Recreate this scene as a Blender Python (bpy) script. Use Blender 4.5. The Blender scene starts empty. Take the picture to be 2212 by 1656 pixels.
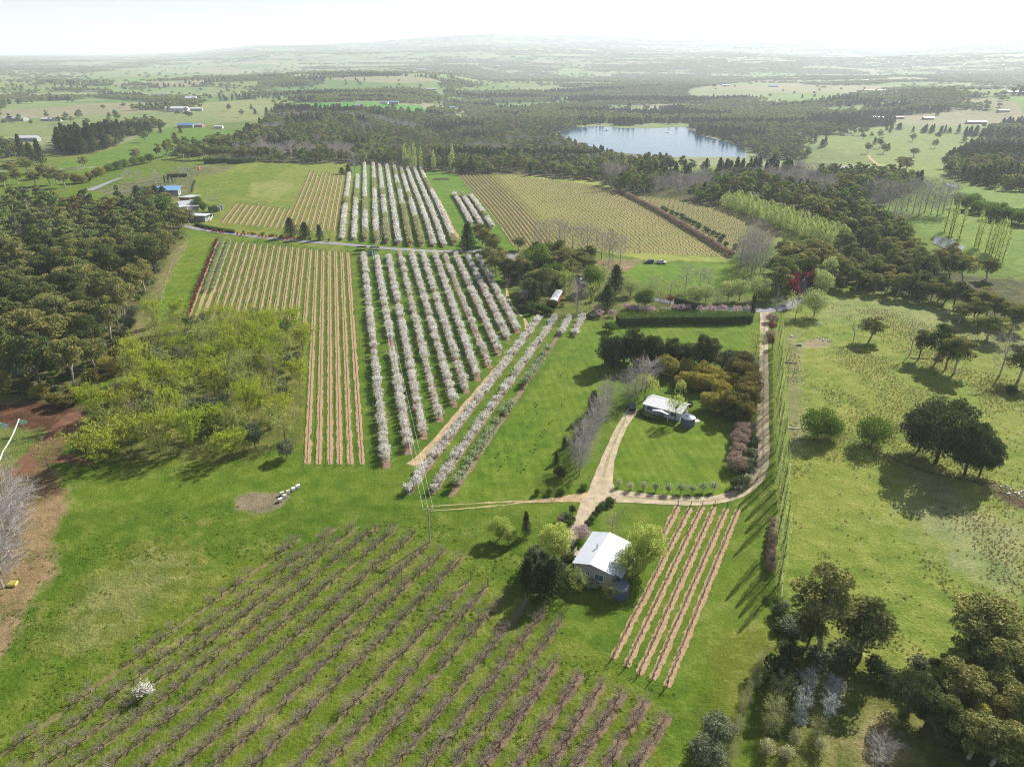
import bpy, math, random
import numpy as np
from mathutils import Vector, Matrix

# ------------------------------------------------------------------ camera, sky, sun, exposure
scene = bpy.context.scene
COL = scene.collection
R = math.radians
CAM_H = 90.0
PITCH = R(25.0)
FPX = 1536.0                      # focal length in units of a 2212-wide frame
cam_d = bpy.data.cameras.new("camera"); cam = bpy.data.objects.new("camera", cam_d); COL.objects.link(cam)
cam.location = (0, 0, CAM_H); cam.rotation_euler = (R(90) - PITCH, 0, 0)
cam_d.sensor_width = 36.0; cam_d.lens = 36.0 * FPX / 2212.0
cam_d.clip_start = 1.0; cam_d.clip_end = 80000.0
scene.camera = cam

SUN_EL, SUN_AZ = R(33.0), R(42.0)          # azimuth measured from +Y towards +X
w = bpy.data.worlds.new("World"); scene.world = w; w.use_nodes = True
nt = w.node_tree; nt.nodes.clear()
wo = nt.nodes.new("ShaderNodeOutputWorld"); bg = nt.nodes.new("ShaderNodeBackground")
sky = nt.nodes.new("ShaderNodeTexSky"); sky.sky_type = 'NISHITA'; sky.sun_disc = False
sky.sun_elevation = SUN_EL; sky.sun_rotation = SUN_AZ; sky.altitude = 600; sky.air_density = 1.0; sky.dust_density = 0.9; sky.ozone_density = 1.0
tc = nt.nodes.new("ShaderNodeTexCoord"); mp = nt.nodes.new("ShaderNodeMapping"); mp.inputs['Scale'].default_value = (2.2, 2.2, 14)
nz = nt.nodes.new("ShaderNodeTexNoise"); nz.inputs['Scale'].default_value = 1.6; nz.inputs['Detail'].default_value = 6
cr = nt.nodes.new("ShaderNodeValToRGB"); cr.color_ramp.elements[0].position = .46; cr.color_ramp.elements[1].position = .72
cr.color_ramp.elements[1].color = (.3, .3, .3, 1)
mx = nt.nodes.new("ShaderNodeMixRGB"); mx.inputs[2].default_value = (14, 14, 14.4, 1)
L = nt.links.new
L(tc.outputs['Generated'], mp.inputs[0]); L(mp.outputs[0], nz.inputs['Vector']); L(nz.outputs[0], cr.inputs[0])
L(cr.outputs[0], mx.inputs[0]); L(sky.outputs[0], mx.inputs[1]); tn = nt.nodes.new('ShaderNodeMixRGB'); tn.blend_type = 'MULTIPLY'; tn.inputs[0].default_value = 1; tn.inputs[2].default_value = (1.0, .95, 1.03, 1)
L(mx.outputs[0], tn.inputs[1]); L(tn.outputs[0], bg.inputs[0])
bg.inputs[1].default_value = 0.05; L(bg.outputs[0], wo.inputs[0])

sd = bpy.data.lights.new("sun", 'SUN'); sun = bpy.data.objects.new("sun", sd); COL.objects.link(sun)
sd.energy = 5.0; sd.angle = R(0.53); sd.color = (1.0, .955, .87)
sdir = Vector((math.sin(SUN_AZ) * math.cos(SUN_EL), math.cos(SUN_AZ) * math.cos(SUN_EL), math.sin(SUN_EL)))
sun.rotation_euler = sdir.to_track_quat('Z', 'Y').to_euler()
scene.view_settings.view_transform = 'Standard'; scene.view_settings.look = 'None'
scene.view_settings.exposure = 1.07; scene.view_settings.gamma = 1.0
scene.render.engine = 'CYCLES'
cy = scene.cycles
cy.max_bounces = 6; cy.diffuse_bounces = 1; cy.glossy_bounces = 2; cy.transmission_bounces = 2; cy.transparent_max_bounces = 6
cy.volume_bounces = 1
cy.use_denoising = True; cy.denoising_prefilter = 'NONE'; cy.filter_width = 1.0

# ------------------------------------------------------------------ terrain height
rng = np.random.default_rng(7); random.seed(7)

def ss(a, b, x):
    t = np.clip((np.asarray(x, float) - a) / (b - a), 0, 1)
    return t * t * (3 - 2 * t)

def _hash(ix, iy, s):
    n = (ix.astype(np.int64) * 374761393 + iy.astype(np.int64) * 668265263 + s * 1442695041) & 0x7fffffff
    n = ((n ^ (n >> 13)) * 1274126177) & 0x7fffffff
    n = n ^ (n >> 16)
    return (n & 0xffff) / 65535.0

def vn(x, y, s=0):
    x = np.asarray(x, float); y = np.asarray(y, float)
    ix = np.floor(x); iy = np.floor(y); fx = x - ix; fy = y - iy
    fx = fx * fx * (3 - 2 * fx); fy = fy * fy * (3 - 2 * fy)
    a = _hash(ix, iy, s); b = _hash(ix + 1, iy, s); c = _hash(ix, iy + 1, s); d = _hash(ix + 1, iy + 1, s)
    return (a + (b - a) * fx) * (1 - fy) + (c + (d - c) * fx) * fy

def fbm(x, y, s=0, o=3):
    v = 0; a = .5; t = 0
    for i in range(o):
        v = v + a * vn(x, y, s + i * 17); t += a; a *= .5; x = np.asarray(x) * 2.03 + 11.3; y = np.asarray(y) * 2.03 + 5.7
    return v / t

RIDGE_AZ = np.array([-45, -36, -27, -22, -18, -14, -9, -4, 0, 5, 10, 16, 21, 26, 31, 36, 45.])
RIDGE_H = np.array([0, 5, 25, 70, 190, 200, 270, 360, 395, 400, 350, 330, 270, 190, 290, 310, 300.])

def Hh(X, Y):
    X = np.asarray(X, float); Y = np.asarray(Y, float)
    Rr = np.hypot(X, Y)
    right = ss(-320, -80, X)
    h = -12 * ss(380, 720, Y) * right
    h = h - (8 + 17 * right) * ss(700, 1150, Y)
    roll = ss(1250, 2600, Rr)
    h = h + roll * (44 * (fbm(X / 900, Y / 700, 3) - .5) + 60 * (fbm(X / 2600 + 3, Y / 2200, 9, 2) - .5) * ss(2500, 5000, Rr))
    h = h + 48 * np.exp(-((X - 1230) / 420) ** 2 - ((Y - 1900) / 420) ** 2)
    h = h + 26 * np.exp(-((X + 700) / 500) ** 2 - ((Y - 3000) / 500) ** 2)
    wl = np.exp(-((X - 260) / 330) ** 4 - ((Y - 1130) / 330) ** 4)
    h = h * (1 - wl) - 35 * wl
    az = np.degrees(np.arctan2(X, np.maximum(Y, 1)))
    rh = np.interp(az, RIDGE_AZ, RIDGE_H)
    h = h + rh * (.34 * ss(5200, 8800, Rr) + .66 * ss(9500, 14500, Rr)) * (.86 + .28 * fbm(X / 1500, Y / 1500, 21, 4))
    h = h + ss(6000, 9000, Rr) * 60 * (fbm(X / 1100, Y / 1600, 33, 4) - .5)
    return h

def h1(x, y): return float(Hh(np.array([x]), np.array([y]))[0])

# a reading of the photograph's survey (2212 x 1656 sheet) -> where that point lies on the ground
_T = np.concatenate([np.linspace(60, 1200, 700), np.geomspace(1203, 30000, 900)])
def ray(px, py):
    u = (px - 1106) / FPX; v = (py - 828) / FPX
    return (u, math.cos(PITCH) - v * math.sin(PITCH), -(math.sin(PITCH) + v * math.cos(PITCH)))
def G(px, py):
    dx, dy, dz = ray(px, py)
    z = CAM_H + dz * _T; g = Hh(dx * _T, dy * _T)
    k = np.nonzero(z < g)[0]
    if len(k) == 0: return Vector((dx * 20000, dy * 20000, 0))
    i = k[0]
    if i == 0: t = _T[0]
    else:
        a = z[i - 1] - g[i - 1]; b = z[i] - g[i]; t = _T[i - 1] + (_T[i] - _T[i - 1]) * a / (a - b)
    if abs(dz) > .3 and t < 330: t = CAM_H / -dz
    x, y = dx * t, dy * t
    return Vector((x, y, h1(x, y)))
def GZ(px, py, zz):
    dx, dy, dz = ray(px, py); t = (zz - CAM_H) / dz
    return Vector((dx * t, dy * t, zz))
# survey sub-sheets
def sA(x, y): return (x * .3418, 54 + y * .3418)
def sB(x, y): return (702 + x * .3418, 54 + y * .3418)
def sC(x, y): return (1404 + x * .3652, 54 + y * .3652)
def sD(x, y): return (x * .3586, 486 + y * .3586)
def sE(x, y): return (648 + x * .3587, 486 + y * .3587)
def sF(x, y): return (1188 + x * .3099, 513 + y * .3099)
def sG(x, y): return (1566 + x * .326, 540 + y * .326)
def sH(x, y): return (972 + x * .2935, 999 + y * .2935)
def sI(x, y): return (x * .3805, 1026 + y * .3805)
def sJ(x, y): return (702 + x * .3418, 1134 + y * .3418)
def sK(x, y): return (1458 + x * .3479, 1080 + y * .3479)
def wp(pts): return [G(*p).xy for p in pts]

def inpoly(poly, X, Y):
    X = np.asarray(X); Y = np.asarray(Y); ins = np.zeros(X.shape, bool)
    xs = [p[0] for p in poly]; ys = [p[1] for p in poly]
    m = (X >= min(xs)) & (X <= max(xs)) & (Y >= min(ys)) & (Y <= max(ys))
    if not m.any(): return ins
    x = X[m]; y = Y[m]; r = np.zeros(x.shape, bool); n = len(poly); j = n - 1
    for i in range(n):
        xi, yi = poly[i]; xj, yj = poly[j]
        if yi != yj:
            c = ((yi > y) != (yj > y)) & (x < (xj - xi) * (y - yi) / (yj - yi) + xi)
            r ^= c
        j = i
    ins[m] = r
    return ins

def s2l(c):
    return tuple(((v / 255) / 12.92 if v <= 10 else (((v / 255) + .055) / 1.055) ** 2.4) for v in c)

# ------------------------------------------------------------------ materials
def newmat(name):
    m = bpy.data.materials.new(name); m.use_nodes = True; n = m.node_tree; n.nodes.clear()
    o = n.nodes.new("ShaderNodeOutputMaterial"); return m, n, o
def N(n, t, **k):
    nd = n.nodes.new("ShaderNode" + t)
    for a, b in k.items(): setattr(nd, a, b)
    return nd

def solid(name, col, rough=.7, spec=.3, noise=.25, nscale=3.0, metal=0.0, bump=0.0, bscale=8.0, stretch=None):
    m, n, o = newmat(name); p = N(n, "BsdfPrincipled"); n.links.new(p.outputs[0], o.inputs[0])
    p.inputs['Roughness'].default_value = rough; p.inputs['Metallic'].default_value = metal
    p.inputs['Specular IOR Level'].default_value = spec
    g = N(n, "NewGeometry"); src = g.outputs['Position']
    if stretch:
        tcn = N(n, "TexCoord"); mpn = N(n, "Mapping"); mpn.inputs['Scale'].default_value = stretch
        n.links.new(tcn.outputs['Object'], mpn.inputs[0]); src = mpn.outputs[0]
    t = N(n, "TexNoise"); t.inputs['Scale'].default_value = nscale; t.inputs['Detail'].default_value = 5
    n.links.new(src, t.inputs['Vector'])
    mr = N(n, "MapRange"); mr.inputs[1].default_value = .3; mr.inputs[2].default_value = .7
    mr.inputs[3].default_value = 1 - noise; mr.inputs[4].default_value = 1 + noise
    n.links.new(t.outputs[0], mr.inputs[0])
    v = N(n, "VectorMath", operation='SCALE'); v.inputs[0].default_value = col
    n.links.new(mr.outputs[0], v.inputs['Scale']); n.links.new(v.outputs[0], p.inputs['Base Color'])
    if bump:
        b = N(n, "Bump"); b.inputs['Strength'].default_value = bump; b.inputs['Distance'].default_value = .1
        t2 = N(n, "TexNoise"); t2.inputs['Scale'].default_value = bscale; t2.inputs['Detail'].default_value = 4
        n.links.new(src, t2.inputs['Vector']); n.links.new(t2.outputs[0], b.inputs['Height']); n.links.new(b.outputs[0], p.inputs['Normal'])
    return m

def leafmat(name, c1, c2, trans=.35, c3=None):
    m, n, o = newmat(name)
    oi = N(n, "ObjectInfo"); g = N(n, "NewGeometry")
    m1 = N(n, "MixRGB"); m1.inputs[1].default_value = (*c1, 1); m1.inputs[2].default_value = (*c2, 1)
    n.links.new(oi.outputs['Random'], m1.inputs[0])
    mr = N(n, "MapRange"); mr.inputs[3].default_value = .62; mr.inputs[4].default_value = 1.38
    n.links.new(g.outputs['Random Per Island'], mr.inputs[0])
    last = m1.outputs[0]
    if c3:
        wn = N(n, "TexNoise"); wn.inputs['Scale'].default_value = .35; wn.inputs['Detail'].default_value = 3
        n.links.new(g.outputs['Position'], wn.inputs['Vector'])
        rr = N(n, "MapRange"); rr.inputs[1].default_value = .48; rr.inputs[2].default_value = .7; n.links.new(wn.outputs[0], rr.inputs[0])
        m3 = N(n, "MixRGB"); m3.inputs[2].default_value = (*c3, 1); n.links.new(rr.outputs[0], m3.inputs[0]); n.links.new(last, m3.inputs[1]); last = m3.outputs[0]
    v = N(n, "VectorMath", operation='SCALE'); n.links.new(last, v.inputs[0]); n.links.new(mr.outputs[0], v.inputs['Scale'])
    d = N(n, "BsdfDiffuse"); t = N(n, "BsdfTranslucent"); ms = N(n, "MixShader"); ms.inputs[0].default_value = trans
    n.links.new(v.outputs[0], d.inputs[0]); n.links.new(v.outputs[0], t.inputs[0])
    n.links.new(d.outputs[0], ms.inputs[1]); n.links.new(t.outputs[0], ms.inputs[2])
    n.links.new(ms.outputs[0], o.inputs[0])
    return m

M = {}
M['bark'] = solid('bark_brown', (.13, .10, .075), .9, .1, .3, 4)
M['bark_pale'] = solid('bark_pale_gum', (.42, .37, .31), .8, .15, .35, 2)
M['bark_dark'] = solid('bark_dark', (.07, .055, .045), .9, .1, .3, 4)
M['twig_grey'] = solid('twig_grey', (.40, .36, .33), .9, .1, .2, 3)
M['twig_brown'] = solid('twig_brown', (.30, .24, .20), .9, .1, .25, 3)
M['euc'] = leafmat('gum_leaves', (.15, .205, .062), (.27, .27, .085), .3, (.38, .32, .11))
M['euc_far'] = leafmat('far_gum_leaves', (.15, .235, .08), (.29, .32, .10), .4, (.35, .30, .10))
M['wattle'] = leafmat('wattle_leaves', (.30, .28, .055), (.42, .36, .07), .35, (.24, .24, .06))
M['ypop'] = leafmat('pale_poplar_leaves', (.44, .52, .17), (.36, .45, .13), .5)
M['rust'] = leafmat('bronze_wattle_leaves', (.17, .15, .045), (.13, .14, .045), .3, (.30, .24, .05))
M['eucd'] = leafmat('darker_gum_leaves', (.09, .135, .042), (.16, .18, .06), .28, (.22, .20, .07))  # darker leaf colour, a second gum variety to vary the woods
M['dark'] = leafmat('dark_needles', (.060, .088, .034), (.085, .105, .042), .25)
M['spruce'] = leafmat('blue_needles', (.05, .09, .085), (.06, .10, .09), .15)
M['green'] = leafmat('green_leaves', (.11, .19, .035), (.16, .24, .04), .4)
M['shrubg'] = leafmat('hedge_leaves', (.09, .17, .025), (.12, .2, .03), .3)
M['lime'] = leafmat('lime_leaves', (.34, .44, .035), (.42, .47, .05), .45)
M['yellowg'] = leafmat('yellow_green_leaves', (.44, .50, .12), (.38, .46, .10), .5)
M['paleg'] = leafmat('pale_green_leaves', (.42, .46, .18), (.36, .42, .15), .4)
M['olive'] = leafmat('olive_grey_leaves', (.12, .15, .08), (.17, .19, .11), .25)
M['silver'] = leafmat('silver_leaves', (.36,.42,.41), (.44,.50,.47), .3)
M['cream'] = leafmat('cream_leaves', (.5, .48, .26), (.42, .42, .2), .35)
M['white'] = leafmat('white_blossom', (.88, .85, .80), (.70, .66, .57), .45)
M['greenwhite'] = leafmat('green_white_blossom', (.50, .56, .34), (.60, .62, .42), .35)
M['pink'] = leafmat('pink_blossom', (.62, .45, .47), (.52, .38, .40), .35)
M['maroon'] = leafmat('maroon_leaves', (.22, .035, .05), (.16, .03, .045), .35)
M['dusk'] = leafmat('dusky_leaves', (.38, .28, .22), (.30, .22, .18), .35)
M['straw'] = leafmat('straw_tussock', (.36, .28, .14), (.28, .24, .10), .3)
M['grassl'] = leafmat('grass_blades', (.13, .21, .03), (.19, .25, .05), .4)
M['red'] = leafmat('red_flowers', (.55, .06, .03), (.45, .05, .03), .3)

# ------------------------------------------------------------------ mesh building
class MB:
    def __init__(s): s.v = []; s.f = []; s.m = []; s.n = 0
    def add(s, V, F, mi=0):
        V = np.asarray(V, float).reshape(-1, 3); F = np.asarray(F, int).reshape(-1, 4)
        s.v.append(V); s.f.append(F + s.n); s.m.append(np.full(len(F), mi, int)); s.n += len(V)
    def tube(s, pts, rad, n=5, mi=0, cap=False):
        pts = np.asarray(pts, float); k = len(pts); rad = np.broadcast_to(np.asarray(rad, float), (k,))
        d = np.gradient(pts, axis=0); d /= np.linalg.norm(d, axis=1)[:, None] + 1e-9
        ref = np.where(np.abs(d[:, 2:3]) > .9, np.array([[1., 0, 0]]), np.array([[0, 0, 1.]]))
        u = np.cross(d, ref); u /= np.linalg.norm(u, axis=1)[:, None] + 1e-9; v = np.cross(d, u)
        a = np.arange(n) * 2 * np.pi / n
        V = pts[:, None] + rad[:, None, None] * (np.cos(a)[None, :, None] * u[:, None] + np.sin(a)[None, :, None] * v[:, None])
        i = np.arange(k - 1)[:, None] * n; j = np.arange(n)[None]; j2 = (j + 1) % n
        F = np.stack([i + j, i + j2, i + n + j2, i + n + j], -1).reshape(-1, 4)
        s.add(V, F, mi)
        if cap and n == 4:
            s.add(V[-1], [[0, 1, 2, 3]], mi)
        elif cap:
            c = pts[-1][None]; VV = np.concatenate([V[-1], c]); q = [[t, (t + 1) % n, n, n] for t in range(0, n)]
            q = [[t, (t + 1) % n, (t + 2) % n, n] for t in range(0, n, 2)]
            s.add(VV, q, mi)
    def segs(s, P0, P1, R0, R1, mi=0, n=3):
        P0 = np.asarray(P0, float); P1 = np.asarray(P1, float); m = len(P0)
        if m == 0: return
        R0 = np.broadcast_to(R0, (m,)); R1 = np.broadcast_to(R1, (m,))
        d = P1 - P0; d = d / (np.linalg.norm(d, axis=1)[:, None] + 1e-9)
        ref = np.where(np.abs(d[:, 2:3]) > .9, np.array([[1., 0, 0]]), np.array([[0, 0, 1.]]))
        u = np.cross(d, ref); u /= np.linalg.norm(u, axis=1)[:, None] + 1e-9; v = np.cross(d, u)
        a = np.arange(n) * 2 * np.pi / n
        ring = np.cos(a)[None, :, None] * u[:, None] + np.sin(a)[None, :, None] * v[:, None]
        V = np.concatenate([P0[:, None] + R0[:, None, None] * ring, P1[:, None] + R1[:, None, None] * ring], 1)
        b = (np.arange(m) * 2 * n)[:, None]; j = np.arange(n)[None]; j2 = (j + 1) % n
        F = np.stack([b + j, b + j2, b + n + j2, b + n + j], -1).reshape(-1, 4)
        s.add(V, F, mi)
    def leaves(s, C, size, mi=0, up=0.0, rg=rng, aspect=.62):
        C = np.asarray(C, float); m = len(C)
        if m == 0: return
        sz = np.broadcast_to(size, (m,)) * rg.uniform(.6, 1.35, m)
        nrm = rg.normal(size=(m, 3)); nrm[:, 2] = np.abs(nrm[:, 2]) + up; nrm /= np.linalg.norm(nrm, axis=1)[:, None]
        t = rg.normal(size=(m, 3)); u = np.cross(nrm, t); u /= np.linalg.norm(u, axis=1)[:, None]; v = np.cross(nrm, u)
        u = u * sz[:, None]; v = v * (sz * aspect)[:, None]
        V = np.stack([C - u, C - v * .9 + u * .15, C + u, C + v], 1)
        F = (np.arange(m) * 4)[:, None] + np.arange(4)[None]
        s.add(V, F, mi)
    def box(s, x0, x1, y0, y1, z0, z1, mi=0):
        V = [(x0, y0, z0), (x1, y0, z0), (x1, y1, z0), (x0, y1, z0), (x0, y0, z1), (x1, y0, z1), (x1, y1, z1), (x0, y1, z1)]
        s.add(V, [[3, 2, 1, 0], [4, 5, 6, 7], [0, 1, 5, 4], [1, 2, 6, 5], [2, 3, 7, 6], [3, 0, 4, 7]], mi)
    def cyl(s, c, r0, r1, z0, z1, n=16, mi=0, cap=True):
        a = np.arange(n) * 2 * np.pi / n
        A = np.stack([c[0] + r0 * np.cos(a), c[1] + r0 * np.sin(a), np.full(n, z0)], 1); B = np.stack([c[0] + r1 * np.cos(a), c[1] + r1 * np.sin(a), np.full(n, z1)], 1)
        V = np.concatenate([A, B, [[c[0], c[1], z1]]]); F = [[j, (j + 1) % n, n + (j + 1) % n, n + j] for j in range(n)]
        if cap: F += [[n + j, n + (j + 1) % n, n + (j + 2) % n, 2 * n] for j in range(0, n, 2)]
        s.add(V, F, mi)
    def mesh(s, name, mats, smooth=False):
        me = bpy.data.meshes.new(name)
        if s.n == 0: return me
        V = np.concatenate(s.v); F = np.concatenate(s.f); m = np.concatenate(s.m)
        me.vertices.add(len(V)); me.vertices.foreach_set('co', V.astype(np.float32).ravel())
        me.loops.add(F.size); me.loops.foreach_set('vertex_index', F.astype(np.int32).ravel())
        me.polygons.add(len(F)); me.polygons.foreach_set('loop_start', (np.arange(len(F)) * 4).astype(np.int32))
        me.polygons.foreach_set('material_index', m.astype(np.int32))
        me.polygons.foreach_set('use_smooth', np.full(len(F), bool(smooth)))
        for a in mats: me.materials.append(a)
        me.update(calc_edges=True)
        return me
# builder fixes the offset when merging: meshes hold absolute indices
def _merge(a, b, moff=0):
    off = a.n
    for V, F, m in zip(b.v, b.f, b.m):
        a.v.append(V); a.f.append(F + off); a.m.append(m + moff)
    a.n += b.n

def obj(name, me, parent=None, loc=None, **props):
    o = bpy.data.objects.new(name, me); COL.objects.link(o)
    if parent is not None: o.parent = parent
    if loc is not None: o.location = loc
    for k, v in props.items(): o[k] = v
    return o
def thing(name, label, cat, loc, rz=0.0, group=None, scale=None):
    o = bpy.data.objects.new(name, None); COL.objects.link(o); o.empty_display_size = .3
    o.location = loc; o.rotation_euler = (0, 0, rz)
    if scale is not None: o.scale = scale
    o['label'] = label; o['category'] = cat
    if group: o['group'] = group
    return o

# ------------------------------------------------------------------ trees
class Proto:
    """a tree of its own: trunk mesh, crown mesh, and both as one mesh for distant masses"""
    def __init__(s, name, T, C, tm, cm, h, w):
        s.h, s.w = h, w
        s.trunk = T.mesh(name + '_trunk', tm) if T.n else None
        s.crown = C.mesh(name + '_crown', cm) if C.n else None
        s._n, s._T, s._C, s._tm, s._cm = name, T, C, tm, cm; s._j = None
    @property
    def joint(s):
        if s._j is None:
            a = MB()
            if s._T.n: _merge(a, s._T)
            if s._C.n: _merge(a, s._C, len(s._tm))
            s._j = a.mesh(s._n + '_whole', list(s._tm) + list(s._cm))
        return s._j

def unit(v): return v / (np.linalg.norm(v) + 1e-9)
def limb(T, a, b, r0, r1, rg, sag=.12, n=5, k=4):
    a = np.array(a, float); b = np.array(b, float); L_ = np.linalg.norm(b - a)
    t = np.linspace(0, 1, k)[:, None]; p = a + (b - a) * t
    off = rg.normal(size=(k, 3)) * L_ * sag * .35; off[0] = 0; off[-1] = 0; p = p + off
    p[:, 2] += (np.sin(t[:, 0] * np.pi) * L_ * sag * .6)
    T.tube(p, np.linspace(r0, r1, k), n); return p
def blob(c, r, n, rg, shell=2.4, upper=0.0):
    d = rg.normal(size=(n, 3)); d /= np.linalg.norm(d, axis=1)[:, None]
    if upper: d[:, 2] = np.where((d[:, 2] < 0) & (rg.random(n) < upper), -d[:, 2], d[:, 2])
    rr = rg.random(n) ** (1 / shell)
    return np.array(c) + d * rr[:, None] * np.array(r)

def gum(seed, h=14, w=10, nl=2600, ls=.34, mat='euc', bark='bark_pale', clear=.4, nb=13, fl=.62, name='gum', upper=.6, sh=2.6, br=(.13, .215)):
    rg = np.random.default_rng(seed); T = MB(); C = MB()
    fork = np.array([rg.normal() * .4, rg.normal() * .4, h * clear * rg.uniform(.8, 1)])
    limb(T, (0, 0, -.3), fork, h * .026, h * .019, rg, .05, 6)
    cs = []
    for i in range(nb):
        a = i * 2.4 + rg.uniform(-.4, .4); q = math.sqrt((i + .6) / nb)
        r = w * .36 * q * rg.uniform(.8, 1.12); z = h * (.9 - .36 * q ** 1.3 + rg.uniform(-.16, .06))
        cs.append(np.array([r * math.cos(a), r * math.sin(a), z]))
    mains = []
    for i in range(4):
        a = i * 1.57 + rg.uniform(-.4, .4); e = fork + np.array([math.cos(a) * w * .16, math.sin(a) * w * .16, h * .2 * rg.uniform(.7, 1.2)])
        limb(T, fork, e, h * .014, h * .009, rg, .15, 5); mains.append(e)
    for c in cs:
        m_ = min(mains, key=lambda e: np.linalg.norm(e - c)); limb(T, m_, c, h * .008, h * .003, rg, .12, 4)
        rb = w * rg.uniform(*br)
        C.leaves(blob(c, (rb, rb, rb * fl), nl // nb, rg, sh, upper), ls, 0, .25, rg)
        if i % 2: C.leaves(blob(c * np.array([.75, .75, .72]), (rb * .8, rb * .8, rb * fl), nl // nb // 3, rg, sh, upper), ls, 0, .25, rg)
    return Proto(name, T, C, [M[bark]], [M[mat]], h, w)

def dome(seed, h=8, w=8, nl=3000, ls=.22, mat='green', bark='bark', clear=.22, nb=16, name='dome', zc=.6, dense=2.6, rzf=.42, blobr=(.15, .24), tr=.02):
    rg = np.random.default_rng(seed); T = MB(); C = MB()
    fork = np.array([0, 0, h * clear]); limb(T, (0, 0, -.3), fork, h * tr * 1.3, h * tr, rg, .03, 6)
    for i in range(nb):
        z = 1 - 2 * (i + .5) / nb; a = i * 2.4; rr = math.sqrt(max(0, 1 - z * z))
        c = np.array([math.cos(a) * rr * w * .33, math.sin(a) * rr * w * .33, h * zc + z * h * rzf * .72]) + rg.normal(size=3) * w * .03
        limb(T, fork, c, h * tr * .5, h * tr * .12, rg, .1, 4)
        rb = w * rg.uniform(*blobr)
        C.leaves(blob(c, (rb, rb, rb * .9), nl // nb, rg, dense, .2), ls, 0, .1, rg)
    return Proto(name, T, C, [M[bark]], [M[mat]], h, w)

def branch_set(rg, h, w, lv=4, up=.55, k=(5, 4, 4, 3), clear=.25, base_r=.02, wig=.35, spread=.9):
    """recursive bare branching: returns segment arrays by level"""
    out = []; nodes = [(np.array([0, 0, h * clear]), np.array([0, 0, 1.]), h * (1 - clear))]
    segs = [[(np.array([0, 0, -.2]), np.array([0, 0, h * clear]), h * base_r * 1.2, h * base_r)]]
    r = h * base_r
    for l in range(lv):
        nn = []; sg = []
        for p, d, L_ in nodes:
            for i in range(k[l]):
                a = i * 2 * math.pi / k[l] + rg.uniform(-.5, .5)
                side = np.array([math.cos(a), math.sin(a), 0]) * spread * (w / h) * rg.uniform(.5, 1.3)
                dd = unit(d * (.8 if l else .5) + side + np.array([0, 0, up * rg.uniform(.3, 1.0)]) + rg.normal(size=3) * wig * .4)
                ll = L_ * (.42 if l == 0 else .5) * rg.uniform(.7, 1.2)
                st = p - d * (L_ * .3 * rg.random() if l else 0)
                e = st + dd * ll; sg.append((st, e, r * .62, r * .4)); nn.append((e, dd, ll * 1.15))
        segs.append(sg); nodes = nn; r *= .46
    return segs, nodes
def bare(seed, h=11, w=7, lv=4, k=(5, 4, 4, 3), mat='twig_grey', name='bare', clear=.2, minr=.012, up=.6, spread=1.0, leaf=None, nleaf=2, ls=.13, jit=.25, barkmat=None, base_r=.016):
    rg = np.random.default_rng(seed); T = MB(); C = MB()
    segs, tips = branch_set(rg, h, w, lv, up, k, clear, base_r, .35, spread)
    allp = np.array([s[1] for g in segs for s in g])
    sz = h / max(allp[:, 2].max(), 1); sx = (w / 2) / max(np.percentile(np.hypot(allp[:, 0], allp[:, 1]), 97), .1); S = np.array([sx, sx, sz])
    for l, g in enumerate(segs):
        P0 = np.array([s[0] for s in g]) * S; P1 = np.array([s[1] for s in g]) * S
        r0 = np.maximum([s[2] for s in g], minr); r1 = np.maximum([s[3] for s in g], minr * .8)
        tgt = T if l <= 1 else C
        tgt.segs(P0, P1, r0, r1, 0, 5 if l <= 1 else 3)
    tp = np.array([t[0] for t in tips]) * S
    mats = [M[mat]]
    if leaf:
        mats.append(M[leaf]); n = len(tp)
        cc = np.repeat(tp, nleaf, 0) + rg.normal(size=(n * nleaf, 3)) * jit
        C.leaves(cc, ls, 1, .1, rg)
    return Proto(name, T, C, [M[barkmat or mat]], mats, h, w)

def leader(seed, h=11, w=6.5, mat='twig_grey', name='bare', n1=46, n2=6, n3=5, prof=.75, minr=.02, leaf=None, nleaf=0, ls=.1, clear=.14):
    rg = np.random.default_rng(seed); T = MB(); C = MB()
    T.tube([(0, 0, -.3), (.05, 0, h * .5), (0, .04, h * .96)], [h * .016, h * .010, .025], 6)
    A0, A1, B0, B1, D0, D1 = [], [], [], [], [], []
    for i in range(n1):
        t = clear + (.97 - clear) * (i + rg.random()) / n1; a = i * 2.4 + rg.uniform(-.4, .4)
        rr = w * .5 * (math.sin(math.pi * (1 - t) ** prof * .93 + .12)) * rg.uniform(.7, 1.1)
        s = np.array([0, 0, h * t]); e = s + np.array([math.cos(a) * rr, math.sin(a) * rr, rr * rg.uniform(.6, 1.25)]); A0.append(s); A1.append(e)
        for j in range(n2):
            q = rg.uniform(.25, 1); b = s + (e - s) * q; d = (e - s) * .4 + rg.normal(size=3) * rr * .24; d[2] = abs(d[2]) * .8; f = b + d * rg.uniform(.6, 1.1); B0.append(b); B1.append(f)
            for k in range(n3):
                g = b + (f - b) * rg.uniform(.2, 1); D0.append(g); D1.append(g + (f - b) * .35 + rg.normal(size=3) * rr * .11)
    C.segs(A0, A1, minr * 1.5, minr * .8); C.segs(B0, B1, minr * .8, minr * .55); C.segs(D0, D1, minr * .5, minr * .35)
    mats = [M[mat]]
    if leaf: mats.append(M[leaf]); dd = np.repeat(np.array(D1), nleaf, 0); C.leaves(dd + rg.normal(size=dd.shape) * .16, ls, 1, .1, rg)
    return Proto(name, T, C, [M[mat]], mats, h, w)

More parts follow.
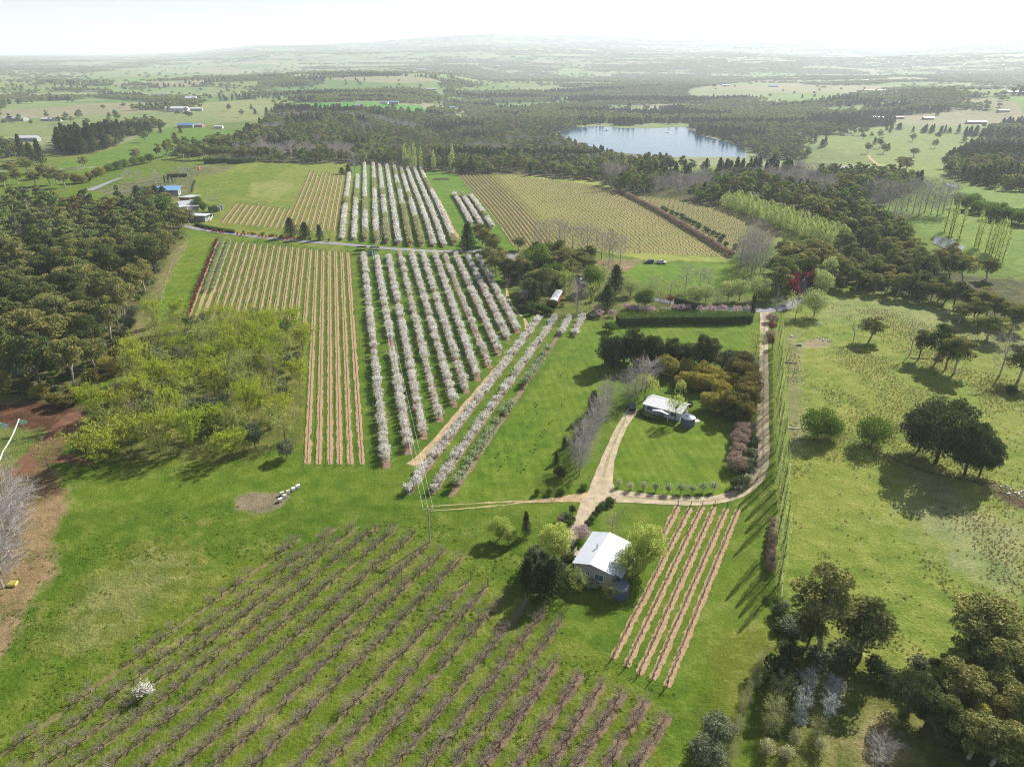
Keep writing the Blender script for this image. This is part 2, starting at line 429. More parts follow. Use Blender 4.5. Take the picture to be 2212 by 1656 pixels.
def conifer(seed, h=10, w=6, mat='dark', nl=3000, ls=.22, name='conifer', ragged=.15, powr=.85, droop=.15, bark='bark_dark', base=.06):
    rg = np.random.default_rng(seed); T = MB(); C = MB()
    T.tube([(0, 0, -.3), (0, 0, h * .5), (0, 0, h * .97)], [h * .022, h * .013, h * .003], 6)
    nbr = 70; per = nl // nbr
    for i in range(nbr):
        t = (i + rg.random()) / nbr; t = base + (1 - base) * t ** .9; a = i * 2.4 + rg.uniform(-.3, .3)
        rad = w * .5 * (1 - t) ** powr * rg.uniform(1 - ragged * 2, 1 + ragged * .5) + .12
        e = np.array([math.cos(a) * rad, math.sin(a) * rad, h * t - droop * rad + .08 * h * (1 - t)])
        s = np.array([0, 0, h * t])
        T.segs([s], [e], h * .004, h * .001)
        q = rg.random(per) ** .6; c = s + (e - s) * q[:, None] + rg.normal(size=(per, 3)) * np.array([.09, .09, .06]) * w * (.4 + .6 * (1 - t))
        C.leaves(c, ls, 0, .3, rg)
    C.leaves(np.stack([rg.normal(size=30) * .08, rg.normal(size=30) * .08, h * rg.uniform(.88, 1, 30)], 1), ls * .7, 0, 0, rg)
    return Proto(name, T, C, [M[bark]], [M[mat]], h, w)

def column(seed, h=14, w=2.6, mat='yellowg', nl=1500, ls=.13, name='column', bark='twig_brown', twigs=110, shp=.6, base=.05):
    rg = np.random.default_rng(seed); T = MB(); C = MB()
    T.tube([(0, 0, -.3), (0, 0, h * .5), (0, 0, h * .98)], [h * .013, h * .009, .02], 5)
    def rad(t): return w * .5 * (np.sin(np.pi * np.clip(t, 0, 1) ** shp) ** .7 * .95 + .05)
    if twigs:
        t = rg.uniform(base, .8, twigs); a = rg.uniform(0, 6.28, twigs); r = rad(t + .15) * rg.uniform(.6, 1, twigs)
        P0 = np.stack([0 * t, 0 * t, h * t], 1); P1 = np.stack([np.cos(a) * r, np.sin(a) * r, h * np.clip(t + rg.uniform(.1, .22, twigs), 0, 1)], 1)
        C.segs(P0, P1, .035, .012)
    t = base + (1 - base) * rg.random(nl); a = rg.uniform(0, 6.28, nl); r = rad(t) * rg.random(nl) ** .45
    C.leaves(np.stack([np.cos(a) * r, np.sin(a) * r, h * t], 1), ls, 1, -.2, rg)
    return Proto(name, T, C, [M[bark]], [M[bark], M[mat]], h, w)

def blossom(seed, h=3.3, w=3.0, nl=900, ls=.12, mat='white', name='blossom', bark='bark', mixmat='green', mixn=.04, nb=9):
    rg = np.random.default_rng(seed); T = MB(); C = MB()
    f = np.array([0, 0, h * .25]); T.tube([(0, 0, -.2), f], [.10, .08], 6)
    for i in range(nb):
        a = i * 2.4 + rg.uniform(-.3, .3); q = math.sqrt((i + .4) / nb)
        e = np.array([math.cos(a) * q * w * .46, math.sin(a) * q * w * .46, h * (.92 - .28 * q + rg.uniform(-.12, .08))])
        p = limb(T, f, e, .05, .015, rg, .1, 4)
        m = nl // nb; q2 = rg.uniform(.35, 1.05, m)[:, None]
        c = f + (e - f) * q2 + rg.normal(size=(m, 3)) * np.array([.24, .24, .2]) * (w / 3)
        nm = int(m * mixn)
        C.leaves(c[nm:], ls, 0, .1, rg); C.leaves(c[:nm], ls, 1, .1, rg)
        for j in range(3):
            s = f + (e - f) * rg.uniform(.4, .9); C.segs([s], [s + rg.normal(size=3) * .35 + np.array([0, 0, .35])], .02, .01, 2)
    return Proto(name, T, C, [M[bark]], [M[mat], M[mixmat], M[bark]], h, w)

def weep(seed, h=8, w=6.5, mat='lime', nl=2400, ls=.12, name='weeping', bark='bark', nst=90):
    rg = np.random.default_rng(seed); T = MB(); C = MB()
    f = np.array([0, 0, h * .4]); limb(T, (0, 0, -.3), f, h * .02, h * .015, rg, .04, 6)
    for i in range(nst):
        a = rg.uniform(0, 6.28); r = w * .5 * math.sqrt(rg.random()); z = h * (1 - .25 * (r / (w * .5)) ** 2) * rg.uniform(.86, 1)
        top = np.array([math.cos(a) * r, math.sin(a) * r, z]); dr = h * rg.uniform(.2, .5)
        if i % 4 == 0: limb(T, f, top, h * .006, h * .002, rg, .2, 4)
        m = nl // nst; q = rg.random(m)
        c = top + np.stack([math.cos(a) * q * .3, math.sin(a) * q * .3, -q * dr], 1) + rg.normal(size=(m, 3)) * .12
        C.leaves(c, ls, 0, -.2, rg)
    return Proto(name, T, C, [M[bark]], [M[mat]], h, w)

def bush(seed, h=2, w=2.4, mat='shrubg', nl=900, ls=.12, name='bush', bark='bark_dark'):
    rg = np.random.default_rng(seed); T = MB(); C = MB()
    for i in range(4):
        a = i * 1.6; limb(T, (0, 0, -.1), (math.cos(a) * w * .2, math.sin(a) * w * .2, h * .6), .04, .015, rg, .1, 4)
    for i in range(6):
        a = i * 2.4; q = math.sqrt(i / 6)
        c = (math.cos(a) * w * .26 * q, math.sin(a) * w * .26 * q, h * (.6 - .12 * q))
        C.leaves(blob(c, (w * .26, w * .26, h * .38), nl // 6, rg, 3), ls, 0, .1, rg)
    return Proto(name, T, C, [M[bark]], [M[mat]], h, w)

NAMES = {}
def put(protos, p, h, w, name, label, cat, group=None, world=None, rz=None, tilt=0.0):
    pr = random.choice(protos) if isinstance(protos, list) else protos
    loc = Vector(world) if world is not None else G(*p)
    if len(loc) == 2: loc = Vector((loc[0], loc[1], h1(loc[0], loc[1])))
    e = thing(name, label, cat, loc, random.uniform(0, 6.28) if rz is None else rz, group, (w / pr.w, w / pr.w, h / pr.h))
    if tilt: e.rotation_euler = (0, tilt, e.rotation_euler[2])
    if pr.trunk and pr.trunk.vertices: obj('trunk', pr.trunk, e)
    if pr.crown and pr.crown.vertices: obj('crown', pr.crown, e)
    return e

# a mass nobody could count: one object, drawn from a few whole-tree meshes
_gn = {}
def mass(name, meshes, pts, rz, sc, **props):
    pts = np.asarray(pts, float)
    if len(pts) == 0: return None
    c = bpy.data.collections.new(name + '_kinds')
    for i, me in enumerate(meshes):
        q = bpy.data.objects.new('%s_kind_%02d' % (name, i), me); c.objects.link(q)
    me = bpy.data.meshes.new(name); me.vertices.add(len(pts)); me.vertices.foreach_set('co', pts.astype(np.float32).ravel())
    a = me.attributes.new('rz', 'FLOAT', 'POINT'); a.data.foreach_set('value', np.asarray(rz, np.float32))
    a = me.attributes.new('sc', 'FLOAT_VECTOR', 'POINT'); a.data.foreach_set('vector', np.asarray(sc, np.float32).ravel())
    a = me.attributes.new('pi', 'INT', 'POINT'); a.data.foreach_set('value', rng.integers(0, len(meshes), len(pts)).astype(np.int32))
    g = bpy.data.node_groups.new(name + '_nodes', 'GeometryNodeTree')
    g.interface.new_socket('Geometry', in_out='INPUT', socket_type='NodeSocketGeometry'); g.interface.new_socket('Geometry', in_out='OUTPUT', socket_type='NodeSocketGeometry')
    nd = lambda t: g.nodes.new(t)
    gi, go = nd('NodeGroupInput'), nd('NodeGroupOutput'); ip = nd('GeometryNodeInstanceOnPoints'); ci = nd('GeometryNodeCollectionInfo')
    ci.inputs['Collection'].default_value = c; ci.inputs['Separate Children'].default_value = True; ci.inputs['Reset Children'].default_value = True
    def at(nm, ty): q = nd('GeometryNodeInputNamedAttribute'); q.data_type = ty; q.inputs['Name'].default_value = nm; return q.outputs['Attribute']
    l = g.links.new
    l(gi.outputs[0], ip.inputs['Points']); l(ci.outputs[0], ip.inputs['Instance']); ip.inputs['Pick Instance'].default_value = True
    l(at('pi', 'INT'), ip.inputs['Instance Index']); l(at('sc', 'FLOAT_VECTOR'), ip.inputs['Scale'])
    cx = nd('ShaderNodeCombineXYZ'); l(at('rz', 'FLOAT'), cx.inputs[2]); l(cx.outputs[0], ip.inputs['Rotation']); l(ip.outputs[0], go.inputs[0])
    o = obj(name, me, kind='stuff', **props); md = o.modifiers.new('scatter', 'NODES'); md.node_group = g
    return o

# ------------------------------------------------------------------ the land: regions (outlines surveyed from the photograph)
LAKE = wp([(1205,288),(1240,277),(1290,274),(1345,278),(1400,279),(1440,277),(1478,276),(1500,286),(1513,293),(1560,305),(1606,318),(1618,346),(1560,352),(1500,348),(1380,335),(1300,325),(1240,312)])
POND = [wp([(1808,366),(1840,368),(1842,376),(1822,382)]), wp([(2020,510),(2052,516),(2084,534),(2079,541),(2048,541),(2015,527)]), wp([(2040,400),(2072,402),(2070,405),(2045,404)]),
        wp([(590,267),(634,267),(634,272),(596,273)]), wp([(290,206),(345,201),(376,204),(330,210)])]
MIDBELT = wp([(330,345),(400,335),(520,345),(547,350),(702,354),(830,357),(907,366),(1010,375),(1150,380),(1283,389),(1310,403),(1368,419),(1495,434),(1550,444),(1600,428),(1640,433),(1751,482),(1824,524),(1800,580),(1820,606),(1900,624),(1977,642),(2055,652),(2150,690),(2330,740),(2330,640),(2212,605),(2127,600),(2080,592),(2020,578),(1965,535),(1944,490),(1870,465),(1990,402),(1900,384),(1824,384),(1733,372),(1660,372),(1600,378),(1500,372),(1400,362),(1320,345),(1250,322),(1190,300),(1146,290),(1030,277),(921,262),(702,256),(629,252),(581,265),(530,300),(480,318),(430,320)])
FOREST = [MIDBELT,
 wp([(1225,275),(1200,290),(1140,280),(1060,262),(1000,248),(940,232),(992,222),(1100,212),(1180,205),(1266,192),(1454,176),(1500,185),(1520,214),(1608,219),(1696,228),(1769,230),(1897,212),(2003,198),(2160,215),(2163,238),(2080,236),(1988,236),(1944,247),(1915,268),(1850,286),(1790,292),(1703,280),(1720,300),(1750,318),(1733,345),(1650,345),(1622,325),(1560,303),(1510,288),(1480,268),(1400,270),(1290,266)]),
 wp([(2065,388),(2045,345),(2130,300),(2160,272),(2340,250),(2340,430),(2150,408),(2100,400)]),
 wp([(2025,155),(2100,146),(2212,148),(2340,150),(2340,168),(2100,172),(2030,169)]),
 wp([(120,330),(191,336),(239,320),(294,295),(352,280),(352,268),(300,270),(235,285),(180,300),(140,312)]),
 wp([(-60,352),(40,342),(62,322),(-60,318)]),
 wp([(625,219),(820,225),(905,224),(960,218),(940,202),(700,199),(630,206)]),
 wp([(920,245),(970,246),(965,238),(925,236)]),
 wp([(20,232),(20,220),(60,200),(130,198),(230,200),(250,192),(180,190),(100,198),(0,212),(-60,225)]),
 wp([(545,194),(700,182),(820,172),(900,160),(780,160),(640,172),(560,182)]),
 wp([(960,212),(1010,214),(1060,210),(1050,196),(960,200)]),
 wp([(1730,300),(1960,262),(2000,246),(1900,250),(1760,280)]),
]
OPEN = [wp([(120,365),(210,368),(300,352),(420,330),(520,312),(510,285),(400,272),(360,276),(300,296),(240,322),(191,338),(150,342)]),
 wp([(702,245),(760,243),(925,243),(910,228),(860,226),(702,222),(620,226),(640,238)]),
 wp([(440,222),(560,216),(625,222),(585,258),(540,262),(470,258),(430,240)]),
 wp([(0,262),(120,262),(240,245),(330,232),(330,222),(200,212),(60,225),(0,235)]),
 wp([(250,190),(420,168),(560,152),(700,145),(600,130),(330,140),(200,160)]),
 wp([(1720,300),(1850,292),(1960,285),(2090,290),(2130,300),(2040,345),(2065,385),(1975,380),(1880,345),(1770,318)]),
 wp([(1950,250),(2080,238),(2212,240),(2330,245),(2150,268),(2120,290),(1960,284),(1925,270)]),
 wp([(1510,215),(1480,196),(1600,178),(1700,180),(1800,186),(1960,178),(1960,192),(1850,200),(1760,222),(1690,222),(1600,212)]),
 wp([(2000,400),(2140,405),(2260,430),(2330,440),(2330,600),(2212,590),(2130,560),(2090,545),(1990,500),(1980,470),(2060,440)]),
 wp([(962,196),(1080,180),(1230,186),(1190,198),(1060,200)]),
 wp([(702,192),(700,170),(860,165),(960,178),(900,190)]),
]
WINERY = wp([(198,412),(420,360),(500,350),(670,352),(790,352),(790,380),(740,545),(400,488),(350,450),(280,420)])

CELL = 290.0
def cells(X, Y, want=False):
    """paddocks: nearest of a jittered set of centres; returns id and how close the nearest boundary is"""
    a = .45; x = (X * math.cos(a) - Y * math.sin(a)) / CELL + .18 * np.sin(Y / 400); y = (X * math.sin(a) + Y * math.cos(a)) / (CELL * 1.15) + .18 * np.sin(X / 330)
    ix = np.floor(x); iy = np.floor(y); d1 = np.full(X.shape, 9.); d2 = np.full(X.shape, 9.); cid = np.zeros(X.shape)
    for i in (-1, 0, 1):
        for j in (-1, 0, 1):
            cx = ix + i; cy_ = iy + j
            px = cx + .15 + .7 * _hash(cx, cy_, 5); py = cy_ + .15 + .7 * _hash(cx, cy_, 6)
            d = np.maximum(np.abs(px - x), np.abs(py - y)) * .8 + .3 * np.hypot(px - x, py - y)
            n = d < d1; d2 = np.where(n, d1, np.minimum(d2, d)); cid = np.where(n, _hash(cx, cy_, 77), cid); d1 = np.where(n, d, d1)
    return cid, (d2 - d1) * CELL

def cover(X, Y):
    """how wooded a place is, 0..1 (world metres)"""
    Rr = np.hypot(X, Y); az = np.degrees(np.arctan2(X, np.maximum(Y, 1)))
    jx = X + 26 * (vn(X / 40, Y / 40, 2) - .5) * ss(500, 900, Rr); jy = Y + 26 * (vn(X / 40, Y / 40, 4) - .5) * ss(500, 900, Rr)
    c = np.zeros(X.shape)
    far = Rr > 1250
    t = fbm(X / 520, Y / 330, 41, 4)
    thr = .59 - .06 * ss(-20, 10, az) - .01 * ss(2000, 3500, Rr) - .03 * ss(5000, 8000, Rr)
    c = np.where(far & (t > thr), 1., c)
    cid, e = cells(X, Y)
    c = np.where(far & (e < 11 + Rr * .0015) & (vn(X / 300, Y / 300, 8) > .46), .9, c)
    c = np.where(far & (c == 0), .035, c)
    for p in FOREST: c[inpoly(p, jx, jy)] = 1.
    c = np.where((Rr > 900) & (c > .9) & (vn(X / 150 + 3, Y / 95, 19) > .73), .08, c)
    for p in OPEN: c[inpoly(p, jx, jy)] = .012
    c[inpoly(LAKE, X, Y)] = 0
    for p in POND: c[inpoly(p, X, Y)] = 0
    return c

# colour of the ground as it looks in the sun (sRGB), with how tufty it is and how ragged its edge
ZONES = [
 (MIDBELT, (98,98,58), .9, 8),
 (WINERY, (138,158,78), .25, 3),
 (OPEN[0], (112,158,70), .25, 4),
 (OPEN[1], (96,170,66), .15, 2),
 (OPEN[2], (164,168,112), .3, 2),
 (OPEN[5], (140,165,95), .6, 6),
 (OPEN[8], (120,165,75), .3, 4),
 (wp([(198,412),(420,360),(520,352),(440,395),(400,430),(330,440)]), (128,130,82), .8, 3),
 (wp([(420,380),(540,372),(560,352),(640,352),(560,400),(520,430),(470,440),(430,430)]), (120,155,68), .15, 3),
 (wp([(540,395),(600,390),(640,400),(600,430),(540,425)]), (156,164,92), .3, 4),
 (wp([(450,445),(510,435),(625,452),(640,380),(745,372),(735,520),(560,500),(450,490)]), (136,156,70), .3, 2),
 (wp([(905,365),(990,378),(1060,378),(1190,525),(1040,545),(760,520),(760,355)]), (104,156,54), .2, 2),
 (wp([(1072,378),(1200,383),(1300,392),(1340,414),(1585,557),(1570,566),(1400,562),(1215,528)]), (172,184,96), .25, 2),
 (wp([(991,377),(1074,379),(1215,530),(1120,540)]), (134,164,74), .25, 2),
 (wp([(1352,420),(1400,428),(1540,440),(1700,505),(1680,530),(1595,556)]), (160,170,94), .25, 2),
 (wp([(1550,440),(1700,470),(1830,540),(1760,560),(1690,540),(1700,505)]), (136,160,66), .5, 3),
 (wp([(1330,570),(1580,568),(1590,620),(1450,630),(1350,600)]), (116,164,58), .2, 3),
 (wp([(1090,545),(1250,560),(1340,568),(1350,600),(1440,640),(1650,640),(1650,672),(1340,690),(1180,690),(1120,660),(1080,600)]), (120,132,70), .7, 4),
 (wp([(405,486),(470,516),(410,670),(330,720),(316,658),(341,611),(373,540)]), (116,156,56), .15, 2),
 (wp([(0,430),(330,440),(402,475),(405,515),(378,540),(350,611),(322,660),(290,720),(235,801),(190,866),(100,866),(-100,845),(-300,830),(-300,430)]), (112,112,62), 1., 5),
 (wp([(373,540),(405,520),(395,545),(360,611),(330,680),(300,740),(235,820),(229,801),(316,658)]), (152,142,92), 1., 3),
 (wp([(320,700),(420,695),(660,705),(668,800),(655,960),(500,990),(300,1000),(170,1010),(165,950),(200,900),(260,800)]), (124,126,62), .8, 5),
 (wp([(470,518),(755,545),(790,1005),(655,1005),(660,700),(400,700),(412,672)]), (104,146,52), .2, 1.5),
 (wp([(785,550),(1060,560),(1140,700),(1120,745),(880,1010),(790,1010)]), (92,138,44), .3, 1.5),
 (wp([(1130,690),(1180,690),(1265,690),(1130,870),(960,1085),(860,1085)]), (98,142,46), .3, 2),
 (wp([(1265,690),(1330,700),(1640,695),(1645,760),(1350,750),(1300,860),(1220,1000),(1180,1070),(960,1080)]), (112,154,54), .2, 3),
 (wp([(1350,905),(1500,880),(1560,920),(1600,1000),(1590,1060),(1330,1058),(1320,1030)]), (116,158,54), .15, 3),
 (wp([(1700,640),(1800,620),(2055,660),(2330,740),(2330,1900),(2120,1700),(1900,1480),(1760,1360),(1690,1290),(1688,700)]), (148,172,84), .8, 5),
 (wp([(1800,640),(2000,655),(2120,690),(2212,780),(2100,740),(1900,690),(1760,700)]), (158,172,108), .6, 8),
 (wp([(1980,1000),(2100,1080),(2230,1150),(2230,1300),(2050,1230),(1960,1120)]), (164,172,116), .6, 8),
 (wp([(1700,720),(1730,720),(1740,960),(1705,1000)]), (156,156,104), .8, 4),
 (wp([(0,1100),(600,1080),(860,1090),(1130,1095),(1230,1160),(1120,1290),(1380,1440),(1460,1500),(1420,1900),(-400,1900),(-400,1500)]), (100,140,46), .5, 4),
 (wp([(40,1500),(300,1300),(600,1180),(930,1160),(1200,1340),(1330,1450),(1450,1540),(1400,1900),(-700,2000)]), (112,146,54), .7, 3),
 (wp([(100,1330),(320,1180),(450,1200),(330,1330),(160,1420)]), (150,150,86), .8, 12),
 (wp([(-60,1100),(60,1080),(140,1060),(150,1090),(105,1180),(125,1240),(70,1290),(30,1380),(-20,1450),(-120,1500)]), (178,146,112), .6, 2.5),
 (wp([(-120,870),(60,868),(190,888),(180,920),(150,960),(110,1000),(140,1070),(60,1090),(-60,1090)]), (150,118,88), .6, 2.5),
 (wp([(-120,905),(0,920),(95,930),(118,950),(70,980),(55,1000),(0,1015),(-120,1020)]), (128,146,80), .8, 2.5),
 (wp([(-150,868),(60,862),(150,872),(190,892),(150,925),(90,932),(0,915),(-150,900)]), (112,74,56), .5, 3),
 (wp([(505,1075),(545,1062),(600,1065),(628,1070),(605,1098),(560,1110),(510,1100)]), (160,142,118), .4, 1.2),
 (wp([(1760,1400),(1850,1420),(1960,1480),(2230,1560),(2230,1900),(1600,1900),(1640,1600),(1660,1440)]), (122,130,64), 1., 5),
 (wp([(1830,1590),(1900,1540),(1960,1580),(1990,1660),(1850,1700)]), (172,154,108), .9, 4),
 (wp([(1540,1390),(1660,1340),(1690,1420),(1620,1500),(1560,1700),(1480,1700)]), (116,142,58), .6, 3),
 (wp([(1730,742),(1765,730),(1797,735),(1790,748),(1745,752)]), (186,166,136), .4, 1.5),
 (wp([(2140,1040),(2212,1070),(2240,1095),(2200,1100),(2150,1070)]), (112,94,76), .7, 2),
 (wp([(1080,555),(1130,540),(1110,575),(1090,590)]), (176,156,140), .3, 2),
 (wp([(1225,560),(1380,560),(1360,585),(1260,590)]), (168,142,112), .6, 3),
 (wp([(1240,590),(1262,590),(1255,640),(1238,640)]), (158,140,122), .4, 1.5),
 (wp([(1478,277),(1500,272),(1520,288),(1556,302),(1545,306),(1500,292)]), (196,176,150), .4, 3),
]
print('zones', len(ZONES))
KALB = .54
def land_mesh():
    n_az, ratio = 1040, 1.0050
    az = np.radians(np.linspace(-56, 56, n_az)); n_r = int(math.log(26000 / 34) / math.log(ratio)) + 1
    rr = 34 * ratio ** np.arange(n_r)
    Rg, A = np.meshgrid(rr, az, indexing='ij'); X = (Rg * np.sin(A)).ravel(); Y = (Rg * np.cos(A)).ravel(); Rv = Rg.ravel()
    Z = Hh(X, Y)
    base = np.array(s2l((108,148,54)))
    col = np.tile(base, (len(X), 1)); tuft = np.full(len(X), .35)
    far = Rv > 640
    cid, e = cells(X[far], Y[far])
    pal = np.array([s2l(c) for c in [(124,152,88),(140,162,100),(160,166,122),(114,148,82),(170,162,128),(132,162,90),(146,164,108)]])
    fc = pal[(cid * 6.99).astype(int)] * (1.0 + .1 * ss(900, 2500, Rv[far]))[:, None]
    fc = fc * (.9 + .2 * fbm(X[far] / 90, Y[far] / 60, 71))[:, None]
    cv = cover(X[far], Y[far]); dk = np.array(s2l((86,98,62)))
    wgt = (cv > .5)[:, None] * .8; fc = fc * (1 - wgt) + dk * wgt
    k = ss(700, 900, Rv[far])[:, None]; col[far] = col[far] * (1 - k) + fc * k
    n1 = fbm(X / 4, Y / 4, 51) - .5; n2 = fbm(X / 4 + 70, Y / 4, 57) - .5
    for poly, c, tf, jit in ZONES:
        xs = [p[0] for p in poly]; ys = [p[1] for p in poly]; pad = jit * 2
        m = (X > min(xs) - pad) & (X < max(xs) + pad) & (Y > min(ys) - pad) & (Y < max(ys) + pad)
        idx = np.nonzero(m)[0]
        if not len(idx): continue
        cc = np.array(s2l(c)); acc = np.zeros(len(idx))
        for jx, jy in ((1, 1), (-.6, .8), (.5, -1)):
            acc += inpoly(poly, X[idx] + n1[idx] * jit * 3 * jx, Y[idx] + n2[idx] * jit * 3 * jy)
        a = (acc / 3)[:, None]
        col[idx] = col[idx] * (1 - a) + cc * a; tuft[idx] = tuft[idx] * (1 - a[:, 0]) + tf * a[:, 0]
    for poly, per in ((ZONES[26][0], 2.3), (ZONES[25][0], 2.6), (ZONES[18][0], 3.0)):
        q = inpoly(poly, X, Y); col[q] *= (1 + .075 * np.sin((X[q] + .12 * Y[q]) * 2 * np.pi / per + 1.2 * vn(X[q] / 9, Y[q] / 15, 31)))[:, None]
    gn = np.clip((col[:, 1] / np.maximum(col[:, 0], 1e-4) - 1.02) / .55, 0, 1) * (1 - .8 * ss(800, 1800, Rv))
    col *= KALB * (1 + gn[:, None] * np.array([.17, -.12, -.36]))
    me = bpy.data.meshes.new('ground'); me.vertices.add(len(X))
    me.vertices.foreach_set('co', np.stack([X, Y, Z], 1).astype(np.float32).ravel())
    i = np.arange(n_r - 1)[:, None] * n_az + np.arange(n_az - 1)[None]; i = i.ravel()
    F = np.stack([i, i + n_az, i + n_az + 1, i + 1], 1)[:, ::-1]
    me.loops.add(F.size); me.loops.foreach_set('vertex_index', F.astype(np.int32).ravel())
    me.polygons.add(len(F)); me.polygons.foreach_set('loop_start', (np.arange(len(F)) * 4).astype(np.int32))
    me.polygons.foreach_set('use_smooth', np.ones(len(F), bool))
    a = me.attributes.new('soil_tone', 'FLOAT_VECTOR', 'POINT'); a.data.foreach_set('vector', col.astype(np.float32).ravel())
    a = me.attributes.new('tufty', 'FLOAT', 'POINT'); a.data.foreach_set('value', tuft.astype(np.float32))
    me.update(calc_edges=True)
    return me

def ground_mat():
    m, n, o = newmat('meadow'); l = n.links.new
    p = N(n, "BsdfPrincipled"); l(p.outputs[0], o.inputs[0]); p.inputs['Roughness'].default_value = .95; p.inputs['Specular IOR Level'].default_value = .08
    a = N(n, "Attribute", attribute_name='soil_tone'); tf = N(n, "Attribute", attribute_name='tufty'); g = N(n, "NewGeometry")
    def noise(sc, det=4, rough=.6, vec=None, dist=0):
        t = N(n, "TexNoise"); t.inputs['Scale'].default_value = sc; t.inputs['Detail'].default_value = det; t.inputs['Roughness'].default_value = rough; t.inputs['Distortion'].default_value = dist
        l(vec or g.outputs['Position'], t.inputs['Vector']); return t.outputs[0]
    def mr(x, a0, a1, b0, b1):
        q = N(n, "MapRange"); q.inputs[1].default_value = a0; q.inputs[2].default_value = a1; q.inputs[3].default_value = b0; q.inputs[4].default_value = b1; l(x, q.inputs[0]); return q.outputs[0]
    def mul(x, y):
        q = N(n, "Math", operation='MULTIPLY'); l(x, q.inputs[0])
        if isinstance(y, float): q.inputs[1].default_value = y
        else: l(y, q.inputs[1])
        return q.outputs[0]
    big = noise(.035, 5, .62, dist=.6); mid = noise(.22, 5, .65); fine = noise(1.7, 4, .7); hair = noise(5.5, 2, .7)
    # dry straw patches and lush patches
    dry = N(n, "MixRGB"); dry.inputs[2].default_value = (*[x * .58 for x in s2l((190,176,116))], 1); l(a.outputs['Vector'], dry.inputs[1])
    l(mul(mr(mid, .50, .74, 0., .75), mr(big, .42, .66, .25, 1.)), dry.inputs[0])
    amt = N(n, "MixRGB"); l(a.outputs['Vector'], amt.inputs[1]); l(dry.outputs[0], amt.inputs[2]); l(mr(tf.outputs['Fac'], 0, 1, .18, .95), amt.inputs[0])
    lush = N(n, "MixRGB", blend_type='MULTIPLY'); lush.inputs[2].default_value = (.58, .80, .50, 1); l(amt.outputs[0], lush.inputs[1])
    l(mul(mr(big, .38, .62, .95, 0.), mr(mid, .38, .58, 1., .25)), lush.inputs[0])
    s1 = mul(mr(fine, .25, .75, .62, 1.38), mr(hair, .25, .75, .78, 1.22))
    s2 = mul(s1, mr(mid, .25, .75, .82, 1.18))
    v = N(n, "VectorMath", operation='SCALE'); l(lush.outputs[0], v.inputs[0]); l(s2, v.inputs['Scale']); l(v.outputs[0], p.inputs['Base Color'])
    b = N(n, "Bump"); b.inputs['Strength'].default_value = .8; b.inputs['Distance'].default_value = .35
    ad = N(n, "Math", operation='ADD'); l(mul(fine, mr(tf.outputs['Fac'], 0, 1, .35, 1.3)), ad.inputs[0]); l(mul(hair, .22), ad.inputs[1])
    ad2 = N(n, "Math", operation='ADD'); l(ad.outputs[0], ad2.inputs[0]); l(mul(mid, mr(tf.outputs['Fac'], 0, 1, .3, 2.0)), ad2.inputs[1]); l(ad2.outputs[0], b.inputs['Height'])
    l(b.outputs[0], p.inputs['Normal'])
    return m
gm = land_mesh(); gm.materials.append(ground_mat())
obj('ground', gm, kind='structure', label='green rolling farmland with paddocks and grass verges')
# the open country the fan does not reach, behind and below the viewpoint
def ring_sheet():
    b = MB(); s = 600
    for x in range(-3600, 3600, s):
        for y in range(-3000, 600, s):
            cx, cy_ = x + s / 2, y + s / 2
            if abs(math.degrees(math.atan2(cx, cy_))) < 75 and cy_ > 0: continue
            b.add([(x, y, -.6), (x + s, y, -.6), (x + s, y + s, -.6), (x, y + s, -.6)], [[0, 1, 2, 3]])
    return b.mesh('outer_field', [solid('outer_grass', s2l((108,148,54)), .95, .1, .3, .2)])
obj('field', ring_sheet(), kind='structure')

# water
def water_mat(name, col, rough=.08, sc=.25):
    m, n, o = newmat(name); p = N(n, "BsdfPrincipled"); n.links.new(p.outputs[0], o.inputs[0])
    p.inputs['Base Color'].default_value = (*col, 1); p.inputs['Roughness'].default_value = rough; p.inputs['IOR'].default_value = 1.33
    g = N(n, "NewGeometry"); mpn = N(n, "Mapping"); mpn.inputs['Scale'].default_value = (.5, 1, 1); n.links.new(g.outputs['Position'], mpn.inputs[0])
    t = N(n, "TexNoise"); t.inputs['Scale'].default_value = sc; t.inputs['Detail'].default_value = 5; n.links.new(mpn.outputs[0], t.inputs['Vector'])
    b = N(n, "Bump"); b.inputs['Strength'].default_value = .35; b.inputs['Distance'].default_value = .4; n.links.new(t.outputs[0], b.inputs['Height']); n.links.new(b.outputs[0], p.inputs['Normal'])
    return m
def sheet(name, poly, z, mat, **pr):
    import mathutils.geometry as mg
    vs = [Vector((p[0], p[1], z)) for p in poly]; tri = mg.tessellate_polygon([vs])
    me = bpy.data.meshes.new(name); me.from_pydata(vs, [], [tuple(t) for t in tri]); me.update()
    if me.polygons and me.polygons[0].normal.z < 0: me.flip_normals()
    me.materials.append(mat); return obj(name, me, **pr)
WM = water_mat('lake_water', (.030, .075, .12), .12, .3); WP = water_mat('pond_water', (.10, .12, .12), .05, .6)
sheet('lake_water', LAKE, -34.55, WM, kind='structure', label='calm blue lake beyond the wooded belt')
for i, p in enumerate(POND):
    zz = max(h1(*q) for q in p) + .25
    sheet('pond_water', p, zz, WP, kind='structure', label=['narrow pond hidden in the creek trees', 'bright farm pond beside the poplars', 'small creek pool', 'small dam in the wood', 'far dam among willows'][i])

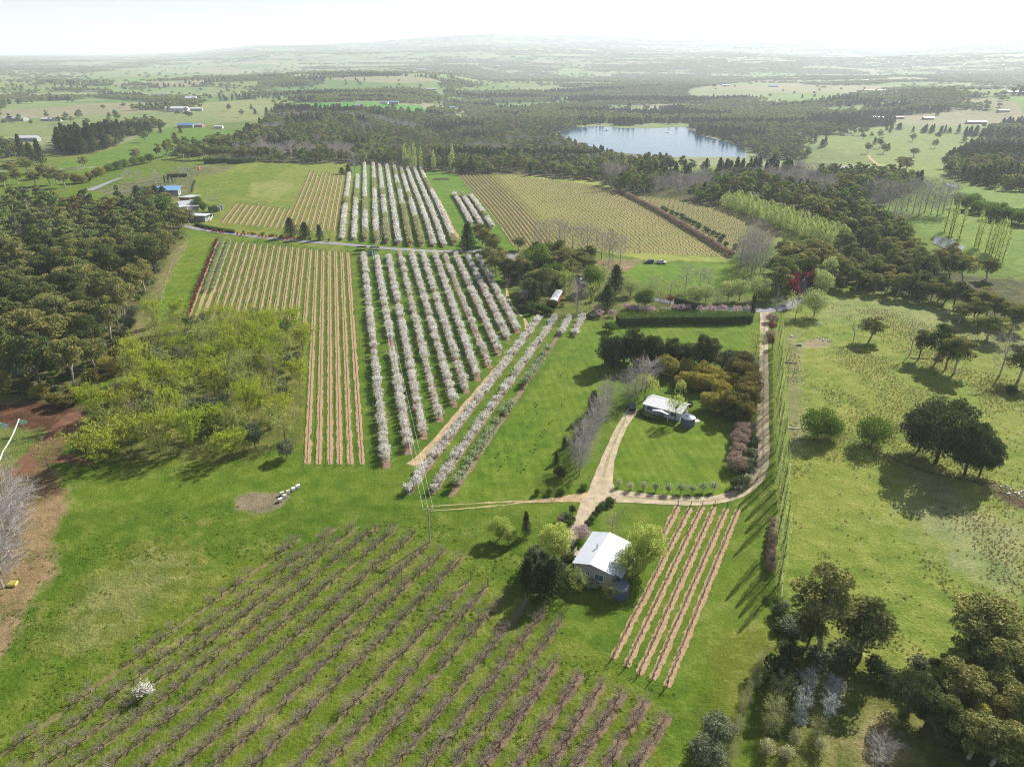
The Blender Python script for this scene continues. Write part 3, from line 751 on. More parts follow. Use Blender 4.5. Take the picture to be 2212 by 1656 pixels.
# ribbons of road, track and bare soil that follow the land
def ribbon(B, pts, width, dz=.05, step=2.5, edge=.12, ends=None, mi=0, rg=rng, cross=4):
    P = [np.array(p[:2], float) for p in pts]; seg = [np.linalg.norm(P[i + 1] - P[i]) for i in range(len(P) - 1)]; tot = sum(seg); n = max(2, int(tot / step) + 1)
    cum = np.concatenate([[0], np.cumsum(seg)]); s = np.linspace(0, tot, n)
    xs = np.interp(s, cum, [p[0] for p in P]); ys = np.interp(s, cum, [p[1] for p in P])
    if len(P) > 2:
        k = max(1, int(5 / max(tot / n, .1)))
        for _ in range(2):
            xs2 = np.convolve(np.pad(xs, k, 'edge'), np.ones(2 * k + 1) / (2 * k + 1), 'valid'); ys2 = np.convolve(np.pad(ys, k, 'edge'), np.ones(2 * k + 1) / (2 * k + 1), 'valid')
            xs2[0], ys2[0], xs2[-1], ys2[-1] = xs[0], ys[0], xs[-1], ys[-1]; xs, ys = xs2, ys2
    dx = np.gradient(xs); dy = np.gradient(ys); L_ = np.hypot(dx, dy) + 1e-9; nx, ny = -dy / L_, dx / L_
    wv = np.interp(s, np.linspace(0, tot, len(np.atleast_1d(width))), np.atleast_1d(width)) / 2
    wl = wv * (1 + edge * rg.normal(size=n)); wr = wv * (1 + edge * rg.normal(size=n))
    if ends: wl[[0, -1]] *= ends; wr[[0, -1]] *= ends
    V = []
    for q in np.linspace(-1, 1, cross):
        o_ = np.where(q < 0, wl * -q, -wr * q)
        x = xs + nx * o_; y = ys + ny * o_; V.append(np.stack([x, y, Hh(x, y) + dz], 1))
    V = np.stack(V, 1).reshape(-1, 3)
    i = (np.arange(n - 1)[:, None] * cross + np.arange(cross - 1)[None]).ravel()
    B.add(V, np.stack([i, i + 1, i + cross + 1, i + cross], 1), mi)
def road(name, pts, width, mat, dz, label, edge=.05, step=2.5, ends=None):
    b = MB(); ribbon(b, [G(*p) for p in pts], width, dz, step, edge, ends); return obj(name, b.mesh(name, [mat]), kind='structure', label=label)
def soilmat(name, c, dark=.55, sc=.9):
    m, n, o = newmat(name); l = n.links.new; p = N(n, "BsdfPrincipled"); l(p.outputs[0], o.inputs[0]); p.inputs['Roughness'].default_value = .95; p.inputs['Specular IOR Level'].default_value = .1
    g = N(n, "NewGeometry"); c = tuple(x * .66 for x in c); t = N(n, "TexNoise"); t.inputs['Scale'].default_value = sc; t.inputs['Detail'].default_value = 6; t.inputs['Roughness'].default_value = .7; l(g.outputs['Position'], t.inputs['Vector'])
    r = N(n, "ValToRGB"); r.color_ramp.elements[0].position = .33; r.color_ramp.elements[0].color = (*[x * dark for x in c], 1); r.color_ramp.elements[1].position = .68; r.color_ramp.elements[1].color = (*[x * 1.18 for x in c], 1)
    l(t.outputs[0], r.inputs[0]); l(r.outputs[0], p.inputs['Base Color'])
    t2 = N(n, "TexNoise"); t2.inputs['Scale'].default_value = 4; t2.inputs['Detail'].default_value = 4; l(g.outputs['Position'], t2.inputs['Vector'])
    b = N(n, "Bump"); b.inputs['Strength'].default_value = .6; b.inputs['Distance'].default_value = .15; l(t2.outputs[0], b.inputs['Height']); l(b.outputs[0], p.inputs['Normal'])
    return m
DITCH = soilmat('ditch_mud', s2l((118,112,72)), .5, .8); GRAVEL = soilmat('gravel', s2l((208,190,160)), .66, .5); GCROWN = soilmat('gravel_crown', s2l((176,168,124)), .6, 1.2); ASPH = soilmat('asphalt', s2l((158,158,162)), .85, .8)
MULCH = soilmat('straw_mulch', s2l((196,166,130)), .62, 1.3); SOIL = soilmat('orchard_soil', s2l((158,134,110)), .6, .7); TRACK = soilmat('track_dirt', s2l((206,180,138)), .6, .6); BROWN = soilmat('brown_soil', s2l((138,100,78)), .6, .5)
road('gravel_lane', [(1653,671),(1651,700),(1650,730),(1650,823),(1647,916),(1649,978),(1646,1022),(1622,1056),(1586,1076),(1530,1085),(1412,1079),(1345,1070),(1290,1070)], [4.2,3.0,2.8,2.8,2.8,2.9,3.1,3.3,3.1,2.9,3.0,3.8,5.2], GRAVEL, .055, 'pale gravel farm lane curving along the poplar row')
road('gravel_crown', [(1652,690),(1650,730),(1650,823),(1647,916),(1649,978),(1646,1022),(1622,1056),(1586,1076),(1530,1085),(1412,1079),(1350,1071)], .55, GCROWN, .075, 'weedy middle strip of the farm lane', .45, 1.5)
road('gravel_crown', [(1304,1030),(1303,1018),(1321,972),(1337,931),(1352,903)], .5, GCROWN, .065, 'weedy middle strip of the drive', .45, 1.5)
road('gravel_drive', [(1300,1068),(1300,1050),(1303,1018),(1321,972),(1337,931),(1352,903),(1368,884)], [6.0,4.6,3.2,2.8,2.8,2.8,3.2], GRAVEL, .045, 'gravel drive running up to the white house')
road('gravel_drive', [(1300,1062),(1283,1078),(1263,1116),(1242,1146),(1222,1176)], [5.6,5.2,3.6,3.2,3.0], GRAVEL, .050, 'gravel drive down to the nearer house')
road('dirt_track', [(1280,1072),(1236,1078),(1180,1080),(1130,1084),(1110,1086)], [4.0,3.0,1.7,1.1,.4], TRACK, .040, 'worn dirt track leaving the lane junction')
for dy in (-5, 5): road('wheel_rut', [(1130,1083+dy*.4),(1060,1090+dy),(990,1094+dy),(930,1098+dy)], [.5,.5,.4,.2], TRACK, .03, 'faint wheel rut across the grass', .4)
road('asphalt_road', [(398,487),(430,496),(478,502),(581,514),(684,524),(720,525),(827,536),(935,543),(1007,543),(1053,541),(1085,548),(1111,556)], [4,4,4.2,4.2,4.2,4.2,4.2,4.2,4.2,4.4,5,7], ASPH, .06, 'narrow grey sealed road between the vineyard blocks')
road('asphalt_road', [(190,412),(205,406),(222,399),(245,390),(262,384)], [7,6,4.5,4,3], ASPH, .06, 'sealed drive behind the gum wood')
road('asphalt_road', [(1733,630),(1722,650),(1702,664),(1665,672),(1634,671),(1560,667),(1513,664),(1460,655),(1424,649),(1380,640)], [5,5,5,5,5,4.5,4,4,4,4], ASPH, .06, 'sealed garden drive past the hedges')
road('asphalt_road', [(1736,640),(1727,618),(1745,600),(1790,592),(1827,590),(1898,596),(1980,610),(2055,628),(2082,640),(2160,668)], [4,4,4,4,4,4,4,4,4,4], ASPH, .07, 'sealed entrance road under the gum trees')
for k in (0, 1):
    o = 7 * k
    road('dirt_track', [sE(1345+o,560),(sE(1368+o,600)[0],sE(0,605)[1]),sE(1362+o*2,640),sE(1250+o,780),sE(1130+o*2,915),sE(950+o*2,1130),sE(830+o*2,1280),sE(740+o*3,1385),sE(668+o*2,1445)], [.5,.6,.7,.7,.8,.9,1.,1.6,2.2], TRACK, .04 + .004 * k, 'bare wheel track between the blossom blocks', .3)
road('dirt_track', [sE(1345,560),sE(1290,510),sE(1250,430),sE(1240,370),sE(1262,320),sE(1290,290)], [.9,.9,.9,1.2,1.6,2], TRACK, .04, 'dirt track curving up to the shed yard', .3)
road('dirt_track', [sB(708,1085),sB(760,1190),sB(805,1290),sB(850,1352)], [1.2,2.2,2.6,1.6], MULCH, .05, 'pale dirt strip beside the upper blossom rows', .2)
road('dirt_track', [sB(630,908),sB(900,935),sB(1300,952),sB(1700,978),sB(1760,990)], [3,3,3,3,2.5], SOIL, .05, 'farm track along the edge of the forest', .25)
road('dirt_track', [sC(1290,770),sC(1400,835),sC(1500,880),sC(1580,905)], [3,3,3,3], TRACK, .06, 'dirt track on the far hillside', .2)
road('dirt_track', [(195,1000),(150,990),(105,980),(60,1010),(10,1040),(-60,1070)], [1.5,3,4.5,5,5,5], BROWN, .045, 'reddish brown vehicle track by the netted rows', .2)
road('dirt_track', [(60,1000),(95,950),(150,905),(165,890)], [4,4,4.5,4], BROWN, .05, 'churned brown soil track below the gum wood', .25)
road('creek_ditch', [sG(400,1150),sG(500,1205),sG(780,1210),sG(860,1250),sG(1000,1330),sG(1250,1450),sG(1500,1520),sG(1750,1530),sG(1981,1650)], [.4,.7,.8,.6,.9,.7,1.1,1.8,3], DITCH, .035, 'shallow muddy creek line across the paddock', .35)

# ------------------------------------------------------------------ tree kinds
M['twig_apple'] = solid('twig_apple', (.22, .165, .15), .9, .1, .25, 3)
GUM = [gum(100 + i, 14, 10.5, 3800, .25, 'euc', nb=13 + i % 3, clear=.32, fl=.66, upper=.8, sh=4, br=(.13, .19)) for i in range(5)]
GUMD = [gum(120 + i, 14, 10, 3600, .25, 'eucd', bark='bark', nb=15, clear=.26, fl=.8, upper=.7, sh=3.5, br=(.13, .2)) for i in range(3)]
FGUM = [gum(130 + i, 14, 10.5, 800, .52, m_, nb=10, upper=.8, clear=.3, sh=4, br=(.14, .2)) for i, m_ in enumerate(['euc_far', 'euc_far', 'eucd', 'euc_far', 'olive', 'euc', 'green', 'rust', 'euc_far', 'eucd'])]
VGUM = [gum(140 + i, 13, 11, 230, 1.0, 'euc_far', nb=8, clear=.3, upper=.3) for i in range(4)]
FPINE = [conifer(150 + i, 14, 8, 'dark', 700, .6, ragged=.2, powr=.6, name='pine') for i in range(3)]
PINE = [conifer(155 + i, 11, 7.5, 'dark', 3600, .24, powr=.7, name='pine') for i in range(3)]
SPRUCE = [conifer(160, 7, 5, 'spruce', 2600, .17, name='spruce')]
YEWP = [conifer(165 + i, 9, 8, 'rust' if i == 9 else 'dark', 3000, .25, powr=.55, name='conifer') for i in range(2)]
BIGDARK = [dome(170 + i, 16, 17, 9000, .27, 'dark', 'bark_dark', clear=.22, nb=34, zc=.56, rzf=.44, blobr=(.1, .16), dense=3) for i in range(2)]
SHEOAK = [dome(175 + i, 11, 6.5, 4200, .2, 'dark', 'bark_dark', clear=.12, nb=20, zc=.54, name='she_oak', rzf=.5, blobr=(.15, .24)) for i in range(3)]
WATTLE = [dome(180 + i, 6, 6.5, 3600, .2, 'wattle', 'bark_dark', clear=.15, nb=14, zc=.52, name='wattle') for i in range(3)]
RUST = [dome(185 + i, 7, 6, 3000, .22, 'rust', 'bark_dark', clear=.15, nb=12, zc=.52, name='wattle') for i in range(2)]
GREEN = [dome(190 + i, 8, 7.5, 3600, .22, 'green', nb=16, name='leafy') for i in range(3)]
PALEG = [dome(195 + i, 8, 8, 4200, .17, 'paleg', nb=20, name='pale_leafy') for i in range(3)]
YROUND = [dome(200 + i, 9, 7, 5200, .15, 'yellowg', nb=24, name='round_leafy', zc=.6, blobr=(.13, .2)) for i in range(2)]
WILLOW = [dome(205 + i, 7, 9, 5000, .17, 'shrubg', 'bark_dark', clear=.12, nb=24, zc=.52, name='willow') for i in range(2)]
LIME = [leader(210 + i, 8, 7.5, 'bark', 'maple', 34, 6, 5, .8, .02, 'lime', 5, .15) for i in range(4)]
YEL = [leader(215 + i, 8, 7, 'bark', 'young_elm', 32, 5, 4, .8, .02, 'yellowg', 4, .11) for i in range(3)]
OLIVE = [dome(220 + i, 6.5, 5.5, 2800, .17, 'olive', 'bark', clear=.2, nb=14, name='olive', dense=2.2) for i in range(3)]
BARE = [leader(225 + i, 11, 6.5) for i in range(4)]
BARELOW = [bare(230 + i, 6, 8, 4, (6, 5, 4, 3), 'twig_grey', 'bare_low', .15, .022, .25, 1.3) for i in range(2)]
BUDDING = [leader(235 + i, 8, 7, 'twig_brown', 'budding', 32, 5, 4, .8, .02, 'yellowg', 1, .08) for i in range(3)]
APPLE = [bare(240 + i, 2.7, 3.0, 4, (5, 4, 4, 3), 'twig_apple', 'apple', .22, .012, .35, 1.3, 'dusk' if i % 3 else None, 1, .05, .1, base_r=.035) for i in range(6)]
APPLEG = [bare(250 + i, 2.6, 2.8, 4, (5, 4, 3, 2), 'twig_brown', 'apple_leafing', .22, .011, .35, 1.3, 'olive', 3, .06, .14, base_r=.03) for i in range(2)]
BLOS = [blossom(260 + i, 3.3, 3.5, 1000, .125, 'white', nb=12, mixn=.07) for i in range(5)]
BLOSTHIN = [blossom(270 + i, 2.8, 2.2, 420, .11, 'white', nb=7) for i in range(3)]
BLOSG = [blossom(275 + i, 3.0, 3.0, 1300, .11, 'greenwhite', nb=9, mixn=.35) for i in range(3)]
FBLOS = [blossom(280 + i, 3.4, 3.1, 420, .24, 'white', nb=9) for i in range(4)]
FBLOSG = [blossom(285 + i, 3.4, 3.1, 420, .24, 'cream', nb=9) for i in range(2)]
PINKW = [dome(290 + i, 2.8, 3.4, 1300, .11, 'pink', 'bark_dark', clear=.4, nb=9, zc=.62, name='weeping_cherry') for i in range(2)]
PINKS = [dome(294, 4.2, 4.6, 2600, .12, 'pink', 'bark_dark', clear=.2, nb=14, zc=.55, name='pink_cherry')]
MAROON = [bare(296 + i, 7, 3.8, 4, (5, 4, 3, 3), 'bark_dark', 'maroon_tree', .15, .02, .9, .7, 'maroon', 8, .14, .3) for i in range(2)]
DUSK = [dome(300 + i, 3.6, 4.6, 2600, .13, 'dusk', 'bark_dark', clear=.15, nb=12, zc=.5, name='dusky') for i in range(2)]
POPLAR = [column(305 + i, 15, 2.7, 'ypop', 2300, .105, 'poplar', twigs=45, bark='bark') for i in range(4)]
POPF = [column(310 + i, 16, 4, 'ypop', 1300, .2, 'poplar', twigs=30, bark='bark') for i in range(2)]
YPOP = [column(315 + i, 11, 5.5, 'ypop', 1300, .19, 'young_poplar', twigs=70, base=.22, shp=.9) for i in range(3)]
CYP = [column(320 + i, 7.5, 1.3, 'dark', 1500, .12, 'cypress', 'bark_dark', twigs=0, shp=.5) for i in range(2)]
WEEP = [weep(325 + i, 8, 6.5, 'yellowg') for i in range(2)]
BUSH = [bush(330 + i, 2, 2.4, 'shrubg') for i in range(3)]
BUSHO = [bush(335 + i, 2, 2.4, 'olive') for i in range(2)]
BUSHD = [bush(340 + i, 2, 2.4, 'dark') for i in range(2)]
CREAMB = [bush(343 + i, 3, 2.6, 'cream', 1400, .08) for i in range(2)]
SILV = [leader(346 + i, 5, 2.3, 'twig_grey', 'silver_pear', 30, 5, 4, .7, .012, 'silver', 3, .06) for i in range(3)]
YSPRIG = [leader(350 + i, 4, 2.6, 'twig_brown', 'sapling', 30, 5, 4, .8, .012, 'yellowg', 3, .05) for i in range(2)]
DEADT = [bare(352 + i, 9, 7, 3, (5, 4, 3), 'bark_pale', 'dead', .3, .035, .5, 1.1) for i in range(2)]

# ------------------------------------------------------------------ the mid and far woods
def jitter_grid(x0, x1, y0, y1, s):
    nx = int((x1 - x0) / s) + 1; ny = int((y1 - y0) / s) + 1
    gx, gy = np.meshgrid(x0 + np.arange(nx) * s, y0 + np.arange(ny) * s)
    X = gx.ravel() + rng.uniform(-.42, .42, gx.size) * s; Y = gy.ravel() + rng.uniform(-.42, .42, gx.size) * s
    return X, Y
def fan(X, Y, a=41, r0=0, r1=1e9):
    Rr = np.hypot(X, Y); az = np.abs(np.degrees(np.arctan2(X, Y))); return (az < a) & (Rr >= r0) & (Rr < r1) & (Y > 0)

NEARWOOD = wp([(-60,452),(150,448),(330,462),(392,482),(396,512),(368,538),(336,605),(310,650),(280,706),(222,795),(180,856),(100,856),(-60,832)])
X, Y = jitter_grid(-420, 60, 120, 520, 8.2)
m = inpoly(NEARWOOD, X, Y) & fan(X, Y, 43)
gum_near = [(x, y, q * 14, q * random.uniform(9, 12.5)) for x, y in zip(X[m], Y[m]) for q in (random.choice((.6, .8, 1, 1.15, 1.35)),) if random.random() < .93]
gum_near.sort(key=lambda q: math.hypot(q[0], q[1]))
count_gum = 0
for x, y, h, w_ in gum_near[:135]:
    edge = math.hypot(x, y)
    put(GUM if random.random() < .6 else GUMD, None, h, w_, 'gum_tree', 'olive crowned gum tree with pale trunk in the dense wood beside the grass strip', 'gum tree', 'gum trees of the wood beside the grass strip', (x, y)); count_gum += 1
rest_gum = gum_near[135:]
# front rank of the forest belt and the creek wood, nearest first
X, Y = jitter_grid(-900, 1150, 300, 1500, 9.0)
m = inpoly(MIDBELT, X, Y) & fan(X, Y, 41)
R_ = np.hypot(X, Y); o_ = np.argsort(R_ + np.where(m, 0, 1e6)); o_ = o_[:m.sum()]
front = [(X[i], Y[i]) for i in o_]
for x, y in front[:45]:
    put(GUM if random.random() < .7 else GUMD, None, random.uniform(8, 15), random.uniform(8, 13), 'gum_tree', 'brownish green gum tree in the long creek wood beyond the paddock', 'gum tree', 'gum trees of the creek wood', (x, y)); count_gum += 1

P3 = []; RZ = []; SC = []
def bulk(lst, hs, ws, H0, W0):
    pass
def add_mass(name, meshes, X, Y, hr, wr, H0, W0, label, zoff=-.3):
    n = len(X)
    if n == 0: return
    h = rng.uniform(*hr, n) / H0; wv = rng.uniform(*wr, n) / W0
    mass(name, meshes, np.stack([X, Y, Hh(X, Y) + zoff], 1), rng.uniform(0, 6.28, n), np.stack([wv, wv, h], 1), label=label)
front_ = [q for q in front[45:] if vn(np.array([q[0] / 55]), np.array([q[1] / 40]), 29)[0] < .80]
fx = np.array([p[0] for p in front_]); fy = np.array([p[1] for p in front_])
dkz = vn(fx / 60, fy / 60, 91) > .70; barez = (vn(fx / 45, fy / 45, 93) > .74) & ~dkz
Rf = np.hypot(fx, fy)
add_mass('forest', [p.joint for p in FGUM], np.r_[fx[~dkz & ~barez], [q[0] for q in rest_gum]], np.r_[fy[~dkz & ~barez], [q[1] for q in rest_gum]], (7, 17), (7, 13), 14, 10.5, 'mixed gum forest filling the middle belt between the farm and the lake')
add_mass('pine_wood', [p.joint for p in FPINE], fx[dkz], fy[dkz], (11, 17), (6, 9), 14, 8, 'dark pines mixed through the forest belt')
add_mass('bare_wood', [p.joint for p in BARE], fx[barez], fy[barez], (8, 12), (6, 9), 11, 6.5, 'leafless grey trees mixed through the forest belt')
def ringwood(r0, r1, s, H0, W0, hr, wr, meshes, pines, tag_):
    X, Y = jitter_grid(-r1 * .75, r1 * .75, r0 * .7, r1, s); m = fan(X, Y, 41, r0, r1); X, Y = X[m], Y[m]
    m = ~inpoly(MIDBELT, X, Y); X, Y = X[m], Y[m]
    c = cover(X, Y); k = rng.random(len(X)) < c; X, Y = X[k], Y[k]
    d = vn(X / 170, Y / 120, 95) > .64
    add_mass('forest', meshes, X[~d], Y[~d], hr, wr, H0, W0, 'distant gum woods %s' % tag_)
    add_mass('pine_wood', pines, X[d], Y[d], hr, (wr[0] * .8, wr[1] * .85), 14, 8, 'distant dark pine stands %s' % tag_)
    print('wood', tag_, len(X))
ringwood(560, 1500, 9.2, 14, 10.5, (9, 16), (8, 12.5), [p.joint for p in FGUM], [p.joint for p in FPINE], 'around the lake and paddocks')
ringwood(1500, 3000, 13, 13, 11, (8, 13), (9, 15), [p.joint for p in VGUM], [p.joint for p in FPINE], 'on the rolling country past the lake')
ringwood(3000, 6500, 25, 13, 11, (8, 12), (17, 28), [p.joint for p in VGUM], [p.joint for p in VGUM], 'scattered over the plain')
ringwood(6500, 13500, 60, 13, 11, (8, 12), (45, 75), [p.joint for p in VGUM], [p.joint for p in VGUM], 'along the foot of the far range')

# ------------------------------------------------------------------ cultivated rows
def lerp(a, b, t): return a + (b - a) * t
def soil_rows(name, rows, width, mat, label, dz=.045, edge=.22):
    b = MB()
    for i, (a, c) in enumerate(rows): ribbon(b, [a, c], width, dz + .002 * (i % 2), (.7 if math.hypot(*a[:2]) < 250 else 1.6 if math.hypot(*a[:2]) < 380 else 4), edge * (.8 if math.hypot(*a[:2]) < 380 else 1), .75)
    obj(name, b.mesh(name, [mat]), kind='structure', label=label)

def vine_mesh(seed, lod=0):
    rg = np.random.default_rng(seed); b = MB()
    L_ = 2.0
    p = np.array([(0, 0, -.05), (.05 * rg.normal(), .05 * rg.normal(), .4), (.04 * rg.normal(), .05 * rg.normal(), .82)])
    b.tube(p, [.055, .045, .045], 5 if not lod else 3)
    for s in (-1, 1):
        k = 5; q = np.array([(0, s * L_ * .5 * t, .84 + .07 * rg.normal() * (0 < t < 1)) for t in np.linspace(0, 1, k)]); q[:, 0] = rg.normal(size=k) * .06; q[0, 0] = p[2][0]; q[0, 1] = p[2][1]
        b.tube(q, np.linspace(.045, .03, k), 4 if not lod else 3)
        for j in range(5 if not lod else 2):
            t = rg.uniform(.1, 1); c = np.array([q[2][0], s * L_ * .5 * t, .88]); b.segs([c], [c + np.array([rg.normal() * .12, rg.normal() * .12, rg.uniform(.12, .35)])], .018, .01)
    return b
VINE = [vine_mesh(400 + i).mesh('vine_trunk_%d' % i, [M['bark_dark']]) for i in range(4)]
VINEF = [vine_mesh(410 + i, 1).mesh('vine_far_%d' % i, [M['bark_dark']]) for i in range(3)]
def post_mesh(h, r, mat, n=6):
    b = MB(); b.tube([(0, 0, -.3), (0, 0, h)], [r, r * .95], n, cap=True); return b.mesh('post_%d' % int(h * 100), [mat])
POSTM = solid('weathered_post', (.20, .17, .14), .9, .1, .3, 5)
END = post_mesh(1.6, .085, POSTM); LINEP = post_mesh(1.35, .045, POSTM)
WIRE = solid('wire', (.28, .28, .27), .5, .4, .05, 1, .6)
ORD = ['first', 'second', 'third', 'fourth', 'fifth', 'sixth', 'seventh', 'eighth', 'ninth', 'tenth', 'eleventh', 'twelfth', 'thirteenth', 'fourteenth', 'fifteenth', 'sixteenth', 'seventeenth', 'eighteenth', 'nineteenth', 'twentieth']
def ordn(i):
    if i < 20: return ORD[i]
    t, u = divmod(i + 1, 10); T_ = {2: 'twenty', 3: 'thirty', 4: 'forty', 5: 'fifty'}[t]
    return ['twentieth', 'thirtieth', 'fortieth', 'fiftieth'][t - 2] if u == 0 else T_ + '-' + ORD[u - 1]
def trellis(a, c, label, group, parts=True, gap=6.0, rad=.02):
    a = Vector((a[0], a[1], h1(a[0], a[1]))); c = Vector((c[0], c[1], h1(c[0], c[1]))); L_ = (c - a).length; ang = math.atan2(-(c.x - a.x), c.y - a.y)
    n = max(2, int(L_ / gap)); pts = [a.lerp(c, i / n) for i in range(n + 1)]
    for p in pts: p.z = h1(p.x, p.y)
    if parts:
        e = thing('trellis', label, 'trellis', a, 0, group)
        for i, p in enumerate(pts): obj('post', END if i in (0, n) else LINEP, e, p - a)
        b = MB()
        for z in (.86, 1.2):
            q = np.array([(p.x - a.x, p.y - a.y, p.z - a.z + z) for p in pts]); b.segs(q[:-1], q[1:], rad, rad)
        obj('wire', b.mesh('wire', [WIRE]), e)
    else:
        b = MB()
        for i, p in enumerate(pts):
            q = (p.x - a.x, p.y - a.y, p.z - a.z); b.tube([(q[0], q[1], q[2] - .2), (q[0], q[1], q[2] + 1.5)], [.08, .08], 4, cap=True)
        for z in (.86,):
            q = np.array([(p.x - a.x, p.y - a.y, p.z - a.z + z) for p in pts]); b.segs(q[:-1], q[1:], rad * 1.5, rad * 1.5, 1)
        o = obj('trellis', b.mesh('trellis', [POSTM, WIRE]), None, a, label=label, category='trellis', group=group)
vines_individual = 0; VM_P = []; VM_R = []
def vines(a, c, label, group, gap=1.9, solo=False, name='grape_vine'):
    global vines_individual
    a = np.array(a[:2]); c = np.array(c[:2]); L_ = np.linalg.norm(c - a); n = int(L_ / gap); ang = math.atan2(-(c[0] - a[0]), c[1] - a[1])
    for i in range(n):
        p = a + (c - a) * ((i + .5) / n); g = rng.normal() * .05
        if solo and vines_individual < 300:
            o = obj(name, random.choice(VINE), None, (p[0] + g, p[1], h1(*p)), label=label, category='grape vine', group=group); o.rotation_euler = (0, 0, ang + random.choice((0, math.pi)) + random.gauss(0, .05)); o.scale = (1, 1, random.uniform(.9, 1.15)); vines_individual += 1
        else:
            VM_P.append((p[0], p[1], h1(*p))); VM_R.append(ang + random.choice((0, math.pi)))

# six short rows beside the nearer house
tops = [sH(1677,322), sH(1772,328), sH(1857,325), sH(1947,325), sH(2037,338), sH(2122,345)]
bots = [sH(1550,585), sH(1200,1442), sH(1298,1502), sH(1394,1560), sH(1492,1597), sH(1597,1650)]
rows = [(G(*t).xy, G(*b_).xy) for t, b_ in zip(tops, bots)]
soil_rows('soil_strip', rows, 1.35, MULCH, 'straw coloured soil strips under the six house vineyard rows')
for i, (a, c) in enumerate(rows):
    trellis(a, c, '%s vine trellis from the round tree, beside the nearer house' % ORD[i].capitalize() if False else '%s vine trellis from the nearer house' % ORD[i], 'trellises of the house vineyard', True, 7.5, .012)
    vines(a, c, 'bare pruned grape vine in the %s row from the nearer house' % ORD[i], 'bare grape vines by the nearer house', 1.75, True)
# the big block behind the plantation: 22 rows
rows = []
for i in range(22):
    t = (470 + 13.4 * i, 519 + 1.25 * i); b_ = (412 + 16.6 * i, 672)
    if i >= 16:
        x1 = [664, 689, 713, 734, 757, 782][i - 16]; b_ = (x1, 1003)
    elif i >= 14: b_ = (t[0] + (b_[0] - t[0]) * (205 / 153), 705 if i == 15 else 692)
    else: k = 172 / 153; b_ = (t[0] + (b_[0] - t[0]) * k, 691)
    rows.append((G(*t).xy, G(*b_).xy))
soil_rows('soil_strip', rows, 1.45, MULCH, 'tan soil strips of the long vineyard block')
for i, (a, c) in enumerate(rows):
    if i < 3: continue
    trellis(a, c, '%s vine trellis from the purple shrub row in the long block' % ordn(i - 3), 'trellises of the long vineyard block', i >= 16, 8, .012)
    vines(c, a, 'bare grape vine in the %s trellis row of the long block' % ordn(i - 3), 'bare grape vines of the long block', 1.9, i >= 20)
for i, (pr, nm, lb) in enumerate([(MAROON, 'plum_shrub', 'purple leaved plum shrub in the row bordering the long vineyard block'), (BLOSG, 'pear_tree', 'pale green flowering pear in the inner shrub row beside the long vineyard'), (BLOSG, 'pear_tree', 'pale green flowering pear in the row next to the vineyard trellises')]):
    a, c = rows[i]; L_ = (c - a).length; n = int(L_ / 2.6)
    for k in range(n):
        p = a.lerp(c, (k + .5) / n)
        if k > n * .72 and i: continue
        put(pr, None, random.uniform(1.8, 2.6) if i else random.uniform(1.5, 2.2), random.uniform(1.7, 2.3), nm, lb, 'fruit tree' if i else 'shrub', 'shrubs of row %s' % ORD[i], (p.x + rng.normal() * .1, p.y))
# upper vineyards on the winery hill
rows = []
for i in range(11):
    rows.append((G(*sA(1497 + 33.3 * i, 1128 + 3.6 * i)).xy, G(*sA(1402 + 37.5 * i, 1250 + 4 * i)).xy))
for i in range(9):
    rows.append((G(*sA(1958 + 25.5 * i, 928 + 2.2 * i)).xy, G(*sA(1812 + 37 * i, 1290 + 2 * i)).xy))
soil_rows('soil_strip', rows, 1.5, MULCH, 'tan soil strips of the winery hill vineyard', .07)
for i, (a, c) in enumerate(rows):
    trellis(a, c, '%s vine trellis from the winery on the hill' % ordn(i), 'trellises of the winery hill', False, 7, .02); vines(a, c, '', '', 2.2)
# wide block on the right: brown rows, then close set yellow rows
rows = []; NR = 46
for i in range(NR):
    t = i / (NR - 1) if i > 7 else i / (NR - 1)
    tp = (991 + t * 349, 376 + 10 * t + 26 * t ** 2.2); bt = (1112 + t * 466, 533 + 24 * t)
    rows.append((G(*tp).xy, G(*bt).xy))
soil_rows('soil_strip', rows[:9:1], 1.0, MULCH, 'tan soil strips at the edge of the wide vineyard', .08)
soil_rows('soil_strip', rows[9:], .7, MULCH, 'close set tan soil strips across the wide vineyard', .08)
for i, (a, c) in enumerate(rows):
    trellis(a, c, '%s vine trellis counted from the upper blossom block, wide vineyard' % ordn(i), 'trellises of the wide vineyard', False, 9, .022); vines(a, c, '', '', 2.4)
PR = []
for i in range(0, 9):
    a, c = rows[i]; n = int((c - a).length / 4.2)
    for k in range(n):
        p = a.lerp(c, (k + .5) / n); PR.append((p.x, p.y))
PR = np.array(PR); add_mass('young_orchard', [p.joint for p in APPLEG + APPLE[:2]], PR[:, 0], PR[:, 1], (1.4, 2.1), (1.2, 1.8), 2.7, 3, 'young leafless fruit trees in the brown rows of the wide vineyard', 0)
rows = []
for i in range(20):
    t = i / 19; tp = (1362 + t * 185, 421 + 17 * t); bt = (1592 + t * 104, 551 - 44 * t); rows.append((G(*tp).xy, G(*bt).xy))
soil_rows('soil_strip', rows, .55, MULCH, 'tan soil strips of the vineyard past the pink hedge', .08)
for i, (a, c) in enumerate(rows):
    trellis(a, c, '%s vine trellis past the pink cherry hedge' % ordn(i), 'trellises past the pink hedge', False, 9, .022); vines(a, c, '', '', 2.6)
VM_P = np.array(VM_P)
mass('grape_vines', VINEF, VM_P, VM_R, rng.uniform(.9, 1.15, (len(VM_P), 3)), label='bare grape vines trained along the more distant trellises')

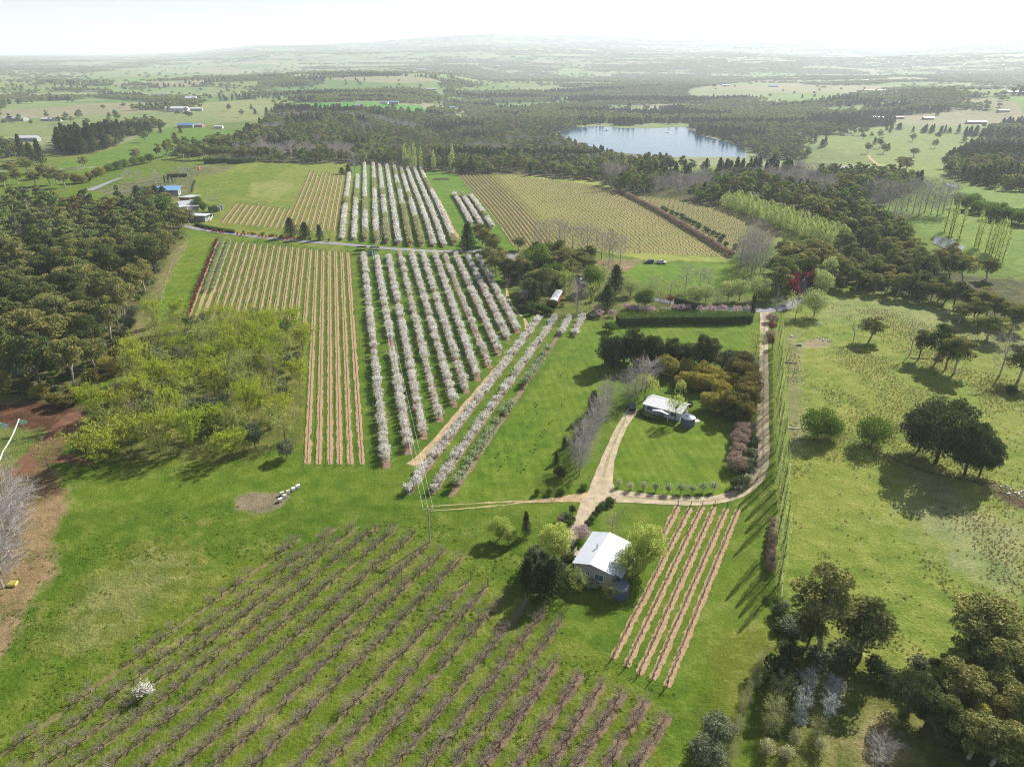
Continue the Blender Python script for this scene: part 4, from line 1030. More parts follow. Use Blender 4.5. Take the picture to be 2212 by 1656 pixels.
# blossom rows
LOW = [((385,185),(520,1440)),((465,200),(655,1360)),((535,195),(745,1270)),((600,165),(840,1170)),((668,165),(930,1080)),((735,170),(1000,1000)),((810,175),(1070,925)),((870,185),(1140,850)),((940,190),(1200,775)),((1005,190),(1250,685)),((1075,200),(1310,640))]
rows = [(G(*sE(*a)).xy, G(*sE(*b_)).xy) for a, b_ in LOW]
soil_rows('soil_strip', [(a, c + (c - a).normalized() * 2) for a, c in rows], 2.1, SOIL, 'bare soil under the lower white blossom rows')
cand = []
for i, (a, c) in enumerate(rows):
    L_ = (c - a).length; n = int(L_ / 2.35)
    for k in range(n):
        t = (k + .5) / n; p = a.lerp(c, t)
        if i == 1 and .60 < t < .64: continue
        gap = .40 < t < .42
        if gap: continue
        if rng.random() < .03: continue
        thin = i in (3, 7) and (vn(np.array([k * .35]), np.array([i * 9.]), 3)[0] > .42)
        cand.append((math.hypot(p.x, p.y), p.x + rng.normal() * .15, p.y + rng.normal() * .15, i, thin, 'l'))
DI = [((1445,570),(650,1622)), ((1540,570),(795,1622))]
rows2 = [(G(*sE(*a)).xy, G(*sE(*b_)).xy) for a, b_ in DI] + [(G(*sE(1622,568)).xy, G(*sE(1570,668)).xy), (G(*sE(1702,570)).xy, G(*sE(1648,670)).xy)]
soil_rows('soil_strip', [rows2[0], rows2[1], (rows2[2][0], G(*sE(905,1640)).xy), rows2[3]], 1.5, SOIL, 'bare soil under the diagonal blossom rows')
for i, (a, c) in enumerate(rows2):
    n = int((c - a).length / 2.3)
    for k in range(n):
        p = a.lerp(c, (k + .5) / n); cand.append((math.hypot(p.x, p.y), p.x + rng.normal() * .15, p.y + rng.normal() * .15, i, i == 1 and rng.random() < .18, 'd'))
cand.sort(key=lambda q: q[0])
for d, x, y, i, thin, b_ in cand[:300]:
    lab = ('white blossoming cherry tree in the %s row from the vineyard, lower block' % ORD[i]) if b_ == 'l' else ('white blossoming cherry tree in the %s diagonal row beside the dirt track' % ORD[i])
    put(BLOSTHIN if thin else BLOS, None, random.uniform(2.1, 3.4) * (.8 if thin else 1), random.uniform(2.3, 3.5) * (.75 if thin else 1), 'cherry_tree', lab, 'cherry tree', 'white cherry trees of the %s %s row' % (ORD[i], 'lower' if b_ == 'l' else 'diagonal'), (x, y))
q = np.array([(c[1], c[2]) for c in cand[300:] if not c[4]]); add_mass('cherry_orchard', [p.joint for p in BLOS], q[:, 0], q[:, 1], (2.1, 3.4), (2.4, 3.5), 3.3, 3.3, 'white blossoming cherry trees of the lower block nearer the road', 0)
q = np.array([(c[1], c[2]) for c in cand[300:] if c[4]]); add_mass('cherry_orchard', [p.joint for p in BLOSTHIN], q[:, 0], q[:, 1], (2.2, 2.8), (1.8, 2.4), 2.8, 2.2, 'thin young cherry trees among the lower blossom rows', 0)
# pale green spring bushes continuing the third diagonal row
a, c = G(*sE(1500,760)).xy, G(*sE(925,1600)).xy; n = int((c - a).length / 2.9)
for k in range(n):
    t = (k + .5) / n; p = a.lerp(c, t)
    if .36 < t < .47 or .04 < t < .07 or .60 < t < .62: continue
    put(BLOSG, None, random.uniform(2.6, 3.6), random.uniform(2.8, 3.8), 'pear_tree', 'pale green budding pear tree in the diagonal row below the blossom', 'pear tree', 'pale green pear trees of the diagonal row', (p.x, p.y))
# upper block
UP = [((155,945),(110,1360)),((207,955),(185,1360)),((250,880),(258,1365)),((305,880),(328,1375)),((345,885),(398,1380)),((390,890),(468,1390)),((437,895),(540,1395)),((480,905),(615,1400)),((520,910),(690,1400)),((565,910),(755,1405)),((605,912),(820,1390)),((815,1075),(925,1265)),((865,1078),(985,1270)),((915,1080),(1060,1290))]
rows = [(G(*sB(*a)).xy, G(*sB(*b_)).xy) for a, b_ in UP]
soil_rows('soil_strip', rows, 2.0, SOIL, 'bare soil under the upper white blossom rows', .07)
W_, Gw = [], []
for i, (a, c) in enumerate(rows):
    n = int((c - a).length / 2.2)
    for k in range(n):
        t = (k + .5) / n; p = a.lerp(c, t)
        if i < 11 and abs(t - .62) < .008: continue
        yg = vn(np.array([t * 7]), np.array([i * 3.7]), 66)[0] > .72
        (Gw if yg else W_).append((p.x + rng.normal() * .15, p.y + rng.normal() * .15))
q = np.array(W_); add_mass('cherry_orchard', [p.joint for p in FBLOS], q[:, 0], q[:, 1], (2.3, 3.5), (2.8, 3.8), 3.4, 3.1, 'white blossoming cherry trees in the rows above the sealed road', 0)
q = np.array(Gw); add_mass('cherry_orchard', [p.joint for p in FBLOSG], q[:, 0], q[:, 1], (3., 3.6), (3.0, 3.7), 3.4, 3.1, 'cream leafed cherry trees mixed in the rows above the sealed road', 0)

# dormant apple orchard in front
LIT2 = soilmat('dry_litter', s2l((142,132,88)), .55, 1.1); LITTER = soilmat('leaf_litter', s2l((150,128,98)), .6, .9)
OR_ = [(650,1163),(734,1136),(775,1136),(815,1138),(856,1143),(898,1151),(926,1175),(962,1187),(1003,1202),(1016,1256),(1054,1268),(1093,1282),(1134,1307),(1174,1324),(1213,1340),(1201,1433),(1256,1455),(1304,1475),(1348,1496),(1399,1513),(1444,1545)]
VPX = [2100] * 15 + [2120, 2160, 2200, 2240, 2290, 2330]
rows = []; orc = []
for i, ((x0, y0), vx) in enumerate(zip(OR_, VPX)):
    a = G(x0, y0).xy; b0 = G(x0 - (vx - x0) * .12, y0 + (y0 - 112) * .12).xy; d = (b0 - a).normalized()
    pts = []; s = 0
    while s < 170:
        p = a + d * (s + 1.2)
        if p.y < 50: break
        # frame test in the survey sheet
        f = Vector((p.x, p.y, -CAM_H)); zc = f.y * math.cos(PITCH) - f.z * math.sin(PITCH) * 1.0
        px = 1106 + FPX * p.x / (p.y * math.cos(PITCH) + CAM_H * math.sin(PITCH))
        if px < -90: break
        pts.append(p); s += 2.05
    if len(pts) > 1: rows.append((a, pts[-1]))
    for k, p in enumerate(pts):
        orc.append((math.hypot(p.x, p.y), p.x + rng.normal() * .2, p.y + rng.normal() * .2, i, d))
soil_rows('soil_strip', rows[0:6], .9, LIT2, 'dry grassy strips under the upper bare apple rows', .025, .5)
soil_rows('soil_strip', rows[6:15], 1.15, LIT2, 'patchy leaf litter strips under the bare apple rows', .03, .45)
soil_rows('soil_strip', rows[15:], 1.7, LITTER, 'brown leaf litter strips under the last apple rows', .03, .25)
orc.sort(key=lambda q: q[0]); print('apples', len(orc)); cnt = 0; restA = []
for d, x, y, i, dr in orc:
    weak = i < 2
    if weak and rng.random() < (.35 if i == 0 else .2): continue
    if rng.random() < .06: continue
    s = .8 if weak else (1.0 if i < 15 else 1.12)
    if cnt < 300:
        e_ = put(APPLEG if (i < 3 and rng.random() < .6) else APPLE, None, random.uniform(1.5, 2.2) * s, random.uniform(3.0, 3.7) * s, 'apple_tree', 'leafless apple tree in the %s row from the beehives' % ordn(i), 'apple tree', 'leafless apple trees of the %s row' % ordn(i), (x, y), rz=math.atan2(dr.y, dr.x) + random.choice((0, math.pi)) + random.gauss(0, .25)); e_.scale.y *= .8; cnt += 1
    else: restA.append((x, y, i))
q = np.array(restA); add_mass('apple_orchard', [p.joint for p in APPLE], q[:, 0], q[:, 1], (1.6, 2.3), (2.4, 3.2), 2.7, 3, 'leafless apple trees filling the remaining lengths of the orchard rows', 0)
put(BLOS, sI(830,1250), 2.6, 3.6, 'apple_tree', 'single apple tree already in white blossom among the bare orchard rows', 'apple tree')
EP = [(J_, i) for i, J_ in enumerate([sJ(923,338), sJ(1030,383), sJ(1146,432), sJ(1265,490), sJ(1383,548), sJ(1496,598)])]
OPM = post_mesh(2.1, .11, POSTM)
for p, i in EP: obj('strainer_post', OPM, None, G(*p), label='%s grey timber end post of the apple rows from the tall bare trees' % ORD[i] if False else '%s weathered timber end post counted from the power pole' % ORD[i], category='post', group='orchard end posts')
for p, l_ in ((sJ(710, 300), 'white stake between the apple rows nearer the power pole'), (sJ(723, 400), 'white stake between the apple rows farther from the power pole')):
    b = MB(); b.tube([(0, 0, -.2), (0, 0, 2.6)], [.04, .035], 6, cap=True); o = obj('stake', b.mesh('stake', [solid('white_stake', (.75, .75, .75), .5)]), None, G(*p), label=l_, category='stake')
# faint seedling rows on the slope
SE = []
for (a, b_) in [((1690,720),(1345,1150)),((1600,870),(1100,1500)),((1620,1010),(1240,1650)),((1480,1060),(1130,1560)),((1500,1200),(1290,1500))]:
    A_, B_ = G(*sE(*a)).xy, G(*sE(*b_)).xy; n = int((B_ - A_).length / 1.6)
    for k in range(n):
        if rng.random() < .6: continue
        p = A_.lerp(B_, k / n); SE.append((p.x + rng.normal() * .15, p.y))
SE = np.array(SE); add_mass('seedlings', [p.joint for p in BUSHO + BUSH[:1]], SE[:, 0], SE[:, 1], (.15, .35), (.3, .6), 2, 2.4, 'faint rows of small seedlings on the lawn slope', 0)

# ------------------------------------------------------------------ trees that stand on their own
def place(lst):
    for t in lst:
        pr, p, h, w_, nm, lb = t[:6]; put(pr, p, h, w_, nm, lb, t[6] if len(t) > 6 and t[6] else nm.replace('_', ' '), t[7] if len(t) > 7 else None)
def many(pr, pts, hr, wr, nm, lb, group, cat=None):
    for p in pts: put(pr, p, random.uniform(*hr), random.uniform(*wr), nm, lb, cat or nm.replace('_', ' '), group)

# mixed plantation left of the long vineyard
X, Y = jitter_grid(-190, -60, 120, 300, 7.0)
PL = wp([(335,705),(420,700),(655,712),(660,800),(652,950),(600,975),(440,990),(300,985),(180,990),(190,920),(235,870),(270,800),(300,750)])
m = inpoly(PL, X, Y); n_ = m.sum(); print('plantation', n_)
for x, y in zip(X[m], Y[m]):
    r = vn(np.array([x / 9]), np.array([y / 9]), 44)[0] * .6 + rng.random() * .4
    h = random.uniform(6.0, 9.2)
    if r < .40: put(OLIVE, None, h * .85, random.uniform(4.4, 6), 'holm_oak', 'grey green evergreen oak in the mixed plantation behind the beehives', 'oak tree', 'evergreen oaks in the mixed plantation', (x, y))
    elif r < .57: put(LIME, None, h, random.uniform(5.5, 7.5), 'plane_tree', 'bright lime green spring tree in the mixed plantation', 'plane tree', 'lime green trees in the mixed plantation', (x, y))
    elif r < .74: put(YEL, None, h, random.uniform(5, 6.8), 'elm_tree', 'airy yellow green tree in the mixed plantation', 'elm tree', 'airy yellow green trees in the mixed plantation', (x, y))
    elif r < .92: put(BUDDING, None, h, random.uniform(4.2, 6), 'young_oak', 'nearly leafless budding tree in the mixed plantation', 'oak tree', 'budding trees in the mixed plantation', (x, y))
    else: put(BARE, None, h * .9, random.uniform(4, 5), 'bare_tree', 'leafless grey tree in the mixed plantation', 'bare tree', 'leafless trees in the mixed plantation', (x, y))
place([(LIME, sD(610,1430), 8, 9.5, 'plane_tree', 'broad bright lime tree at the near corner of the plantation, long shadow'),
 (OLIVE, sD(1730,1400), 4.6, 5, 'holm_oak', 'compact silvery evergreen oak at the corner nearest the long vineyard rows'),
 (YEL, sD(1720,1300), 7, 6.5, 'elm_tree', 'yellow green upright tree just behind the silvery corner oak'),
 (YEL, sD(300,1480), 6, 5.5, 'elm_tree', 'sparse yellow green tree beside the brown vehicle track')])
# bare trees at the left margin
place([(BARE[0], sI(60,300), 11, 9, 'bare_tree', 'large pale leafless tree over the leaf litter by the frame edge', 'bare tree'),
 (BUDDING[0], sI(10,560), 9, 9, 'budding_tree', 'pale budding tree lowest along the leaf litter strip', 'budding tree'), (BARE[1], sI(-60,440), 11, 9, 'bare_tree', 'leafless tree between the two pale trees of the litter strip', 'bare tree')])
many(WATTLE + RUST, [sD(330,1080), sD(400,1095), sD(480,1060), sD(250,1040), sD(150,1010), sD(60,1010), sD(560,960), sD(640,870), sD(700,800), sD(700,900), sD(20,960)], (3.5, 5.5), (4, 6), 'wattle', 'low yellowish wattle on the ragged near edge of the gum wood', 'low wattles on the gum wood edge', 'wattle tree')
many(OLIVE, [sD(60,900), sD(130,940), sD(200,930), sD(760,700), sD(800,560), sD(790,640)], (4, 6), (4, 6), 'grey_shrub', 'greyish shrub filling the near edge of the gum wood', 'grey shrubs on the gum wood edge', 'shrub')
place([(DEADT, sD(715,620), 8, 8, 'dead_tree', 'white limbed dead tree standing on the edge of the gum wood')])
BIGBARE = [leader(600 + i, 11, 9, 'twig_grey', 'bare', 60, 8, 6, .75, .03) for i in range(2)] + [leader(605, 10, 9, 'twig_brown', 'budding', 50, 7, 5, .8, .03, 'paleg', 1, .08)]
many(BIGBARE, [sI(30,250), sI(110,330), sI(-20,380), sI(60,470), sI(-30,560), sI(20,640)], (9, 12), (9, 11), 'bare_tree', 'big pale leafless tree over the leaf litter at the frame edge', 'pale bare trees over the leaf litter', 'bare tree')
# trees behind the gum wood
many(GUM, [(12,405),(40,398),(75,402),(110,400),(25,380),(60,375),(95,385),(125,398),(140,405)], (12, 16), (11, 14), 'gum_tree', 'tall gum tree behind the far corner of the dense wood', 'gum trees behind the dense wood', None)
many(PINE, [(70,352),(90,356),(50,345)], (17, 22), (11, 13), 'pine_tree', 'tall dark pine rising behind the gum wood', 'tall pines behind the gum wood')
many(WATTLE + RUST, [sA(480,1000), sA(520,1000), sA(570,990), sA(610,960), sA(640,950)], (6, 8), (7, 9), 'wattle', 'golden brown wattle by the white rail fence', 'golden wattles by the rail fence', 'wattle tree')
many(GREEN, [sA(690,930), sA(740,915), sA(790,905), sA(850,890), sA(900,880), sA(950,870)], (6, 8), (8, 10), 'hedge_tree', 'bushy green tree in the hedge above the winery orchard', 'bushy trees above the winery orchard', 'tree')
X, Y = jitter_grid(-520, -270, 560, 900, 10.5)
m = inpoly(FOREST[4], X, Y)
k = 0
for x, y in sorted(zip(X[m], Y[m]), key=lambda q: math.hypot(*q)):
    if k < 60: put(PINE, None, random.uniform(17, 24), random.uniform(11, 15), 'pine_tree', 'tall dense pine in the dark windbreak across the left pasture', 'pine tree', 'pines of the dark windbreak', (x, y)); k += 1
many(GUM, [(395,342),(410,345),(430,346),(455,345),(470,345),(485,344),(500,343),(515,346),(530,347),(445,335),(420,338)], (12, 17), (11, 14), 'gum_tree', 'gum tree clump above the clipped hedges on the winery hill', 'gum trees above the hedges', None)
# winery orchard (sparse bare trees) and hill details
X, Y = jitter_grid(-420, -230, 420, 640, 6.5)
WO = wp([(225,425),(300,400),(420,362),(440,372),(400,400),(330,425),(280,440)])
m = inpoly(WO, X, Y); add_mass('hill_orchard', [p.joint for p in BARELOW + BLOSG], X[m], Y[m], (2.5, 3.5), (3, 4), 5, 6, 'pale sparse orchard trees on the slope behind the winery', 0)
many(BARE, [sA(790,1000), sA(880,1000), sA(990,990), sA(1150,960), sA(820,980), sA(1180,1245), sA(1210,1240)], (7, 9), (6, 8), 'bare_tree', 'leafless tree near the winery sheds', 'leafless trees near the winery', 'bare tree')
many(CYP, [sA(1010,1060), sA(1022,1055), sA(1055,1060), sA(1042,1000), sA(1065,1000), sA(1090,998)], (5, 7), (1.3, 1.8), 'cypress', 'slim dark cypress beside the blue roofed winery building', 'cypresses by the winery', 'cypress tree')
place([(GREEN[0], sA(1255,1170), 8.5, 7, 'leafy_tree', 'golden green tree behind the winery roofs', 'tree'), (GREEN[1], sA(1290,1180), 6, 6, 'leafy_tree', 'smaller green tree next to the winery water tanks', 'tree'),
 (BARELOW[0], sA(1340,1130), 5, 8, 'bare_tree', 'pale spreading bare tree above the winery tanks', 'bare tree'),
 (YEWP[0], sA(1840,1338), 10, 9.5, 'pine_tree', 'first dark pine beside the sealed road, next to the gum wood side', 'pine tree'), (YEWP[1], sA(1930,1350), 8.5, 9, 'pine_tree', 'middle dark pine of three conifers beside the sealed road', 'pine tree'),
 (SPRUCE, sA(2022,1358), 8, 6, 'spruce', 'small bluish spruce beside the sealed road', 'spruce tree'), (YEL[0], sA(2085,1350), 5, 4, 'young_tree', 'thin young tree between blue spruce and blossom rows', 'tree'),
 (BARE[2], sB(190,935), 17, 12, 'bare_tree', 'tall grey leafless tree on the crest above the upper blossom rows', 'bare tree'),
 (YEWP[0], sB(108,945), 6, 7, 'round_conifer', 'small dark shrub tree on the crest, left of its twin' , 'conifer'), (YEWP[1], sB(150,943), 8, 8, 'round_conifer', 'larger dark shrub tree on the crest under the grey bare tree', 'conifer')])
many(POPF, [sB(508,905), sB(538,908), sB(568,912), sB(610,915), sB(688,925), sB(808,930)], (20, 27), (4, 6), 'poplar', 'slender pale poplar rising at the top of the blossom rows', 'slender poplars at the forest edge', 'poplar tree')
# shrubs along the road
ROSE = [bush(360, 1.2, 1.3, 'red', 160, .12, 'rose')]
for k, t in enumerate(np.linspace(0, 1, 26)):
    x, y = 1345 + t * 560, 1290 + 60 * t + 8 * math.sin(k)
    put(ROSE, sA(x, y + 14), 1.5, 1.6, 'rose_bush', 'small red flowering bush beside the sealed road', 'bush', 'red bushes along the sealed road')
many(BUSHO + BUSH, [sA(1300 + 60 * k, 1297 + 5.4 * k + (k % 3)) for k in range(14)], (1.2, 2), (2, 3.2), 'verge_shrub', 'low dark shrub on the verge of the sealed road', 'verge shrubs of the sealed road', 'shrub')

# young poplar belt
row1 = [(1557,446),(1600,462),(1650,482),(1707,505),(1750,520),(1795,540)]
def along(pts, n):
    W = [G(*p).xy for p in pts]; seg = [(W[i + 1] - W[i]).length for i in range(len(W) - 1)]; tot = sum(seg); out = []
    for k in range(n):
        s = tot * (k + .5) / n; i = 0
        while i < len(seg) - 1 and s > seg[i]: s -= seg[i]; i += 1
        out.append(W[i].lerp(W[i + 1], s / seg[i]))
    return out
for r in range(3):
    for p in along(row1, 34):
        q = p + Vector((6 * r + rng.normal() * .8, 6 * r + rng.normal() * .8))
        put(YPOP, None, random.uniform(7.5, 10.5), random.uniform(5, 6.5), 'young_poplar', 'yellow green young poplar in the belt behind the far vineyard', 'poplar tree', 'young poplar belt behind the far vineyard', (q.x, q.y))
# pink flowering hedge row between the two right vineyards
for p in along([(1338,416),(1400,448),(1460,482),(1520,518),(1583,556)], 62):
    put(DUSK, None, random.uniform(2.6, 3.4), random.uniform(3.4, 4.4), 'cherry_hedge_tree', 'dusky pink rounded tree in the hedge row between the far vineyards', 'tree', 'pink tree row between the vineyards', (p.x, p.y))
for p in along([(1425,450),(1480,476),(1530,500),(1580,540)], 22):
    put(BUSHO, None, random.uniform(2, 3), random.uniform(3.5, 5), 'verge_shrub', 'loose grey green shrub inside the far vineyard edge', 'shrub', 'loose shrubs beside the pink row', (p.x + rng.normal(), p.y))
# bare grey copses
many(BARE, [(1606,600),(1615,585),(1622,600),(1630,590),(1640,603),(1612,570),(1625,565),(1640,575),(1650,585),(1600,575),(1635,550),(1620,545),(1655,560),(1596,590)], (12, 16), (7, 9), 'bare_tree', 'tall leafless tree in the grey copse near the entrance drive', 'grey copse near the entrance drive', 'bare tree')
many(BARE, [sE(1500,135), sE(1560,150), sE(1590,152), sE(1640,160), sE(1690,185), sE(1725,190), sE(1780,185), sE(1815,205), sE(1860,232), sE(1880,225), sE(1928,232), sE(1440,130)], (12, 15), (6, 8), 'bare_tree', 'tall leafless tree in the line below the wide vineyard', 'leafless line below the wide vineyard', 'bare tree')
many(BARE, [(1880+13*k, 452 + (k % 3) * 4 + k * .8) for k in range(14)] + [(1770,440),(1780,445),(1310,400),(1325,402),(1340,408),(1318,410)], (16, 20), (11, 14), 'bare_tree', 'brownish leafless tree in the distant creek grove', 'brown leafless creek grove', 'bare tree')
many(POPF, [(2050,509),(2055,510),(2072,516),(2104,535),(2112,538),(2128,545),(2137,548),(2142,552),(2150,556),(2157,560),(2165,566),(2040,500)], (15, 20), (3.5, 4.5), 'poplar', 'tall thin poplar in the green paddock past the bright pond', 'poplars past the bright pond', 'poplar tree')
many(GREEN, [(2070,450),(2085,455),(2098,452),(2112,462),(2130,460),(2140,475),(2155,468),(2168,478),(2185,480),(2200,486),(2215,484)], (7, 10), (10, 13), 'willow', 'bright green rounded willow along the far paddock edge', 'willows of the far paddock', 'willow tree')
many(GUM, [sC(1010,640), sC(995,635), sC(1245,655), sC(1200,640), sC(1275,650), sC(1110,640), sC(1150,640), sC(1380,760), sC(1355,730), sC(1285,760), sC(1560,780), sC(1735,850), sC(1480,850), sC(1510,870), sC(1550,690), sC(1700,680), sC(850,420), sC(375,375), sC(385,372), sC(500,375), sC(240,390)], (12, 18), (10, 15), 'gum_tree', 'lone gum tree dotting the far green slopes', 'lone gums on the far slopes', None)
many(GUM, [(1680,640),(1690,622),(1700,605),(1715,612),(1725,598),(1740,612),(1765,602),(1780,598),(1800,610),(1745,590),(1695,585),(1675,600),(1720,580),(1690,565),(1755,575),(1780,575)], (12, 16), (10, 13), 'gum_tree', 'dark spreading gum tree over the garden entrance drive', 'gum trees over the entrance drive', None)

